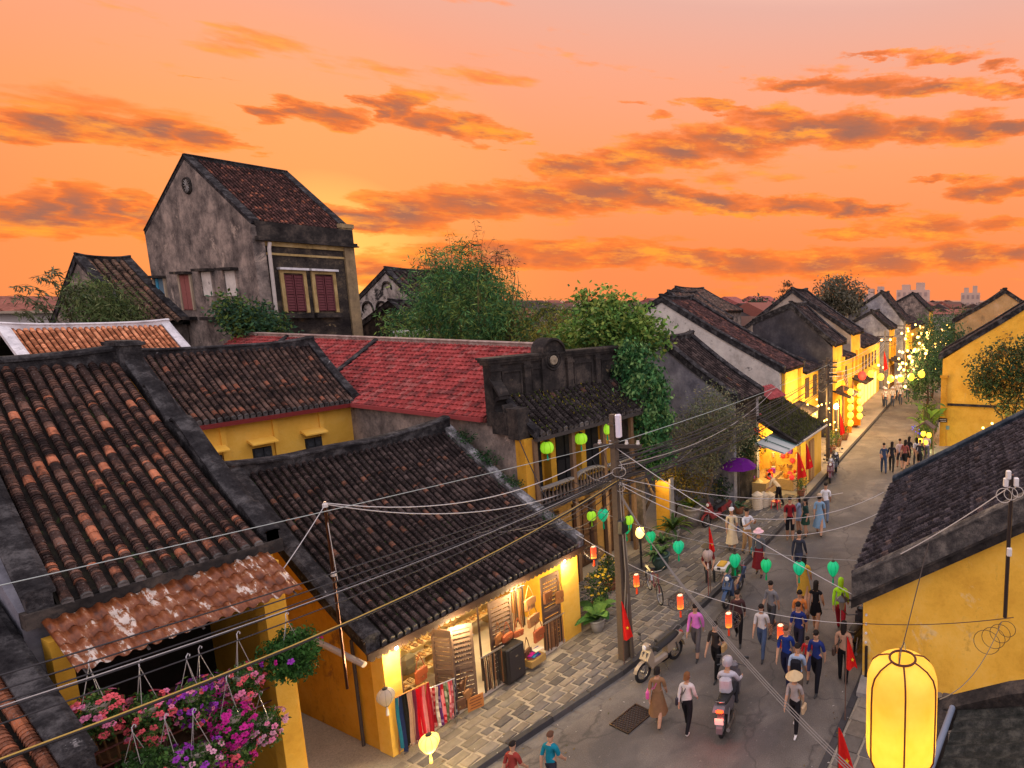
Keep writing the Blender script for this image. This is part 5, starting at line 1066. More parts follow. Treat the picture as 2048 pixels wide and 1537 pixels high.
# ================================================================ lanterns
SILK = vcmat('lantern_silk', .6, .15, 30, .05, .3, transl=.55)
def glowmat(name, k): return emit(name, (1, 1, 1), k, attr=True)
GL1 = glowmat('lantern_glow_soft', .36); GL2 = glowmat('lantern_glow', .55); GL3 = glowmat('lantern_glow_bright', 1.2)
BULB = emit('warm_bulb', (1, .50, .10), 5)
def tassel(t, z, l, c, mat=None):
    g = B(c); g.lathe([(.004, 0), (.012, -.02), (.016, -.05), (.013, -.06), (.022, -.08), (.026, -l), (0, -l)], 8, (0, 0, z)); g.ob('tassel', mat or CLOTH, t)
def drop_lantern(label, loc, w, h, c, mat, group=None, ribs=16, prof=None, cat='lantern', tas=None, capc=(.05, .04, .03), rz=0):
    """silk teardrop on bamboo ribs: cap ring, ribs, shade, tassel"""
    t = thing('silk_lantern', label, cat, loc, rz, group)
    P = prof or [(.28, 1), (.62, .93), (.92, .78), (1, .62), (.93, .46), (.72, .27), (.45, .1), (.22, 0)]
    pts = [(r*w/2, z*h-h/2) for r, z in P]
    g = B(c); g.lathe(pts, ribs*2, rib=.035); g.ob('shade', mat, t, True)
    g = B(capc); g.lathe([(.30*w/2, h/2-.01), (.31*w/2, h/2+.02), (.2*w/2, h/2+.03), (0.01, h/2+.03)], 12); g.tube([(0, 0, h/2+.02), (0, 0, h/2+.12)], .004, 4); g.ob('cap', WOOD, t)
    g = B(capc); g.lathe([(0.01, -h/2-.015), (.24*w/2, -h/2-.01), (.23*w/2, -h/2+.012)], 12); g.ob('base_ring', WOOD, t)
    g = B(tuple(v*.55 for v in c))
    for k in range(ribs//2):
        a = 2*math.pi*k/(ribs//2); g.tube([(r*1.012*math.cos(a), r*1.012*math.sin(a), z) for r, z in pts], .0035, 3, cap=False)
    g.ob('rib_frame', WOOD, t)
    tassel(t, -h/2-.01, h*.55, tas or c)
    return t
GREEN = (.0, .30, .12)
gl = [(12.55, 12.1, 2.42), (12.55, 11.26, 2.17), (12.6, 10.44, 2.0), (12.6, 9.49, 1.87), (12.6, 7.68, 1.81), (12.6, 6.75, 1.84), (12.6, 5.81, 1.95), (12.6, 4.89, 2.11)]
for i, p in enumerate(gl): drop_lantern('green silk teardrop lantern over the street, %s of eight counted from the wooden pole' % ORD[i], p, .30*(1+.06*math.sin(i*2.3)), .37*(1+.05*math.cos(i*1.7)), (.0, .28+.04*math.sin(i*3.1), .11+.02*math.cos(i*2)), GL1, 'green lanterns on the street string')
BALL = [(.3, 1), (.68, .92), (.92, .75), (1, .5), (.92, .25), (.68, .08), (.3, 0)]
for i, (x, z) in enumerate(((11.69, 4.54), (12.95, 4.52), (14.05, 4.60))):
    t = drop_lantern('glowing lime-green round lantern under the balcony roof, %s from left' % ORD[i], (x, 13.2, z), .36, .34, (.22, .46, .015), GL1, 'lime lanterns on the balcony', 14, BALL, tas=(0, .35, .2))
for i, (p, w, lab) in enumerate((((12.3, 12.3, 2.45), .26, 'lime glow lantern half hidden behind the first green lantern'), ((10.25, 9.1, 3.55), .2, 'small lime lantern beside the dark box on the wooden pole'))):
    drop_lantern(lab, p, w, w*1.1, (.22, .46, .015), GL1, None, 12, BALL)
# red cylinders in black wire cages
def cage_lantern(label, loc, cage=True, s=1.0):
    t = thing('cage_lantern', label, 'lantern', loc, 0, 'red cylinder lanterns on the street string')
    g = B(); n = 20
    for k in range(6):
        z0, z1 = -.15+.05*k, -.10+.05*k; c = [(1.0, .30, .03), (1.0, .14, .02), (.95, .085, .015), (.9, .07, .012), (.88, .06, .012), (.85, .05, .01)][k]
        g.lathe([(.068*s, z0*s), (.068*s, z1*s)], n, c=c, rib=.03)
    g.ob('shade', GL2, t)
    g = B((1, .75, .4)); g.lathe([(0, .148*s), (.062*s, .148*s)], 14); g.ob('lit_top', GL2, t)
    g = B((.03, .02, .02)); g.ring((0, 0, .15*s), .07*s, .006, 'z', 18, 4); g.ring((0, 0, -.15*s), .07*s, .006, 'z', 18, 4); g.tube([(0, 0, .15*s), (0, 0, .34*s)], .004, 4); g.ob('hoop', GLOSS, t)
    tassel(t, -.15*s, .2*s, (.8, .07, .02), CLOTH)
    if cage:
        g = B((.025, .02, .02)); A_, Bz = .26*s, .165*s
        for k in range(18):
            a = 2*math.pi*k/18; g.tube([(A_*math.cos(b)*math.cos(a), A_*math.cos(b)*math.sin(a), Bz*math.sin(b)) for b in [R(-80+20*j) for j in range(9)]], .0042, 3, cap=False)
        for b in (-50, -25, 0, 25, 50): g.ring((0, 0, Bz*math.sin(R(b))), A_*math.cos(R(b)), .0045, 'z', 24, 3)
        g.ob('wire_cage', GLOSS, t)
    return t
rl = [(10.5, 10.5, 2.40), (10.6, 9.27, 1.86), (10.75, 8.1, 1.48), (10.9, 6.85, 1.22), (11.05, 5.57, 1.14)]
for i, p in enumerate(rl): cage_lantern('red cylinder lantern in wire cage, %s along the low string from the shop corner' % ORD[i], p, True, 1.0 if i < 2 else 1.12)
# cream lantern at the shop, yellow lantern over the pavement
t = drop_lantern('unlit cream silk lantern hanging at the left end of the shop front', (5.62, 10.62, 1.70), .27, .32, (.62, .55, .45), SILK, None, 18)
t = drop_lantern('glowing pale-yellow silk lantern above the pavement in front of the shop', (5.72, 9.7, 1.02), .31, .34, (1, .72, .16), GL2, None, 20, [(.3, 1), (.7, .93), (.95, .8), (1, .62), (.9, .44), (.66, .22), (.36, .05), (.25, 0)])
lamp('lantern_bulb', t, (0, 0, -.35), 22, (1, .72, .3), .12)
drop_lantern('white ribbed lantern standing on a stick by the kerb', (13.4, 9.08, 1.36), .30, .36, (.62, .52, .48), SILK, None, 16)
g = B((.2, .05, .04)); g.tube([(13.42, 9.1, .1), (13.4, 9.08, 1.15)], .012, 6); tag(g.ob('lantern_stick', WOOD), 'thin red stick under the white ribbed lantern by the kerb', 'stick')
# the big one close to the camera
BIG = thing('giant_lantern', 'giant glowing yellow cloth lantern with dark ribs, close at the right', 'lantern', (4.93, 1.215, 4.775)); BIG.scale = (1, 1, .93)
prof = [(.115, .575), (.16, .56), (.24, .52), (.30, .455), (.325, .37), (.33, .2), (.33, -.3), (.325, -.42), (.285, -.52), (.2, -.585), (.11, -.61)]
m, bs, out = newmat('yellow_lantern_cloth'); P = coords(); n1 = noise(5, 4, .5, P)
c = ramp(n1, [(.3, (.84, .55, .07)), (.7, (.92, .64, .12))]); L(c, bs.inputs['Base Color']); bs.inputs['Roughness'].default_value = .65
L(c, bs.inputs['Emission Color']); bs.inputs['Emission Strength'].default_value = .07
tr = N('ShaderNodeBsdfTranslucent'); L(c, tr.inputs[0]); mx = N('ShaderNodeMixShader'); mx.inputs[0].default_value = .5; L(bs.outputs[0], mx.inputs[1]); L(tr.outputs[0], mx.inputs[2]); L(mx.outputs[0], out.inputs[0])
g = B(); g.lathe(prof, 48); g.ob('cloth_shade', m, BIG, True)
for k in range(6):
    a = 2*math.pi*k/6+.35; g = B((.10, .03, .02)); g.tube([((r+.006)*math.cos(a), (r+.006)*math.sin(a), z) for r, z in prof], .009, 5); g.ob('rib', WOOD, BIG)
g = B((.08, .03, .02)); g.ring((0, 0, .58), .12, .012, 'z', 28, 6); g.ob('top_ring', WOOD, BIG); g = B((.08, .03, .02)); g.ring((0, 0, -.61), .11, .012, 'z', 28, 6); g.ob('base_ring', WOOD, BIG)
g = B((.06, .05, .05)); g.tube([(.12, 0, .58), (.05, 0, .72), (-.05, 0, .72), (-.12, 0, .58)], .006, 5); g.tube([(0, 0, .72), (.05, -.2, 1.8)], .005, 4); g.ob('hanger', GLOSS, BIG)
g = B(); g.lathe([(0, -.06), (.045, -.03), (.05, .02), (.02, .07), (0, .08)], 12, (0, 0, -.38)); g.ob('bulb', BULB, BIG)
lamp('lantern_bulb', BIG, (0, 0, -.34), 4.2, (1, .78, .30), .06)
lamp('lantern_bulb', BIG, (0, 0, -.1), 1.6, (1, .78, .30), .06)

# ================================================================ poles
POLEC = (.10, .076, .055)
P1 = thing('utility_pole', 'tan wooden utility pole with white box on top, tangled with cables, by the shop corner', 'pole', (10.1, 9.3, .1))
g = B(POLEC); g.add([(-.105, -.10, 0), (.105, -.10, 0), (.105, .10, 0), (-.105, .10, 0), (-.06, -.06, 5.98), (.06, -.06, 5.98), (.06, .06, 5.98), (-.06, .06, 5.98)], [(0, 3, 2, 1), (4, 5, 6, 7), (0, 1, 5, 4), (1, 2, 6, 5), (2, 3, 7, 6), (3, 0, 4, 7)]); g.ob('post', WOOD, P1)
g = B((.10, .08, .06)); g.tube([(.08, -.17, 0), (.03, -.13, 3.0)], .05, 8); g.ob('strut', WOOD, P1)
g = B((.62, .60, .68)); g.cbox((.0, -.15, 5.72), (.13, .11, .54), .3, bev=.02); g.ob('meter_box', GLOSS, P1)
for zz in (5.75, 5.35): g = B((.3, .3, .3)); g.cbox((0, 0, zz), (.19, .18, .03)); g.ob('strap', METAL, P1)
g = B((.05, .04, .035)); g.cbox((.0, -.1, 5.25), (.09, 1.1, .08), .35); g.ob('cross_arm', WOOD, P1)
for q in (-.45, -.2, .15, .4): g = B((.5, .47, .42)); g.lathe([(.0, 0), (.035, .0), (.045, .03), (.03, .06), (.035, .09), (0, .1)], 8, (-.34*q, q-.1, 5.29)); g.ob('insulator', GLOSS, P1)
g = B((.012, .014, .016)); g.cbox((0, -.14, 3.35), (.26, .14, .34), .2, bev=.02); g.ob('control_box', GLOSS, P1)
rr = random.Random(2)
for k in range(7):
    g = B((.03, .03, .03) if k % 2 else (.38, .36, .33)); M_ = Matrix.Rotation(rr.uniform(-.8, .8), 3, 'X') @ Matrix.Rotation(rr.uniform(-.9, .9), 3, 'Z')
    g.ring((rr.uniform(-.15, .15), -.12+rr.uniform(-.12, .1), rr.uniform(4.1, 4.8)), rr.uniform(.09, .17), .008, 'x', 18, 4, M=M_); g.ob('cable_coil', RUBBER, P1)
for k in range(3):
    g = B((.25, .22, .18)); x_ = rr.uniform(-.08, .05); g.tube([(x_, -.13, 4.4), (x_-.05, -.2, 3.3), (x_+.02, -.17, 2.2), (x_-.06, -.16, 1.3), (x_, -.13, .6)], .011, 5); g.ob('drop_cable', RUBBER, P1)
P2 = thing('utility_pole', 'dark slender utility pole beside the parked motorbikes, midway down the street', 'pole', (28.4, 11.35, .1))
g = B((.09, .07, .05)); g.tube([(0, 0, 0), (0, .05, 5.6)], [.12, .08], 10); g.ob('post', WOOD, P2)
for zz in (4.3, 4.7, 5.1, 5.35): g = B((.05, .045, .04)); g.cbox((0, .04, zz), (.07, 1.0, .07), .25); g.ob('cross_arm', WOOD, P2)
for k in range(14): g = B(rr.choice([(.45, .42, .4), (.04, .04, .04), (.08, .07, .06)])); g.cbox((rr.uniform(-.14, .14), rr.uniform(-.45, .5), rr.uniform(4.2, 5.5)), (.12, .12, .16)); g.ob('junction', GLOSS, P2)
for i, (x, y, h, lab) in enumerate(((46, 13.4, 6.2, 'third utility pole down the street, behind the lantern columns'), (58, 14.9, 6.6, 'fourth utility pole, far down the street'))):
    t = thing('utility_pole', lab, 'pole', (x, y, .1)); g = B((.2, .18, .14)); g.tube([(0, 0, 0), (0, 0, h)], [.13, .08], 8); g.ob('post', WOOD, t); g = B((.06, .05, .05)); g.cbox((0, 0, h-.5), (.1, 1.4, .1)); g.cbox((0, 0, h-.9), (.1, 1.2, .1)); g.ob('cross_arm', WOOD, t)
MP = thing('wire_mast', 'thin rusty mast carrying white wires at the left edge of the shop roof', 'mast', (5.25, 11.0, 0))
g = B((.08, .035, .025)); g.tube([(0, 0, 2.0), (0, 0, 5.35)], .022, 6); g.ob('post', METAL, MP)
for zz in (5.25, 4.05): g = B((.5, .48, .45)); g.lathe([(0, 0), (.04, .01), (.04, .06), (.02, .09), (0, .1)], 8, (0, 0, zz)); g.ob('insulator', GLOSS, MP)
RP = thing('wire_mast', 'black pipe mast with white insulators on the right-hand yellow wall', 'mast', (11.15, .75, 0))
g = B((.025, .018, .018)); g.tube([(0, 0, 2.55), (0, 0, 5.4)], .04, 8); g.ob('post', GLOSS, RP)
for k, (dy, dz_) in enumerate(((-.08, 5.28), (.06, 5.4), (.1, 5.25), (-.02, 3.9))): g = B((.6, .58, .56)); g.cbox((-.03, dy, dz_), (.09, .09, .17), .3, bev=.015); g.ob('insulator', GLOSS, RP)
for k in range(3): g = B((.45, .42, .38)); g.ring((-.06, .12*k-.12, 5.1-.05*k), .1+.02*k, .007, 'x', 18, 4); g.ob('wire_loop', RUBBER, RP)
for k in range(4): g = B((.05, .035, .03)); g.ring((-.07, -.05+.12*k, 2.35-.12*k), .16+.03*k, .006, 'x', 18, 4, M=Matrix.Rotation(.5*k, 3, 'X')); g.ob('wire_loop', RUBBER, RP)
# ================================================================ wires
def wire(p, q, sag, r, c, label, group=None, n=18):
    p, q = Vector(p), Vector(q); pts = [p.lerp(q, i/n)-Vector((0, 0, sag*4*(i/n)*(1-i/n))) for i in range(n+1)]
    g = B(c); g.tube(pts, r, 4); return tag(g.ob('overhead_wire', RUBBER), label, 'wire', group)
BK, WH, YE = (.025, .024, .026), (.42, .40, .38), (.40, .27, .06)
wire((-3, 9.25, 6.25), (10.1, 9.25, 5.42), .05, .006, (.30, .34, .32), 'pale straight wire crossing the whole left side from the left edge to the pole top')
wire((10.1, 9.25, 5.42), (28.4, 11.3, 5.35), .15, .009, (.30, .34, .32), 'pale wire from the pole top to the second pole, highest of the bundle')
for k, (dz, sg) in enumerate(((0, .35), (-.12, .42), (-.2, .5), (-.3, .5), (-.36, .62))):
    wire((-4, 9.35+.03*k, 5.75+dz), (10.1, 9.28, 4.72+dz*.3), sg, .010, BK, 'black cable sagging from the left edge to the pole, %s of five' % ('highest', 'second highest', 'middle', 'fourth', 'lowest')[k], 'black cable bundle left of the pole')
wire((-4, 9.3, 5.30), (10.1, 9.25, 4.5), .85, .021, BK, 'thick black cable sagging lowest in front of the shop roof')
wire((-4, 9.25, 5.33), (10.1, 9.22, 4.55), .85, .010, YE, 'yellow cable running along the lowest thick black cable')
wire((-4, 9.45, 5.55), (10.1, 9.3, 4.65), .55, .007, WH, 'thin white cable among the black bundle left of the pole')
wire((5.25, 11.0, 5.33), (10.05, 9.35, 5.36), .55, .009, WH, 'white wire sagging from the shop mast to the pole, upper of two')
wire((5.25, 11.0, 5.31), (10.05, 9.3, 4.75), .5, .009, WH, 'white wire sagging from the shop mast to the pole, lower of two')
wire((5.25, 11.0, 5.3), (4.45, 10.7, 4.55), .02, .008, WH, 'white guy wire from the shop mast down to the balcony awning')
wire((5.25, 11.0, 5.2), (5.25, 10.9, 4.0), .0, .006, WH, 'short white wire looping down the shop mast')
for k in range(9):
    wire((10.1, 9.25, 4.35+.09*k), (28.4, 11.25+.1*rr.uniform(-1, 1), 4.25+.13*k), rr.uniform(.3, .9), .017, rr.choice([BK, BK, BK, (.3, .28, .26)]), 'cable in the drooping bundle between the wooden pole and the second pole', 'cable bundle between the two poles')
for k in range(6):
    wire((28.4, 11.3, 4.3+.2*k), (46, 13.4, 4.9+.2*k), rr.uniform(.3, .8), .014, rr.choice([BK, WH, (.2, .18, .16)]), 'cable strung from the second pole to the third pole', 'cables beyond the second pole')
    wire((46, 13.4, 4.9+.2*k), (58, 14.9, 5.2+.2*k), rr.uniform(.2, .5), .016, BK, 'cable strung from the third pole to the fourth pole', 'cables beyond the third pole')
for k in range(6):
    wire((28.4, 11.3, 4.4+.18*k), (31+k*.9, 13.2, 4.0+.25*k), rr.uniform(.2, .6), .011, rr.choice([BK, (.22, .2, .18)]), 'short cable from the second pole into the charcoal gabled house', 'house drops from the second pole')
for k in range(10):
    wire((10.1, 9.25+.1*rr.uniform(-1, 1), 4.2+.1*k), (16+k*1.1, 12.6+.3*rr.uniform(-1, 1), 3.2+.18*k), rr.uniform(.15, .7), .014, rr.choice([BK, BK, (.12, .11, .10), (.3, .28, .26)]), 'dark cable of the tangle fanning from the wooden pole over the garden', 'cable tangle right of the pole')
for k in range(6):
    wire((10.1, 9.3, 4.1+.12*k), (10.6-.5*k, 11.15+.05*k, 2.9+.15*k), rr.uniform(.1, .3), .009, rr.choice([BK, (.1, .09, .085)]), 'short dark cable from the wooden pole to the shop roof edge', 'cable tangle at the shop corner')
wire((10.1, 9.25, 5.3), (11.35, 3.95, 2.25), .12, .009, WH, 'white wire dropping from the pole top to the right-hand eave')
wire((12.4, 13.1, 2.75), (12.7, 4.15, 2.42), .40, .006, (.25, .25, .24), 'string that carries the green lanterns across the street')
wire((10.45, 11.0, 2.82), (11.4, 3.72, 1.58), .55, .007, WH, 'low white string that carries the red cage lanterns')
for k in range(3): wire((10.1, 9.2, 4.15+.05*k), (5.6, 1.5+.06*k, 3.1), .35+.04*k, .008, (.16, .15, .14), 'grey wire slanting from the pole down past the giant lantern', 'three grey wires toward the giant lantern')
for k, (a, b, s_) in enumerate((((10.1, 9.2, 4.6), (19.5, 7.2, 1.6), .35), ((10.1, 9.2, 4.5), (17.3, 5.0, 2.6), .9), ((10.1, 9.2, 4.45), (16.0, 4.6, 2.5), 1.0))):
    wire(a, b, s_, .009, WH, 'white cable sagging low over the street from the pole, %s of three' % ('farthest', 'middle', 'nearest')[k], 'white cables over the street')
for k in range(5): wire((10.1, 9.3, 4.4+.07*k), (11.8+k*.5, 13.2, 3.3+.2*k), .2, .008, rr.choice([BK, (.3, .28, .26)]), 'short cable from the pole to the balcony house', 'house drops to the balcony')
wire((11.12, .75, 5.2), (11.4, 2.9, 3.35), .05, .010, WH, 'white wire from the black mast down to the thick verge')
wire((11.3, .6, 2.5), (11.42, 3.72, 1.58), .08, .009, (.07, .05, .04), 'dark cable strung along the right-hand yellow wall')
wire((11.05, .8, 2.5), (6.3, 1.1, 4.0), .3, .008, (.2, .16, .1), 'thin wire from the yellow wall to the giant lantern')
wire((10.9, 13.3, 4.9), (10.5, 11.6, 3.0), .1, .014, BK, 'black pipe-like cable along the grey side wall of the balcony house')
# ================================================================ flags
FLAGR = (.62, .022, .018)
def flag(label, loc, ph, w, l, seed, lean=(0, 0), star=True, twist=0):
    """flag hanging limp from a stick: folds gather it to a narrow cone"""
    t = thing('flag', label, 'flag', loc, twist); rr = random.Random(seed)
    g = B((.12, .07, .05)); g.tube([(0, 0, 0), (lean[0], lean[1], ph)], .013, 6); g.ob('flag_pole', WOOD, t)
    g = B(FLAGR); n, m_ = 8, 7; vs = []
    for i in range(n+1):
        u = i/n
        for j in range(m_):
            v = j/(m_-1); vs.append((lean[0]+w*v*(.08+.92*u**.8), lean[1]+.045*math.sin(v*9+seed)*(.3+u), ph-l*u*(1-.12*v)))
    g.add(vs, [(i*m_+j, i*m_+j+1, (i+1)*m_+j+1, (i+1)*m_+j) for i in range(n) for j in range(m_-1)]); f = g.ob('cloth', CLOTH, t, True)
    if star:
        g = B((.75, .5, .03)); P = []
        for k in range(10): a = R(90+36*k); r_ = (.16 if k % 2 == 0 else .065)*w; P.append((lean[0]+w*.55+r_*math.cos(a), lean[1]-.06, ph-l*.62+r_*math.sin(a)*1.3))
        g.add(P, [tuple(range(10))]); g.ob('star', CLOTH, t)
    return t
flag('limp red flag on a stick tied to the wooden utility pole', (9.88, 9.12, .1), 1.6, .26, 1.0, 1, twist=-1.2)
flag('red flag on a leaning stick at the right-hand kerb', (10.2, 3.68, .1), 1.75, .24, .75, 2, (0, .2), twist=-1.3)
flag('red flag at the bottom right beside the giant lantern', (8.4, 3.15, .1), 1.35, .3, .9, 3, twist=-1.4)
flag('slim red flag standing behind the white ribbed lantern', (13.6, 9.15, .1), 2.05, .16, .85, 4, twist=-1.1)
flag('red flag left of the lit stall post', (22.1, 10.25, .1), 2.1, .4, 1.2, 5, twist=-1.3); flag('red flag right of the lit stall post', (22.9, 10.2, .1), 2.3, .32, 1.2, 6, twist=-1.3)
flag('red flag hanging by the kumquat pots', (30.6, 11.5, .1), 2.2, .3, 1.3, 7, twist=-1.3, star=False)
flag('far red flag above the ball lanterns', (45, 13.2, .1), 4.6, .35, 1.6, 8, twist=-1.3, star=False)
# ================================================================ street lamps
sl = thing('bollard_lamp', 'lit globe lamp on a dark post behind the green lanterns', 'lamp', (14.1, 12.1, .1))
g = B((.03, .03, .03)); g.tube([(0, 0, 0), (0, 0, .95)], .035, 8); g.lathe([(.05, .95), (.09, 1.0), (.07, 1.03)], 10); g.ob('post', GLOSS, sl)
g = B((1, .62, .16)); g.lathe([(.06, 1.03), (.13, 1.12), (.14, 1.22), (.1, 1.34), (.0, 1.38)], 14); g.ob('globe', GL3, sl, True)
lamp('globe_lamp', sl, (0, -.05, 1.7), 40, (1, .68, .25), .12)
wl = thing('wall_lantern', 'black iron lantern lamp on the eave corner of the right-hand house', 'lamp', (12.2, 4.5, 1.45))
g = B((.02, .02, .022)); g.lathe([(.0, .34), (.02, .3), (.03, .24), (.15, .16), (.16, .14), (.0, .14)], 8); g.ob('hood', GLOSS, wl)
g = B((.15, .13, .1)); g.lathe([(.09, .14), (.06, -.1)], 6); g.ob('glass', GLOSS, wl); g = B((.02, .02, .022)); g.tube([(0, 0, -.1), (.05, -.12, -.25), (.1, -.35, -.2)], .015, 6); g.ob('bracket', GLOSS, wl)

# ================================================================ people
BODY = vcmat('body_cloth', .85, .5, 13, .3, .06)
def person(label, loc, rz, h=1.6, top=(.3, .3, .3), bottom=(.05, .05, .06), shoes=(.05, .05, .05), skin=(.42, .24, .15), hair=(.02, .016, .014), hairstyle='short',
           pose='walk', sleeve=.45, leg=1.0, skirt=None, hat=None, bag=None, seed=0, backpack=None, group=None):
    """one continuous skinned body; clothing, hair, hat and bag are parts. Faces +x."""
    r = random.Random(seed); s = h/1.7
    t = thing('person', label, 'person', loc, rz, group)
    st = {'walk': .25, 'stand': .05, 'bend': .12, 'sit': 0, 'ride': 0, 'photo': .05}[pose]*r.uniform(.8, 1.2)
    ar = {'walk': .15, 'stand': .04, 'bend': .1, 'sit': .2, 'ride': .3, 'photo': .1}[pose]
    V = []; Ed = []; Rad = []; Lab = []
    def v(p, rad, par=None, lab='top'):
        V.append(Vector(p)); Rad.append(rad); Lab.append(lab)
        if par is not None: Ed.append((par, len(V)-1))
        return len(V)-1
    lean = {'bend': .75, 'ride': .12, 'walk': .05}.get(pose, .0)
    hz = {'sit': .46, 'ride': .78}.get(pose, .93)
    def up(d): return Vector((math.sin(lean)*d, 0, hz+math.cos(lean)*d))
    pel = v((0, 0, hz), (.15, .115), None, 'bot'); wa = v(up(.17), (.135, .105), pel); ch = v(up(.36), (.155, .11), wa); sh = v(up(.46), (.115, .085), ch)
    nk = v(up(.53), (.05, .05), sh, 'skin'); hd0 = v(up(.60)+Vector((.015, 0, 0)), (.072, .068), nk, 'skin'); hd = v(up(.70)+Vector((.02, 0, 0)), (.088, .078), hd0, 'skin'); v(up(.765)+Vector((.0, 0, 0)), (.06, .06), hd, 'hair')
    for sg in (-1, 1):
        f = st*sg
        hip = v((0, .095*sg, hz-.05), (.098, .098), pel, 'bot')
        if pose in ('sit', 'ride'):
            kn = v((.42, .13*sg, hz-.02), (.06, .06), hip, 'thigh'); an = v((.42 if pose == 'sit' else .30, .14*sg, hz-.44), (.04, .04), kn, 'shin')
        else:
            kn = v((f*.5+.03, .10*sg, .50), (.075, .075), hip, 'thigh'); an = v((f*1.0-.02-(.06 if f < 0 else 0), .10*sg, .085+(.05 if f < -.05 else 0)), (.05, .05), kn, 'shin')
        a_ = V[an]; he = v((a_.x+.02, a_.y, a_.z-.045), (.038, .036), an, 'shoe'); v((a_.x+.15, a_.y+.01*sg, a_.z-.055), (.034, .022), he, 'shoe')
        so = v(up(.44)+Vector((0, .17*sg, 0)), (.06, .06), sh, 'top')
        if pose == 'photo': el = up(.22)+Vector((.16, .22*sg, 0)); ha = up(.38)+Vector((.36, .10*sg, .02))
        elif pose == 'ride': el = up(.22)+Vector((.16, .24*sg, 0)); ha = up(.12)+Vector((.42, .25*sg, 0))
        elif pose == 'bend': el = up(.30)+Vector((.18, .2*sg, -.22)); ha = up(.2)+Vector((.42, .16*sg, -.3))
        elif pose == 'sit': el = up(.2)+Vector((.06, .21*sg, 0)); ha = Vector((.30, .12*sg, hz+.07))
        else: el = up(.19)+Vector((-ar*.5*sg, .20*sg, -.02)); ha = up(-.05)+Vector((-ar*1.2*sg+.07, .19*sg, 0))
        e = v(el, (.05, .05), so, 'arm1'); w = v(ha, (.033, .03), e, 'arm2')
        d = (Vector(ha)-Vector(el)).normalized(); sd = d.cross(Vector((0, 1, 0))); sd = sd.normalized() if sd.length > .1 else Vector((1, 0, 0)); n_ = d.cross(sd)
        pm = v(Vector(ha)+d*.06, (.034, .018), w, 'skin')
        for k, (o, ll) in enumerate(((-.024, .062), (-.008, .075), (.008, .072), (.024, .058))):
            a1 = v(V[pm]+d*.035+sd*o, (.0095, .009), pm, 'skin'); v(V[a1]+d*ll*.7+n_*sg*.018, (.007, .007), a1, 'skin')
        th = v(Vector(ha)+d*.035+sd*.036, (.010, .010), w, 'skin'); v(V[th]+d*.04+sd*.016, (.008, .008), th, 'skin')
    me = bpy.data.meshes.new('body'); me.from_pydata([p*s for p in V], Ed, [])
    o = bpy.data.objects.new('body', me); C.objects.link(o)
    m = o.modifiers.new('skin', 'SKIN'); m.use_smooth_shade = True; m.branch_smoothing = .4
    for i, d in enumerate(me.skin_vertices[0].data): d.radius = (Rad[i][0]*s, Rad[i][1]*s); d.use_root = (i == 0)
    o.modifiers.new('sub', 'SUBSURF').levels = 1; o.modifiers['sub'].render_levels = 1
    dg = bpy.context.evaluated_depsgraph_get(); dg.update(); me2 = bpy.data.meshes.new_from_object(o.evaluated_get(dg))
    bpy.data.objects.remove(o); bpy.data.meshes.remove(me)
    # colour each face by the nearest bone and how far along it lies
    nf = len(me2.polygons); cen = np.zeros(nf*3); me2.polygons.foreach_get('center', cen); cen = cen.reshape(-1, 3)/s
    A = np.array([V[a] for a, b in Ed]); D = np.array([V[b]-V[a] for a, b in Ed]); LL = (D*D).sum(1)
    tt = np.clip(((cen[:, None, :]-A[None])*D[None]).sum(2)/LL[None], 0, 1); dist = np.linalg.norm(cen[:, None, :]-(A[None]+tt[..., None]*D[None]), axis=2)
    best = dist.argmin(1); cols = np.ones((nf, 4), dtype=np.float32)
    for i in range(nf):
        b = best[i]; lb = Lab[Ed[b][1]]; u = tt[i, b]
        if lb == 'arm1': c = top if u < sleeve*2 else skin
        elif lb == 'arm2': c = top if sleeve > .5 and u < (sleeve-.5)*2 else skin
        elif lb == 'thigh': c = bottom if (skirt is None and leg*2 > u) else (skin if skirt is None else skirt[0] if u < .3 else skin)
        elif lb == 'shin': c = bottom if (leg > .5 and u < (leg-.5)*2 and skirt is None) else skin
        elif lb == 'shoe': c = shoes
        elif lb == 'hair': c = hair
        elif lb == 'bot': c = bottom if skirt is None else skirt[0]
        elif lb == 'skin': c = skin
        else: c = top
        cols[i, :3] = c
    ln_ = np.zeros(nf, dtype=np.int32); me2.polygons.foreach_get('loop_total', ln_)
    at = me2.color_attributes.new('c', 'FLOAT_COLOR', 'CORNER'); at.data.foreach_set('color', np.repeat(cols, ln_, axis=0).ravel())
    me2.materials.clear(); me2.materials.append(BODY); me2.polygons.foreach_set('use_smooth', [True]*nf); me2.name = 'body'
    bo = put('body', me2, t)
    hc = (up(.70)+Vector((.02, 0, 0)))*s
    # face: nose, eyes, mouth
    g = B(skin); f = hc+Vector((.085*s, 0, -.01*s)); g.add([f+Vector((-.01, -.012, -.015))*s, f+Vector((-.01, .012, -.015))*s, f+Vector((.02, 0, -.018))*s, f+Vector((-.005, 0, .025))*s], [(0, 1, 2), (0, 2, 3), (1, 3, 2)])
    for sg in (-1, 1): g.cbox(hc+Vector((.078*s, .03*sg*s, .012*s)), (.012*s, .022*s, .010*s), c=(.02, .015, .015)); g.lathe([(0, 0), (.018*s, .004), (.014*s, .012*s), (0, .014*s)], 6, hc+Vector((-.005*s, .078*sg*s, -.01*s)), c=skin, ax=Matrix.Rotation(R(-90*sg), 3, 'X'))
    g.cbox(hc+Vector((.076*s, 0, -.048*s)), (.01*s, .04*s, .010*s), c=(.3, .1, .09)); g.ob('face', SKIN, t)
    # hair cap
    g = B(hair); n = 12; vs = []
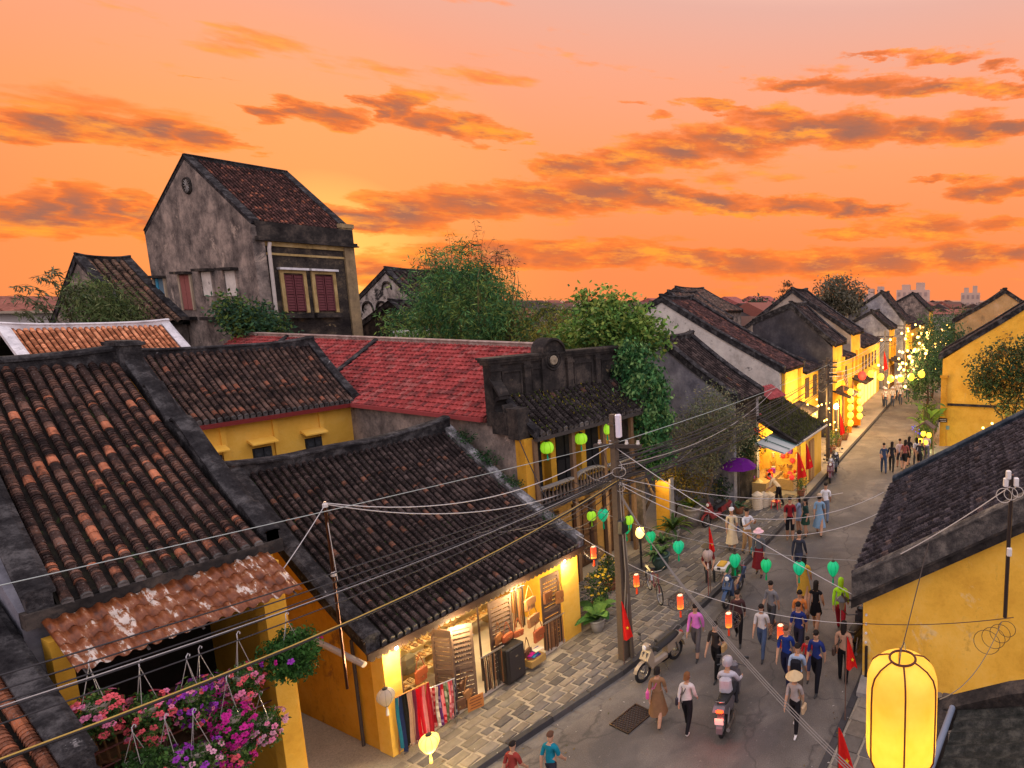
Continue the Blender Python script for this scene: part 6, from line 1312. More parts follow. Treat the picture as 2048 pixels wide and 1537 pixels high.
    rings = [(0, 1.0), (.55, .86), (.85, .55), (1.0, .15)]+([(1.0, -.35)] if hairstyle != 'short' else [])+([(.95, -1.2), (.8, -2.4)] if hairstyle == 'long' else [])+([(.98, -.8)] if hairstyle == 'bob' else [])
    for q, (rad, zz) in enumerate(rings):
        for k in range(n):
            a = 2*math.pi*k/n; fx = math.cos(a); front = fx > .35
            z2 = zz if not (front and zz < .5) else .5+.1*abs(math.sin(a)); rr_ = rad if not (front and zz < .5) else .93
            back = -.03 if zz < -.6 else 0
            vs.append(hc+Vector((rr_*.094*fx-.008+(back if not front else 0), rr_*.088*math.sin(a), .02+z2*.10))*1.0*s if False else hc+Vector(((rr_*.096*fx-.008+(back if not front else 0))*s, rr_*.089*math.sin(a)*s, (.015+z2*.105)*s)))
    g.add(vs, [(q*n+k, q*n+(k+1) % n, (q+1)*n+(k+1) % n, (q+1)*n+k) for q in range(len(rings)-1) for k in range(n)]); g.ob('hair', BODY, t, True)
    if skirt:
        c, length, flare = skirt; g = B(c); z0 = hz+.14; n = 20; rows = 5; vs = []
        for q in range(rows+1):
            u = q/rows; rad = .135+(flare-.135)*u; zz = z0-length*u
            for k in range(n): a = 2*math.pi*k/n; w = 1+.06*math.sin(a*5+seed)*u; vs.append(Vector((rad*w*math.cos(a)*.88+st*.15*u, rad*w*math.sin(a), zz))*s)
        g.add(vs, [(q*n+k, q*n+(k+1) % n, (q+1)*n+(k+1) % n, (q+1)*n+k) for q in range(rows) for k in range(n)]); g.ob('skirt', CLOTH, t, True)
    if hat:
        kind, c = hat; g = B(c); p = hc+Vector((-.01*s, 0, .06*s))
        if kind == 'cone': g.lathe([(.24*s, -.02*s), (.16*s, .05*s), (.08*s, .11*s), (0.005, .16*s)], 20, p)
        elif kind == 'brim': g.lathe([(.19*s, -.03*s), (.18*s, -.015*s), (.105*s, .0), (.10*s, .06*s), (.06*s, .09*s), (0.005, .095*s)], 18, p)
        elif kind == 'cap': g.lathe([(.103*s, -.02*s), (.10*s, .04*s), (.06*s, .075*s), (0.005, .08*s)], 16, p); g.cbox(p+Vector((.12*s, 0, -.015*s)), (.09*s, .13*s, .012*s))
        elif kind == 'helmet': g.lathe([(.12*s, -.10*s), (.128*s, -.02*s), (.115*s, .05*s), (.07*s, .09*s), (0.005, .10*s)], 16, p)
        g.ob('hat', CLOTH if kind != 'helmet' else GLOSS, t, True)
    if bag:
        c, side, zz = bag; g = B(c); g.cbox((-.04*s, .24*side*s, zz*s), (.26*s, .09*s, .24*s), bev=.03*s); g.ob('bag', LEATHER, t)
        g = B(tuple(v_*.7 for v_ in c)); g.tube([(-.1*s, .23*side*s, (zz+.1)*s), (.0, .12*side*s, 1.15*s), (-.02*s, -.05*side*s, (hz+.50)*s), (-.12*s, .05*side*s, 1.2*s), (-.02*s, .24*side*s, (zz+.1)*s)], .012*s, 5); g.ob('bag_strap', LEATHER, t)
    if backpack:
        g = B(backpack); g.cbox(up(.28)*s+Vector((-.17*s, 0, 0)), (.15*s, .28*s, .38*s), bev=.05*s); g.ob('backpack', CLOTH, t)
    return t
AW, TO = 0.15, math.pi+.15      # away from / towards the camera along the street
PK = [
 ('man in white shirt with black camera vest and khaki trousers by the kerb', (16.3, 9.45), 4.3, 1.62, dict(top=(.55, .57, .6), bottom=(.36, .22, .10), pose='photo', backpack=(.02, .02, .025), sleeve=.4, hairstyle='short')),
 ('woman in cream dress beside the man in khaki trousers', (16.4, 10.1), 3.6, 1.5, dict(top=(.6, .5, .33), skirt=((.6, .5, .33), .75, .24), hairstyle='short', pose='stand', hat=('cap', (.55, .55, .55)), bag=((.02, .03, .08), 1, .9))),
 ('woman in pinkish sun hat, spotted top and dark red skirt with teal bag', (15.3, 8.45), 3.4, 1.52, dict(top=(.10, .11, .12), skirt=((.16, .02, .025), .72, .25), hairstyle='bob', pose='stand', hat=('brim', (.7, .45, .48)), bag=((.01, .16, .17), -1, .95), sleeve=.9)),
 ('man in dark red T-shirt and black shorts at the stall', (18.2, 8.75), 3.6, 1.62, dict(top=(.20, .015, .02), bottom=(.012, .012, .014), leg=.55, pose='stand', shoes=(.3, .18, .1), backpack=(.03, .03, .05))),
 ('girl in short grey-blue dress with dark hair facing the stall', (18.95, 8.75), 2.0, 1.42, dict(top=(.20, .24, .33), skirt=((.20, .24, .33), .42, .22), hairstyle='long', pose='photo', shoes=(.65, .62, .6))),
 ('girl with long black hair in dark green dress', (18.7, 8.35), 2.4, 1.45, dict(top=(.02, .045, .04), skirt=((.02, .05, .035), .45, .22), hairstyle='long', pose='stand')),
 ('woman in long light blue dress walking past the stall', (19.05, 7.95), .3, 1.55, dict(top=(.18, .30, .42), skirt=((.18, .30, .42), .70, .27), hairstyle='bob', pose='walk', hat=('cap', (.4, .3, .2)))),
 ('person in white shirt behind the woman in light blue dress', (20.4, 8.25), .3, 1.55, dict(top=(.62, .62, .64), bottom=(.12, .15, .2), pose='walk')),
 ('shopper in beige shirt bending over the lit stall', (20.9, 10.55), 1.6, 1.55, dict(top=(.62, .46, .25), bottom=(.015, .012, .012), pose='bend')),
 ('street vendor in dark red seated behind the slim red flag', (14.4, 9.75), 3.9, 1.45, dict(top=(.12, .02, .02), bottom=(.03, .03, .03), pose='sit', hat=('cone', (.10, .08, .05)))),
 ('person in bright pink shirt carrying a straw bag, walking toward us', (10.98, 7.83), 3.4, 1.36, dict(top=(.55, .16, .46), bottom=(.10, .09, .09), pose='walk', sleeve=.9, bag=((.5, .34, .16), -1, .85), leg=.75)),
 ('person in dark brown clothes behind the one in pink', (11.9, 7.2), 3.5, 1.4, dict(top=(.06, .03, .03), bottom=(.012, .011, .012), pose='walk', sleeve=.8)),
 ('person in black walking beside the cream motorbike lane', (10.5, 6.95), 3.2, 1.36, dict(top=(.03, .024, .022), bottom=(.010, .010, .011), pose='walk', bag=((.38, .24, .1), 1, .95))),
 ('woman in brown patterned dress near the drain grate', (8.7, 7.2), .4, 1.24, dict(top=(.22, .12, .06), skirt=((.20, .11, .055), .70, .27), hairstyle='bob', pose='walk', bag=((.6, .08, .3), 1, 1.0))),
 ('person in pale shirt and wide black trousers near the drain grate', (8.8, 6.55), .2, 1.24, dict(top=(.50, .46, .44), bottom=(.012, .012, .014), pose='walk', shoes=(.6, .58, .55), sleeve=.9, bag=((.02, .02, .03), 1, .95), hair=(.16, .07, .03), hairstyle='bob')),
 ('young man in navy printed T-shirt, farthest of the navy trio', (11.9, 5.5), 3.2, 1.45, dict(top=(.018, .03, .14), bottom=(.03, .03, .05), pose='walk', leg=.55)),
 ('young man in navy T-shirt, left of the navy trio', (10.9, 5.35), 3.3, 1.42, dict(top=(.015, .035, .17), bottom=(.018, .02, .05), pose='walk', hair=(.1, .05, .03))),
 ('young man in navy T-shirt with white print and black trousers, right of the navy trio', (11.0, 4.65), 3.1, 1.42, dict(top=(.018, .03, .13), bottom=(.012, .012, .016), pose='walk')),
 ('person carrying a big round beige bag at the foot of the right kerb', (9.65, 4.55), 3.2, 1.26, dict(top=(.32, .28, .26), bottom=(.014, .013, .015), pose='walk', shoes=(.65, .63, .6), hat=('cone', (.48, .36, .2)), bag=((.46, .33, .19), 1, .72))),
 ('woman in short black dress walking away along the right side', (13.05, 5.55), .1, 1.42, dict(top=(.012, .012, .014), skirt=((.012, .012, .014), .42, .2), hairstyle='long', pose='walk', sleeve=.1)),
 ('person in lime-green jacket and red top by the right-hand eave', (13.3, 4.95), .2, 1.5, dict(top=(.30, .62, .02), bottom=(.30, .02, .03), pose='walk', sleeve=.9, hair=(.25, .5, .02), hairstyle='long')),
 ('woman in tan top and long black trousers close to the right wall', (11.5, 4.2), .1, 1.45, dict(top=(.34, .20, .13), bottom=(.010, .010, .011), pose='stand', hairstyle='long', sleeve=.2, bag=((.05, .03, .02), 1, .9))),
 ('person in teal shirt at the bottom edge of the picture', (6.55, 7.8), .1, 1.2, dict(top=(.01, .16, .22), bottom=(.03, .03, .04), pose='walk', hair=(.10, .05, .03))),
 ('person with red bag at the bottom edge, beside the one in teal', (6.2, 8.3), .1, 1.12, dict(top=(.25, .04, .03), bottom=(.05, .03, .03), pose='walk', bag=((.4, .02, .02), 1, .9))),

 ('woman in white blouse and jeans walking left of the navy trio', (11.6, 6.35), 3.3, 1.36, dict(top=(.5, .48, .46), bottom=(.06, .09, .16), pose='walk', hairstyle='long')),
 ('man in grey T-shirt behind the motorbike rider', (12.6, 6.6), 3.0, 1.44, dict(top=(.16, .16, .17), bottom=(.05, .05, .055), pose='walk', leg=.6)),
 ('woman in orange top between the navy trio and the black dress', (12.5, 5.75), 3.4, 1.40, dict(top=(.5, .16, .04), bottom=(.03, .03, .035), pose='stand', hairstyle='bob', bag=((.1, .05, .03), 1, .9))),
 ('child in red shirt beside the navy trio', (11.3, 5.0), 3.2, 1.02, dict(top=(.45, .03, .03), bottom=(.05, .06, .12), pose='walk', leg=.6)),
 ('man in pale blue shirt with black backpack near the right kerb', (10.4, 4.85), .2, 1.36, dict(top=(.28, .36, .48), bottom=(.10, .08, .06), pose='walk', backpack=(.015, .015, .02))),
 ('woman in mustard dress among the walkers in mid-street', (14.2, 6.4), .2, 1.46, dict(top=(.45, .27, .04), skirt=((.45, .27, .04), .62, .25), hairstyle='long', pose='walk')),
 ('couple member in dark jacket walking away in mid-street', (15.6, 7.2), .1, 1.56, dict(top=(.03, .035, .05), bottom=(.04, .05, .09), pose='walk', sleeve=1)),
]
far = [((27.6, 8.0), (.03, .05, .10), 'woman in navy walking away mid-street, leftmost of the distant group', (.03, .05, .09)), ((28.0, 7.7), (.02, .02, .025), 'person in black right of the woman in navy in the distant group', (.02, .02, .02)), ((28.8, 7.5), (.45, .36, .36), 'person in pale pink in the middle of the distant group', (.05, .05, .06)),
       ((28.7, 7.2), (.22, .07, .06), 'woman in brownish red in the distant group', (.02, .02, .02)), ((29.5, 7.2), (.02, .02, .025), 'woman in black dress at the back of the distant group', (.02, .02, .02)), ((29.4, 6.75), (.5, .48, .48), 'person in white shirt by the thatched lantern stand', (.1, .1, .1)), ((29.0, 6.5), (.03, .03, .035), 'dark-haired person low by the thatched lantern stand', (.02, .02, .02)), ((30.2, 6.4), (.5, .48, .5), 'second person in white by the thatched lantern stand', (.1, .1, .12))]
for (p, c, lab, b) in far: PK.append((lab, p, rnd.uniform(-.3, .5), 1.55, dict(top=c, bottom=b, pose='walk', hairstyle=rnd.choice(['long', 'bob', 'short']), leg=rnd.choice([.5, 1]))))
for i, (x, y) in enumerate(((45.0, 13.0), (45.6, 13.3), (49.5, 13.2), (50.2, 12.5), (51, 12.0), (47.5, 12.4), (46.4, 12.8))):
    PK.append(('distant person in white shirt and white hat, %s under the amber lanterns' % ORD[i], (x, y), 3.3+rnd.uniform(-.3, .3), 1.6, dict(top=(.6, .58, .58), bottom=(.05, .07, .12), pose='stand', hat=('brim', (.68, .66, .66)))))
for i, (lab, p, rz, h, kw) in enumerate(PK): person(lab, (p[0], p[1], .115 if (p[1] > interp(LK, p[0]) or p[1] < interp(RK, p[0])) else .0), rz, h, seed=i, **kw)

# ================================================================ two-wheelers
def wheel(t, x, r, w=.045, z=None):
    z = z or r; o = B((.015, .015, .016)); o.ring((x, 0, z), r-w, w, 'y', 26, 8); ty = o.ob('wheel', RUBBER, t, True)
    g = B((.35, .35, .36)); g.ring((x, 0, z), r-w*2.1, .012, 'y', 26, 5); g.ob('rim', METAL, ty)
    g = B((.3, .3, .3))
    for k in range(10): a = math.pi*2*k/10; g.tube([(x, 0, z), (x+(r-w*2)*math.cos(a), 0, z+(r-w*2)*math.sin(a))], .004, 3)
    g.lathe([(0, -.05), (.04, -.05), (.04, .05), (0, .05)], 10, (x, 0, z), ax=Matrix.Rotation(R(90), 3, 'X')); g.ob('hub', METAL, ty)
def motorbike(label, loc, rz, body, seat=(.015, .015, .016), s=1.0, tail=(.4, .01, .01), plate=True, lit=False, scooter=False):
    t = thing('motorbike', label, 'motorbike', loc, rz); t.scale = (s, s, s)
    wheel(t, .62, .28); wheel(t, -.60, .28)
    g = B(body); g.prism([(.50, -.16, .78), (.60, -.16, .62), (.44, -.16, .34), (.36, -.16, .30), (.34, -.16, .62), (.42, -.16, .90)], (0, .32, 0)); g.ob('leg_shield', GLOSS, t)
    g = B(body); g.cbox((.06, 0, .36), (.62, .22, .22), bev=.06); g.ob('floor_tunnel', GLOSS, t)
    g = B(body); g.prism([(-.22, -.13, .42), (-.18, -.13, .68), (-.74, -.10, .80), (-.84, -.09, .72), (-.58, -.13, .50)], (0, .25, 0)); g.ob('tail_fairing', GLOSS, t)
    g = B((.05, .05, .052)); g.cbox((-.18, 0, .30), (.36, .20, .22), bev=.05); g.ob('engine', METAL, t)
    g = B(seat); vs = []; prof = [(.16, .70, .09), (.02, .75, .13), (-.25, .78, .14), (-.50, .82, .13), (-.66, .83, .10)]
    for (x, z, w) in prof: vs += [(x, -w, z-.06), (x, -w*.9, z), (x, 0, z+.025), (x, w*.9, z), (x, w, z-.06)]
    g.add(vs, [(i*5+j, i*5+j+1, i*5+j+6, i*5+j+5) for i in range(4) for j in range(4)]+[(4, 3, 2, 1, 0), (20, 21, 22, 23, 24)]); g.ob('seat', RUBBER, t, True)
    g = B(body); g.cbox((.46, 0, .95), (.16, .24, .18), bev=.05); hb = g.ob('handlebar_cowl', GLOSS, t)
    g = B((.03, .03, .03)); g.tube([(.38, -.36, .99), (.46, -.15, 1.0), (.46, .15, 1.0), (.38, .36, .99)], .016, 7); g.ob('handlebar', GLOSS, t)
    for sg in (-1, 1):
        g = B((.02, .02, .02)); g.tube([(.44, .24*sg, 1.0), (.42, .30*sg, 1.16)], .007, 5); g.cbox((.42, .32*sg, 1.19), (.02, .12, .08), bev=.009); g.ob('mirror', GLOSS, t)
        g = B((.3, .3, .31)); g.tube([(.52, .075*sg, .80), (.62, .075*sg, .28)], .022, 7); g.ob('fork', METAL, t)
        g = B((.25, .25, .25)); g.tube([(-.5, .13*sg, .62), (-.60, .12*sg, .30)], .025, 7); g.ob('shock_absorber', METAL, t)
    g = B((.7, .7, .68)); g.lathe([(.0, .03), (.06, .025), (.075, 0)], 12, (.545, 0, .95), ax=Matrix.Rotation(R(90), 3, 'Y')); g.ob('headlight', GLOSS, t)
    g = B(body); pts = [(.62+.31*math.cos(R(a)), .28+.31*math.sin(R(a))) for a in range(20, 161, 20)]
    g.add([p for x, z in pts for p in ((x, -.06, z), (x, .06, z))], [(2*i, 2*i+1, 2*i+3, 2*i+2) for i in range(len(pts)-1)]); o = g.ob('front_fender', GLOSS, t); o.modifiers.new('s', 'SOLIDIFY').thickness = .008
    g = B(body); pts = [(-.60+.32*math.cos(R(a)), .28+.33*math.sin(R(a))) for a in range(60, 181, 20)]
    g.add([p for x, z in pts for p in ((x, -.07, z), (x, .07, z))], [(2*i, 2*i+1, 2*i+3, 2*i+2) for i in range(len(pts)-1)]); o = g.ob('rear_fender', GLOSS, t); o.modifiers.new('s', 'SOLIDIFY').thickness = .008
    g = B(tail); g.cbox((-.83, 0, .74), (.06, .16, .07), bev=.02); g.ob('tail_light', GL3 if lit else GLOSS, t)
    if lit: lamp('tail_lamp', t, (-1.0, 0, .72), 3, (1, .08, .02), .05)
    if plate: g = B((.6, .62, .62)); g.cbox((-.90, 0, .56), (.012, .19, .14)); pl = g.ob('number_plate', GLOSS, t)
    g = B((.28, .28, .28)); g.tube([(-.1, -.14, .22), (-.4, -.17, .24), (-.85, -.18, .34)], [.03, .05, .045], 9); g.ob('exhaust', METAL, t)
    g = B((.1, .1, .1)); g.tube([(-.05, .1, .25), (-.1, .24, .02)], .012, 5); g.ob('side_stand', METAL, t)
    g = B((.2, .2, .2)); g.tube([(-.62, -.1, .86), (-.78, -.09, .93), (-.8, 0, .94), (-.78, .09, .93), (-.62, .1, .86)], .012, 6); g.ob('grab_rail', METAL, t)
    return t
motorbike('cream motorbike with black seat parked at the kerb near the wooden pole', (10.2, 8.32, 0), R(172), (.30, .24, .17), s=.84)
motorbike('dark blue scooter ridden along the left kerb', (13.75, 8.45, 0), R(190), (.02, .05, .12), s=.9)
person('rider in green shirt and dark cap on the dark blue scooter', (13.85, 8.45, -.08), R(190), 1.5, top=(.03, .12, .04), bottom=(.3, .2, .12), pose='ride', hat=('helmet', (.03, .03, .05)), leg=.55, seed=91)
motorbike('grey motorbike with glowing red tail light riding away in mid-street', (9.5, 6.0, 0), R(18), (.10, .09, .10), s=.92, tail=(1, .06, .01), lit=True)
person('rider in a pale grey raincoat on the motorbike with red tail light', (9.35, 5.95, -.03), R(18), 1.5, top=(.42, .40, .44), bottom=(.03, .03, .035), pose='ride', hat=('helmet', (.30, .28, .3)), sleeve=1, seed=92, backpack=(.36, .34, .37))
motorbike('black motorbike at the right-hand wall showing its number plate', (12.9, 4.35, 0), R(5), (.015, .015, .017), s=.86)
motorbike('dark motorbike parked by the stall corner, nearest the street', (25.6, 10.1, 0), R(200), (.10, .02, .025), s=.95)
motorbike('silver motorbike parked by the stall corner, second in the row', (26.3, 10.3, 0), R(195), (.3, .3, .32), s=.95)
motorbike('black motorbike parked under the second pole, last in the row', (27.4, 10.55, 0), R(205), (.012, .012, .015), s=1.0)
motorbike('red-brown motorbike parked in the dark garden under the purple umbrella', (18.4, 12.0, .1), R(170), (.22, .03, .03), s=.9)
bk = thing('bicycle', 'old bicycle leaning by the flower bushes behind the wooden pole', 'bicycle', (12.75, 10.5, .11), R(235))
wheel(bk, .52, .31, .018); wheel(bk, -.52, .31, .018)
g = B((.16, .03, .04))
for a, b in (((.40, 0, .78), (.0, 0, .30)), ((.40, 0, .78), (-.16, 0, .72)), ((-.18, 0, .80), (.0, 0, .30)), ((0, 0, .30), (-.52, 0, .31)), ((-.16, 0, .70), (-.52, 0, .31)), ((.38, 0, .88), (.52, 0, .31))): g.tube([a, b], .016, 6)
g.ob('frame', GLOSS, bk)
g = B((.02, .02, .02)); g.cbox((-.2, 0, .84), (.26, .15, .06), bev=.02); g.ob('saddle', RUBBER, bk)
g = B((.3, .3, .3)); g.tube([(.2, -.27, .96), (.38, -.1, .95), (.38, .1, .95), (.2, .27, .96)], .012, 6); g.tube([(.38, 0, .86), (.38, 0, .96)], .014, 6); g.ob('handlebar', METAL, bk)
g = B((.35, .35, .34)); pts = [(-.52+.345*math.cos(R(a)), .31+.345*math.sin(R(a))) for a in range(20, 201, 15)]
g.add([p for x, z in pts for p in ((x, -.03, z), (x, .03, z))], [(2*i, 2*i+1, 2*i+3, 2*i+2) for i in range(len(pts)-1)]); g.ob('mudguard', METAL, bk)
g = B((.05, .05, .05)); g.cbox((-.5, 0, .70), (.36, .14, .02)); g.tube([(-.52, .06, .31), (-.62, .06, .69)], .008, 4); g.tube([(-.52, -.06, .31), (-.62, -.06, .69)], .008, 4); g.ob('carrier', GLOSS, bk)
g = B((.1, .1, .1)); g.ring((0, .03, .3), .09, .01, 'y', 18, 4); g.tube([(0, .03, .3), (.1, .06, .18)], .01, 4); g.tube([(0, -.03, .3), (-.1, -.06, .42)], .01, 4); g.ob('crank', METAL, bk)

# ================================================================ goods of the leather shop (shop floor z=.2, opening x 6.2-10.0, y 11.1)
LE = [(.30, .12, .035), (.20, .075, .025), (.36, .17, .06), (.12, .05, .022), (.40, .10, .03), (.25, .13, .06)]
def bag(label, loc, rz, w, h, c, drop=.3, group='leather bags of the shop', d=None):
    t = thing('leather_bag', label, 'bag', loc, rz, group); d = d or w*.32
    g = B(c); g.cbox((0, 0, -h/2), (w, d, h), bev=min(w, h)*.12); g.ob('bag_body', LEATHER, t)
    g = B(tuple(v*.8 for v in c)); g.add([(-w*.48, -d/2-.006, 0), (w*.48, -d/2-.006, 0), (w*.46, -d/2-.012, -h*.5), (0, -d/2-.016, -h*.62), (-w*.46, -d/2-.012, -h*.5)], [(4, 3, 2, 1, 0)]); g.ob('flap', LEATHER, t)
    g = B((.5, .4, .2)); g.cbox((0, -d/2-.018, -h*.55), (.03, .01, .03)); g.ob('buckle', METAL, t)
    for s in (-1, 1): g = B(tuple(v*.7 for v in c)); g.tube([(s*w*.42, 0, -.02), (s*w*.2, 0, drop*.6), (0, 0, drop)], .009, 5); g.ob('strap', LEATHER, t)
    return t
def louvre(label, loc, rz, w=.46, h=1.85, c=(.115, .075, .055)):
    t = thing('louvre_shutter', label, 'shutter', loc, rz, 'folding louvre shutters of the shop')
    g = B(c)
    for a, b, z0, z1 in ((0, .05, 0, h), (w-.05, w, 0, h), (.05, w-.05, 0, .08), (.05, w-.05, h*.48, h*.48+.08), (.05, w-.05, h-.08, h)): g.box(a, b, -.02, .02, z0, z1)
    g.ob('frame', WOOD, t)
    n = 8
    for (z0, z1) in ((.08, h*.48), (h*.48+.08, h-.08)):
        for k in range(n):
            z = z0+(z1-z0)*(k+.5)/n; g = B(tuple(v*.9 for v in c)); dz = (z1-z0)/n*.33
            g.add([(.05, -.018, z-dz), (w-.05, -.018, z-dz), (w-.05, .014, z+dz), (.05, .014, z+dz), (.05, -.010, z-dz-.004), (w-.05, -.010, z-dz-.004), (w-.05, .020, z+dz-.004), (.05, .020, z+dz-.004)], [(0, 1, 2, 3), (7, 6, 5, 4), (0, 4, 5, 1), (2, 6, 7, 3)]); g.ob('slat', WOOD, t)
    return t
louvre('louvre shutter folded against the left pier of the shop', (6.2, 11.16, .2), R(70), .4)
louvre('louvre shutter standing out at left of the shop, first of a pair', (7.0, 11.45, .2), R(-75), .46)
louvre('louvre shutter standing out at left of the shop, second of a pair', (7.15, 11.15, .2), R(-35), .42)
louvre('louvre shutter hung with brown bags in the middle of the shop', (8.15, 11.3, .2), R(-8), .52)
louvre('louvre shutter folded behind the middle one', (8.05, 11.5, .2), R(55), .42)
louvre('louvre shutter hung with bags at the right pier', (9.45, 11.18, .2), R(-5), .5)
# bags
bags = [((8.27, 11.2, 1.28), .3, .2, .24, 0, 'small tan shoulder bag on the middle shutter, left'), ((8.45, 11.15, 1.20), .1, .26, .17, 4, 'orange-brown clutch bag on the middle shutter, centre'), ((8.72, 11.12, 1.15), -.2, .22, .16, 4, 'orange-brown clutch bag on the middle shutter, right'),
        ((9.05, 11.1, 1.78), .1, .30, .30, 2, 'tan satchel hanging high right in the shop, top of three'), ((9.07, 11.05, 1.36), .1, .32, .28, 2, 'tan satchel hanging right in the shop, middle of three'), ((9.15, 11.0, .98), .1, .30, .32, 4, 'orange leather bag hanging right in the shop, lowest of three'),
        ((9.52, 11.05, 1.72), 0, .24, .3, 1, 'brown bag on the right-hand shutter'), ((9.82, 11.0, 1.6), -.4, .2, .32, 0, 'tan bag at the edge of the right pier'),
        ((7.5, 11.1, 1.05), .4, .22, .18, 0, 'small tan bag among the dark straps, left of middle'), ((6.72, 11.45, 1.35), .2, .26, .3, 4, 'russet bag hanging in front of the first shutter pair'), ((7.35, 11.0, .62), .2, .24, .2, 2, 'tan bag near the floor beside the leather sign'),
        ((8.5, 10.95, .5), 0, .26, .2, 2, 'cream-tan bag on the black case'), ((7.28, 11.05, .85), .5, .22, .2, 3, 'dark brown bag under the left shutters'), ((8.85, 11.05, .62), .3, .24, .18, 3, 'black-brown bag right of the black case'), ((7.1, 10.95, .55), -.3, .26, .24, 3, 'dark bag low beside the scarves')]
for (p, rz, w, h, ci, lab) in bags: bag(lab, p, rz, w, h, LE[ci])
bp = thing('backpack', 'olive canvas backpack inside the shop between sandals and shutters', 'backpack', (6.75, 11.9, 1.1)); g = B((.13, .11, .07)); g.cbox((0, 0, .2), (.3, .18, .42), bev=.07); g.ob('pack_body', CLOTH, bp); g = B((.10, .085, .05)); g.cbox((0, -.12, .12), (.22, .07, .18), bev=.03); g.ob('front_pocket', CLOTH, bp)
# belts
rb = random.Random(12)
def belts(label, x0, x1, y, ztop, n, lmin, lmax, grp):
    rk = thing('belt_rail', 'rail holding '+label, 'rail', (0, 0, 0)); g = B((.35, .33, .3)); g.tube([(x0-.05, y, ztop+.02), (x1+.05, y-.04, ztop+.02)], .012, 6); g.ob('bar', METAL, rk)
    for k in range(n):
        x = x0+(x1-x0)*(k+.5)/n; l = rb.uniform(lmin, lmax); c = rb.choice([(.03, .02, .016), (.10, .045, .02), (.20, .09, .035), (.28, .13, .05), (.015, .014, .014)])
        t = thing('belt', label.replace('belts', 'belt').replace('straps', 'strap')+', '+ORD[k]+' from left', 'belt', (x, y-.04*k/n, ztop), rb.uniform(-.5, .5), grp)
        g = B(c); g.add([(-.016, 0, 0), (.016, 0, 0), (.016, rb.uniform(-.02, .02), -l), (-.016, rb.uniform(-.02, .02), -l), (-.016, .006, 0), (.016, .006, 0), (.016, .01, -l), (-.016, .01, -l)], [(0, 3, 2, 1), (4, 5, 6, 7), (0, 4, 7, 3), (1, 2, 6, 5)]); g.ob('strap', LEATHER, t)
        g = B((.55, .48, .35)); g.cbox((0, 0, .015), (.04, .012, .05)); g.ob('buckle', METAL, t)
belts('brown leather belts in the middle of the shop', 7.75, 8.2, 11.05, 1.05, 11, .78, .86, 'belts in the middle of the shop')
belts('dark leather belts beside the right pier', 9.35, 9.85, 11.0, .98, 13, .68, .76, 'belts beside the right pier')
belts('striped leather straps high behind the satchels', 8.72, 9.0, 11.25, 2.05, 7, .8, 1.0, 'straps high in the shop')
belts('thin brown straps hanging from the left shutters', 7.15, 7.6, 11.15, 1.62, 9, .5, .7, 'straps at the left shutters')
# scarves
SCC = [(.03, .18, .26), (.02, .03, .09), (.02, .02, .02), (.45, .28, .20), (.16, .03, .06), (.55, .01, .02), (.5, .02, .03), (.6, .2, .2), (.35, .02, .03), (.48, .38, .3), (.10, .03, .14), (.45, .02, .03), (.12, .16, .08), (.5, .1, .12), (.03, .03, .05)]
SCN = ['teal', 'navy', 'black', 'tan', 'maroon', 'scarlet', 'red', 'salmon pink', 'dark red', 'beige', 'purple', 'crimson', 'olive', 'rose', 'charcoal']
def scarf(label, p, l, w, c, seed, pat):
    t = thing('scarf', label, 'scarf', p, 0, 'scarves hung on the shop racks'); r = random.Random(seed); g = B(c); n, m_ = 14, 5; vs = []
    for i in range(n+1):
        for j in range(m_): u, v = i/n, j/(m_-1); vs.append(((v-.5)*w*(1+.1*u), .03*math.sin(v*8+seed)+.02*math.sin(u*5+seed), -l*u))
    for i in range(n):
        for j in range(m_-1):
            cc = c if not pat or r.random() < .6 else tuple(min(.7, x*1.3+.18) for x in c)
            g.add([vs[i*m_+j], vs[i*m_+j+1], vs[(i+1)*m_+j+1], vs[(i+1)*m_+j]], [(0, 1, 2, 3)], cc)
    g.ob('cloth', CLOTH, t); g = B(tuple(x*.8 for x in c))
    for j in range(7): g.tube([((j/6-.5)*w*1.05, 0, -l), ((j/6-.5)*w*1.08, .01, -l-.05)], .004, 3)
    g.ob('fringe', CLOTH, t)
rk = thing('scarf_rack', 'wooden rack with plain scarves against the left pier of the shop', 'rack', (0, 0, 0)); g = B((.35, .17, .06)); g.tube([(5.95, 10.98, 1.36), (6.5, 10.86, 1.36)], .014, 6); g.tube([(6.0, 10.97, 1.36), (6.0, 11.1, .13)], .014, 6); g.tube([(6.45, 10.87, 1.36), (6.45, 11.0, .13)], .014, 6); g.ob('bar', WOOD, rk)
for k in range(9): scarf('long %s scarf on the rack at the left pier' % SCN[k], (5.98+k*.062, 10.96-.013*k, 1.35), rb.uniform(1.0, 1.15), .075, SCC[k], k, False)
rk = thing('scarf_rack', 'steel rack with patterned scarves in the shop doorway', 'rack', (0, 0, 0)); g = B((.5, .48, .45)); g.tube([(6.5, 11.05, 1.12), (7.0, 10.85, 1.12)], .012, 6); g.tube([(6.52, 11.05, 1.12), (6.52, 11.1, .2)], .012, 6); g.tube([(6.98, 10.86, 1.12), (6.98, 10.9, .13)], .012, 6); g.ob('bar', METAL, rk)
for k in range(9):
    j = (k+6) % 15; scarf('patterned %s scarf on the doorway rack' % SCN[j], (6.52+k*.056, 11.03-.02*k, 1.11), rb.uniform(.78, .88), .07, SCC[j], 40+k, True)
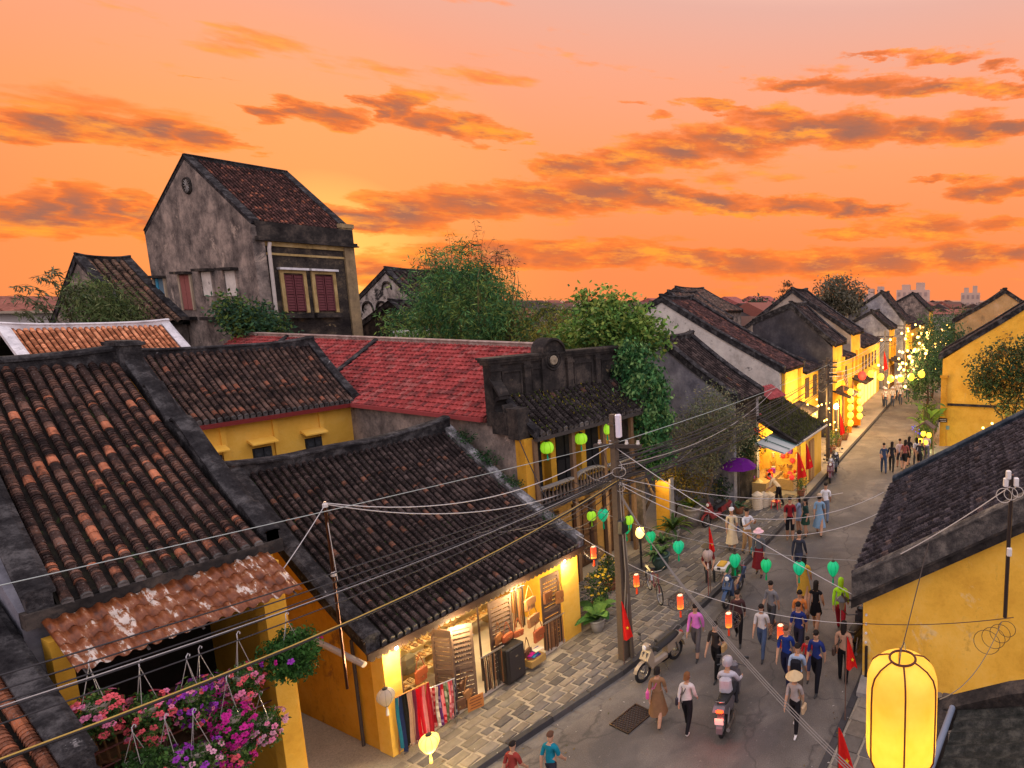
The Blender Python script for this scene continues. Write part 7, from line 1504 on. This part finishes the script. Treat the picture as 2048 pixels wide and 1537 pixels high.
# sandals on stepped shelves
def sandal_mesh(c):
    g = B(c); P = [(-.11, -.03), (-.05, -.036), (.05, -.038), (.11, -.028), (.13, 0), (.11, .03), (.05, .038), (-.05, .03), (-.11, .025), (-.125, 0)]
    g.prism([(x, y, 0) for x, y in P], (0, 0, .022), c); g2 = tuple(v*.6 for v in c)
    g.tube([(.05, -.04, .02), (.045, 0, .055), (.05, .04, .02)], .011, 5, g2); g.tube([(-.06, -.035, .02), (-.06, 0, .06), (-.06, .035, .02)], .009, 5, g2); return g.mesh('sandal', LEATHER)
SM = [sandal_mesh(c) for c in ((.46, .26, .08), (.36, .18, .06), (.5, .32, .12), (.24, .11, .045))]
def shelf(label, x0, x1, y0, z0, rows, grp, dirx=1, sand=True, step=.16):
    t = thing('display_shelf', label, 'shelf', (0, 0, 0)); n = max(2, int((x1-x0)/.13))
    for r_ in range(rows):
        g = B((.5, .38, .2)); g.box(x0, x1, y0+r_*.26, y0+r_*.26+.26, z0+r_*step-.03, z0+r_*step); g.ob('board', WOOD, t)
        for k in range(n):
            o = put('sandal', rb.choice(SM), None, (x0+(k+.5)*(x1-x0)/n, y0+r_*.26+.12, z0+r_*step), R(-90)+rb.uniform(-.15, .15)); o.rotation_euler.x = 0
            tag(o, 'sandal on the %s, %s step up, %s from left' % (grp, ORD[r_], ORD[k]), 'sandal', 'sandals on the '+grp)
    for xx in (x0, x1-.04): g = B((.4, .28, .14)); g.box(xx, xx+.04, y0+.02, y0+rows*.26, .2, z0-.03); g.ob('leg', WOOD, t)
shelf('stepped shelf of sandals at the left inside the shop', 6.25, 6.85, 11.5, .75, 5, 'left stepped shelf of the shop')
shelf('stepped shelf of sandals in the middle of the shop', 7.3, 8.0, 12.3, .7, 4, 'middle stepped shelf of the shop')
shelf('stepped shelf of shoes at the back of the shop', 8.4, 9.8, 13.0, .8, 3, 'back shelf of the shop')
for i, (x, y, z, lab) in enumerate(((7.75, 12.0, 1.75, 'straw hat hanging inside the shop, right of the pair'), (7.45, 12.1, 1.75, 'straw hat hanging inside the shop, left of the pair'))):
    t = thing('straw_hat', lab, 'hat', (x, y, z), 0, 'straw hats in the shop'); g = B((.5, .32, .11)); g.lathe([(.18, 0), (.17, .01), (.1, .015), (.095, .08), (.05, .1), (.003, .1)], 18, ax=Matrix.Rotation(R(60), 3, 'X')); g.ob('crown', CLOTH, t)
t = thing('display_case', 'black display case standing at the middle of the shop threshold', 'case', (8.45, 11.05, .13)); g = B((.015, .013, .013)); g.cbox((0, 0, .42), (.46, .3, .84), bev=.03); g.ob('case_body', LEATHER, t); g = B((.03, .025, .025)); g.cbox((0, -.155, .42), (.36, .01, .7)); g.ob('front_panel', LEATHER, t); g = B((.4, .36, .28)); g.cbox((0, -.165, .6), (.06, .01, .03)); g.ob('lock', METAL, t)
t = thing('leather_sign', 'small orange leather sign board standing on the shop threshold', 'sign', (7.42, 10.9, .13), R(-20)); g = B((.42, .16, .04)); g.cbox((0, 0, .16), (.3, .02, .3)); g.ob('board', LEATHER, t)
for k, w in enumerate((.2, .24, .18, .22)): g = B((.16, .05, .02)); g.cbox((0, -.013, .26-.065*k), (w, .004, .022)); g.ob('lettering_line', LEATHER, t)
t = thing('basket_of_cloth', 'wooden box of folded bright cloths beside the right pier', 'box', (9.0, 11.0, .2)); g = B((.4, .25, .08)); g.box(-.2, .2, -.14, .14, 0, .16); g.ob('crate', WOOD, t)
for k in range(7): g = B([(.1, .05, .3), (.5, .05, .1), (.04, .2, .35), (.55, .3, .05), (.4, .02, .2), (.1, .1, .3), (.6, .5, .4)][k]); g.cbox((rb.uniform(-.1, .1), rb.uniform(-.06, .06), .18+.022*k), (.22, .16, .025), rb.uniform(-.4, .4), bev=.01); g.ob('folded_cloth', CLOTH, t)
# ================================================================ drain grate
t = thing('drain_grate', 'rusty cast-iron drain grate set in the road', 'grate', (8.62, 7.82, .006), R(-6)); g = B((.10, .075, .055))
g.box(-.36, .36, -.27, -.24, 0, .02); g.box(-.36, .36, .24, .27, 0, .02); g.box(-.36, -.33, -.24, .24, 0, .02); g.box(.33, .36, -.24, .24, 0, .02); g.ob('grate_frame', METAL, t)
g = B((.025, .022, .02)); g.box(-.33, .33, -.24, .24, -.004, .002); g.ob('pit_shade', MATTE, t)  # flat dark plate stands in for the shade inside the drain
for k in range(15):
    for s in (-1, 1):
        c = -.6+k*.086; pts = []
        for yy in (-.24, .24):
            x = c+s*yy*1.2; pts.append((max(-.33, min(.33, x)), yy if -.33 <= x <= .33 else (max(-.33, min(.33, x))-c)/(s*1.2), .012+.003*s))
        if all(abs(p[1]) <= .241 for p in pts) and (Vector(pts[0])-Vector(pts[1])).length > .03: g = B((.11, .08, .06)); g.tube(pts, .008, 4); g.ob('bar', METAL, t)
# ================================================================ lit souvenir stall
ST = thing('souvenir_stall', 'brightly lit yellow souvenir stall under a mossy low roof', 'stall', (21.6, 10.35, 0), R(6))
g = B(); g.prism([(2.4, .1, .1), (2.4, .1, 2.32), (2.4, 2.6, 3.72), (2.4, 2.6, .1)], (.15, 0, 0)); g.ob('back_wall', YELPALE, ST)
g = B(); g.box(2.55, 5.0, .12, .3, .1, 2.4); g.ob('front_wall', YELPALE, ST)
g = B(); g.box(0, 2.4, 2.3, 2.45, .1, 3.4); g.ob('side_wall', YELLOW, ST)
g = B((.30, .17, .06)); g.box(2.9, 3.6, .06, .12, .15, 2.1); o = g.ob('door', WOOD, ST); g = B((.36, .21, .08)); g.box(2.95, 3.23, .03, .06, .25, 2.0); g.box(3.27, 3.55, .03, .06, .25, 2.0); g.ob('door_panel', WOOD, o)
pst = slope(2.6, 2.45, 1.5, .05, 6)
tile_roof(ST, .9, 5.1, [(y, z) for y, z in pst], .22, .075, dict(a=(.035, .033, .025), b=(.05, .045, .032), t=(.07, .07, .03), p=.1), 91, False, step=.12, nseg=4)
coping(ST, path_yz(.85, pst, .04), .16, .1, .12, mat=DARKPL)
g = B(); rr = random.Random(6); tot, at = along(pst)
for i in range(1500):
    d = rr.random()*tot; y, z, ty, tz = at(d); x = rr.uniform(1, 5.1); k = rr.uniform(.6, 1.4); s_ = rr.uniform(.02, .05); a = rr.random()*6.28
    g.add([(x-s_*math.cos(a), y-s_*math.sin(a), z+.08), (x+s_*math.cos(a), y+s_*math.sin(a), z+.08), (x, y, z+.2)], [(0, 1, 2)], (.06*k, .07*k, .02*k))
tag(g.ob('roof_moss', LEAF, ST), kind='stuff')
g = B((.36, .40, .38)); g.add([(-.5, .1, 2.35), (1.3, -.1, 2.45), (1.3, 1.2, 2.85), (-.5, 1.4, 2.7)], [(0, 1, 2, 3)]); o = g.ob('awning_sheet', GLOSS, ST); o.modifiers.new('s', 'SOLIDIFY').thickness = .02
for k in range(4): g = B((.05, .12, .11)); g.tube([(-.5+.6*k, .12-.07*k, 2.39+.033*k), (-.5+.6*k, 1.4-.07*k, 2.74+.05*k)], .02, 5); g.ob('awning_bar', GLOSS, ST)
g = B((.45, .27, .06)); g.box(1.1, 1.24, -.05, .09, .1, 2.4); g.ob('post', WOOD, ST); g = B((.3, .32, .3)); g.tube([(1.3, -.15, 2.5), (5.1, -.15, 2.45)], .05, 8); g.ob('gutter', GLOSS, ST)
g = B((.45, .3, .12)); g.box(.2, 2.3, 1.2, 2.2, .1, .75); g.box(1.5, 2.35, .4, 1.2, .1, .6); g.ob('display_table', WOOD, ST)
lamp('stall_lamp', ST, (.9, .9, 2.1), 45, (1, .70, .25), .15); lamp('stall_lamp', ST, (1.9, 1.6, 2.3), 45*.6, (1, .70, .25), .15)
GO = [('red bag', (.55, .03, .02), 0), ('orange bag', (.6, .2, .03), 0), ('cream bag', (.6, .5, .3), 0), ('brown basket', (.3, .16, .06), 1), ('straw hat', (.6, .45, .2), 2), ('red lantern', (.6, .03, .02), 3), ('purple cloth bag', (.25, .05, .3), 0), ('yellow basket', (.6, .4, .08), 1)]
for k in range(46):
    nm, c, kd = GO[rr.randrange(len(GO))]; hang = k < 26
    lx, ly, lz = (2.32, rr.uniform(.3, 2.2), rr.uniform(.9, 2.3)) if k < 14 else (rr.uniform(.1, 2.2), 2.18, rr.uniform(1.0, 2.4)) if k < 26 else (rr.uniform(.3, 2.2), rr.uniform(1.2, 2.1), .75) if k < 38 else (rr.uniform(1.5, 2.3), rr.uniform(.45, 1.1), .60)
    p = Matrix.Rotation(R(6), 3, 'Z') @ Vector((lx, ly, lz))+Vector((21.6, 10.35, 0))
    g = B(c)
    if kd == 0: g.cbox((0, 0, .13), (.22, .1, .24), rr.uniform(0, 3), bev=.03)
    elif kd == 1: g.lathe([(0, 0), (.1, 0), (.14, .14), (.13, .15), (.1, .04), (0, .03)], 12)
    elif kd == 2: g.lathe([(.2, 0), (.1, .08), (.003, .14)], 16)
    else: g.lathe([(.05, 0), (.11, .06), (.13, .12), (.1, .2), (.05, .24)], 12)
    o = g.ob(nm.replace(' ', '_'), CLOTH if kd != 3 else GL1, None, False, p)
    tag(o, nm+(' hanging on the wall inside the lit souvenir stall' if hang else ' lying on the tables of the lit souvenir stall'), nm.split()[-1], 'goods of the lit souvenir stall')
for k in range(3):
    t = thing('hat_stack', 'stack of pale conical hats in front of the lit stall, %s' % ('nearest', 'middle', 'farthest')[k], 'hats', (20.4+.35*k, 11.3-.1*k, .1))
    for j in range(7-k): g = B((.6, .5, .36)); g.lathe([(.24, 0), (.14, .08), (.004, .16)], 18, (0, 0, .1*j)); g.ob('conical_hat', CLOTH, t)
t = thing('red_stool', 'low red plastic stool with goods before the stall', 'stool', (20.7, 10.6, .1)); g = B((.5, .02, .03)); g.cbox((0, 0, .32), (.32, .32, .04), bev=.015); g.ob('seat', GLOSS, t)
for sx in (-1, 1):
    for sy in (-1, 1): g = B((.5, .02, .03)); g.tube([(.12*sx, .12*sy, .31), (.15*sx, .15*sy, 0)], .018, 5); g.ob('leg', GLOSS, t)
# small red sheet roof and hanging lanterns above the garden
t = thing('red_sheet_roof', 'small dusty red corrugated canopy above the stall roof', 'canopy', (0, 0, 0)); g = B((.32, .07, .07)); vs = []
for i in range(41): u = i/40; vs += [(24.0+1.6*u, 13.4-.1*u, 4.55+.03*math.sin(i*1.57)), (23.7+1.6*u, 12.4-.1*u, 4.10+.03*math.sin(i*1.57))]
g.add(vs, [(2*i, 2*i+1, 2*i+3, 2*i+2) for i in range(40)]); g.ob('sheet', REDT, t)
for xx in (23.9, 25.2): g = B((.1, .08, .06)); g.tube([(xx, 12.5, 2), (xx, 12.5, 4.15)], .03, 6); g.ob('post', WOOD, t)
for i, (p, c, lab) in enumerate((((22.6, 12.4, 3.5), (.55, .05, .12), 'pinkish red lantern hanging over the stall roof'), ((22.0, 12.2, 2.95), (.6, .06, .04), 'dull red lantern below the pinkish one'), ((21.4, 11.9, 2.45), (.5, .46, .36), 'pale globe lantern above the stall awning, left'), ((21.6, 11.6, 2.5), (.42, .36, .2), 'pale globe lantern above the stall awning, right'))): drop_lantern(lab, p, .3, .32, c, SILK, None, 12, BALL)
um = thing('umbrella', 'open purple umbrella shading the dark garden beside the stall', 'umbrella', (19.7, 11.75, .1)); g = B((.10, .012, .16)); n = 8; vs = [(0, 0, 2.3)]+[(.75*math.cos(2*math.pi*k/n), .75*math.sin(2*math.pi*k/n), 1.92) for k in range(n)]+[(.42*math.cos(2*math.pi*k/n), .42*math.sin(2*math.pi*k/n), 2.19) for k in range(n)]
g.add(vs, [(0, 9+k, 9+(k+1) % n) for k in range(n)]+[(9+k, 1+k, 1+(k+1) % n, 9+(k+1) % n) for k in range(n)]); g.ob('canopy', CLOTH, um); g = B((.2, .2, .2)); g.tube([(0, 0, 0), (0, 0, 2.36)], .02, 6); g.ob('shaft', METAL, um)
for k in range(8): a = 2*math.pi*k/8; g = B((.15, .15, .15)); g.tube([(0, 0, 2.0), (.42*math.cos(a), .42*math.sin(a), 2.16)], .006, 4); g.ob('rib', METAL, um)
t = thing('garden_wall', 'ochre wall panel glowing through the plants beside the creeper', 'wall', (17.0, 13.4, 0)); g = B(); g.box(-.06, .06, -.32, .32, 0, 2.0); g.ob('panel', YELLOW, t); g = B((.5, .4, .3)); g.box(-.1, .1, -.4, -.33, 0, 2.15); g.ob('post', CONC, t); lamp('garden_lamp', t, (-.5, -.2, 2.2), 14, (1, .6, .2), .08)
t = thing('folding_tray', 'white vendor tray with food beside the white ribbed lantern', 'tray', (14.5, 9.3, .1)); g = B((.6, .58, .55)); g.cbox((0, 0, .42), (.5, .38, .12), .2, bev=.02); g.ob('tray', GLOSS, t); g = B((.5, .3, .05)); g.cbox((0, 0, .50), (.36, .24, .06), .2, bev=.02); g.ob('food', CLOTH, t)
for sx in (-1, 1): g = B((.3, .3, .3)); g.tube([(.18*sx, -.12, .37), (-.18*sx, .12, 0)], .012, 5); g.ob('leg', METAL, t)
# thatched lantern stand on the right
t = thing('lantern_stand', 'small thatched stand hung with yellow lanterns at the right of the street', 'stand', (30.3, 6.5, .1)); g = B((.14, .10, .075)); g.prism([(-.3, -.5, 1.9), (-.3, 0, 2.25), (-.3, .5, 1.9), (-.3, .44, 1.86), (-.3, 0, 2.16), (-.3, -.44, 1.86)], (.6, 0, 0)); g.ob('thatch_roof', BARK, t)
for s in (-1, 1): g = B((.3, .2, .1)); g.tube([(0, .42*s, 0), (0, .42*s, 1.95)], .035, 6); g.ob('post', WOOD, t)
for i, (dy, dz_) in enumerate(((-.2, 1.5), (.1, 1.55), (-.05, 1.1), (.25, 1.15))): drop_lantern('glowing yellow lantern on the thatched stand, %s' % ('upper left', 'upper right', 'lower left', 'lower right')[i], (30.2, 6.5+dy, .1+dz_), .26, .28, (1, .55, .04), GL3, 'lanterns of the thatched stand', 10, BALL)
for k in range(9): a = k*.7; o = B((.02, .05, .9)).lathe([(0, -.03), (.03, 0), (0, .03)], 6).ob('led_balloon_light', GL2, None, False, (30.0+.05*math.cos(a), 6.95+.22*math.cos(a*1.7), 1.85+.2*math.sin(a*2.1))); tag(o, 'tiny blue glowing bauble beside the thatched stand', 'light', 'blue baubles by the thatched stand')
# ================================================================ lights down the street
def ball(label, p, r, c, mat, grp): 
    t = thing('ball_lantern', label, 'lantern', p, 0, grp); g = B(c); g.lathe([(.3*r, r), (.75*r, .7*r), (r, 0), (.75*r, -.7*r), (.3*r, -r)], 12); g.ob('shade', mat, t, True); g = B((.1, .05, .03)); g.tube([(0, 0, r), (0, 0, r*2)], .012, 4); g.ob('cord', RUBBER, t); return t
for i in range(6):
    u = i/5; ball('round amber lantern in the row across the far street, %s from left' % ORD[i], (42, 13.3-4.3*u*.9, 3.35-.9*math.sin(math.pi*(.15+.8*u))*.6+.1), .26, (1, .52, .03), GL3, 'amber lanterns across the far street')
wire((42, 14.2, 4.2), (42, 8.6, 3.8), .75, .012, BK, 'dark line carrying the amber lanterns across the far street')
for cidx, (x, y, nm) in enumerate(((34.2, 12.15, 'left'), (36.6, 12.35, 'right'))):
    t = thing('lantern_column', 'orange shop banner post with stacked lanterns, %s one' % nm, 'banner', (x+.2, y+.25, 0)); g = B((.75, .25, .02)); g.box(0, .06, -.25, .25, .3, 3.0); g.ob('banner', CLOTH, t); g = B((.2, .1, .05)); g.tube([(0, .3, 0), (0, .3, 3.3)], .04, 6); g.ob('post', WOOD, t)
    for k in range(5): ball('amber lantern in the %s lantern column, %s from top' % (nm, ORD[k]), (x, y, 3.0-.5*k), .21, (1, .55, .04), GL3, 'amber lanterns in the %s column' % nm)
bb = []
for i in range(20): bb.append((27.6+rr.uniform(0, 2.6), 11.6+rr.uniform(-.4, 1.2), rr.uniform(1.6, 3.2), 'bulb in the cluster above the shopfront behind the second pole', 'bulbs behind the second pole'))
for i in range(90): x = rr.uniform(40, 78); bb.append((x, interp(LK, x)-rr.uniform(-1.2, 3.6), rr.uniform(2.2, 6.0), 'tiny warm bulb strung over the far end of the street', 'bulbs at the far end of the street'))
for i in range(8): bb.append((24.5+rr.uniform(-.6, .8), 1.5+rr.uniform(-.6, 1.8), 3.6+rr.uniform(-.3, .3), 'warm bulb glowing under the courtyard tree', 'bulbs under the courtyard tree'))
bme = B().lathe([(.003, -.07), (.05, -.05), (.07, 0), (.05, .05), (.003, .07)], 8).mesh('bulb_lamp', BULB, True)
for (x, y, z, lab, grp) in bb: o = put('bulb_lamp', bme, None, (x, y, z)); k = .7 if x < 40 else 1.6; o.scale = (k, k, k); tag(o, lab, 'bulb', grp)
sl = thing('street_lamp', 'bright lamp on a post beside the second utility pole', 'lamp', (31.0, 11.9, .1)); g = B((.05, .05, .05)); g.tube([(0, 0, 0), (0, 0, 2.4)], .05, 8); g.ob('post', GLOSS, sl); g = B(); g.lathe([(.003, -.14), (.11, -.1), (.15, 0), (.1, .12), (.003, .15)], 12, (0, 0, 2.5)); g.ob('globe', emit('street_lamp_glow', (1, .72, .3), 35), sl, True)
for i, (x, y, z, e) in enumerate(((30.6, 11.2, 2.9, 120), (35.5, 11.4, 2.8, 180), (42, 11, 3.4, 200), (52, 12.5, 4, 260), (62, 13.5, 4, 300), (28.0, 12.0, 3.4, 70))): lamp('street_glow', sl, (x-31.0, y-11.9, z-.1), e*2.0, (1, .62, .24), .3)  # point lamps without fixtures, added among the lanterns to light the street
lamp('street_glow', sl, (25.5-31, 2.6-11.9, 3.3), 40*2.0, (1, .62, .24), .2)
# lit shopfronts along the left side
SHOPGLOW = emit('lit_shop_interior', (1, .55, .15), .75, (.5, .3, .1))
def shopfront(par, x0, x1, h=2.2):
    g = B(); g.box(x0, x1, .19, .24, .2, h); o = g.ob('lit_doorway', SHOPGLOW, par)
    for k in range(3): g = B((.10, .05, .025)); xx = x0+(x1-x0)*k/2; g.box(xx-.05, xx+.05, .12, .2, .1, h+.1); g.ob('door_post', WOOD, o)
for h_, L_ in ((J2, 3.3), (J3, 3.0), (J4, 3.6), (J5b, 4), (J5, 5), (J6, 8)):
    n = max(1, int(L_/1.7))
    for k in range(n): shopfront(h_, .5+k*1.6, .5+k*1.6+1.15)
    g = B((.05, .04, .035)); g.prism([(0.2, -.9, 2.7), (.2, .25, 3.1), (.2, .25, 3.0), (.2, -.9, 2.6)], (L_-.4, 0, 0)); g.ob('street_awning', TILE, h_)
    for k in range(n+1): g = B((.5, .27, .04)); xx = .3+k*(L_-.6)/n; g.box(xx-.09, xx+.09, .06, .24, 3.1, 5.0); g.ob('column', YELLOW, h_)
# houses filling the left frontage between the gables
def infill(label, x, y, ln, zf, ang, wall, roofz):
    h = thing('shophouse', label, 'house', (x, y, 0), R(ang)); g = B(); g.box(0, ln, .3, 4, 0, zf); g.ob('wall', wall, h)
    p = slope(3.5, zf, roofz-zf, .06, 5); tile_roof(h, 0, ln, p, .24, .08, DARK, int(x), False, step=.25, nseg=4, plug=False, fine=False)
    coping(h, [(ln*i/4, 3.5, roofz) for i in range(5)], .2, .15, .1, 'ridge_coping'); n = max(1, int(ln/1.7))
    for k in range(n): g = B(); g.box(.4+k*1.6, 1.55+k*1.6, .25, .295, .2, 2.2); g.ob('lit_doorway', SHOPGLOW, h)
    for k in range(n): g = B((.06, .035, .02)); g.box(.6+k*1.6, 1.3+k*1.6, .25, .295, 3.0, 4.2); g.ob('window', WOOD, h)
    return h
infill('low shophouse with lit doorway between the pale gable and the charcoal gable', 30.0, 13.3, 3.4, 4.6, 7, YELLOW, 5.9)
infill('low shophouse between the charcoal gable and the buff gable', 36.8, 13.4, 3.2, 4.8, 7, YELLOW, 6.0)
infill('row of far shophouses before the low grey gable', 44.2, 14.6, 10, 5.0, 8, YELPALE, 6.4)
infill('row of far shophouses beyond the double gable', 69, 16.8, 22, 5.4, 8, YELPALE, 7.0)
t = thing('shop_banner', 'white checkered banner slung above the street left of the lantern columns', 'banner', (34.6, 12.5, 3.2), R(30))
for i in range(8):
    for j in range(4): g = B((.65, .6, .58) if (i+j) % 2 else (.25, .2, .2)); g.box(i*.2, i*.2+.2, -.01, .01, j*.13+i*.04, j*.13+.13+i*.04); g.ob('cloth_square', CLOTH, t)
ball('red heart-shaped lantern above the right lantern column', (37.8, 12.6, 3.6), .3, (.8, .03, .02), GL2, None)

# fallen leaves and scraps along the kerbs
g = B(); rl_ = random.Random(77)
for i in range(420):
    x = rl_.uniform(5.5, 22); K = LK if rl_.random() < .7 else RK; sg = 1 if K is LK else -1
    off = rl_.gauss(0, .5); y = interp(K, x)+off; z = .13 if off*sg > .17 else (.012 if off*sg < -.02 else .14)
    a = rl_.random()*6.28; s_ = rl_.uniform(.012, .035); c_ = rl_.choice([(.10, .06, .02), (.16, .11, .03), (.06, .06, .02), (.4, .38, .34)])
    g.add([(x+s_*math.cos(a), y+s_*math.sin(a), z), (x-s_*.5*math.sin(a), y+s_*.5*math.cos(a), z+.006), (x-s_*math.cos(a), y-s_*math.sin(a), z+.002), (x+s_*.5*math.sin(a), y-s_*.5*math.cos(a), z+.004)], [(0, 1, 2, 3)], c_)
tag(g.ob('fallen_leaves', LEAF), 'dry leaves and scraps scattered along both kerbs', 'litter', kind='stuff')
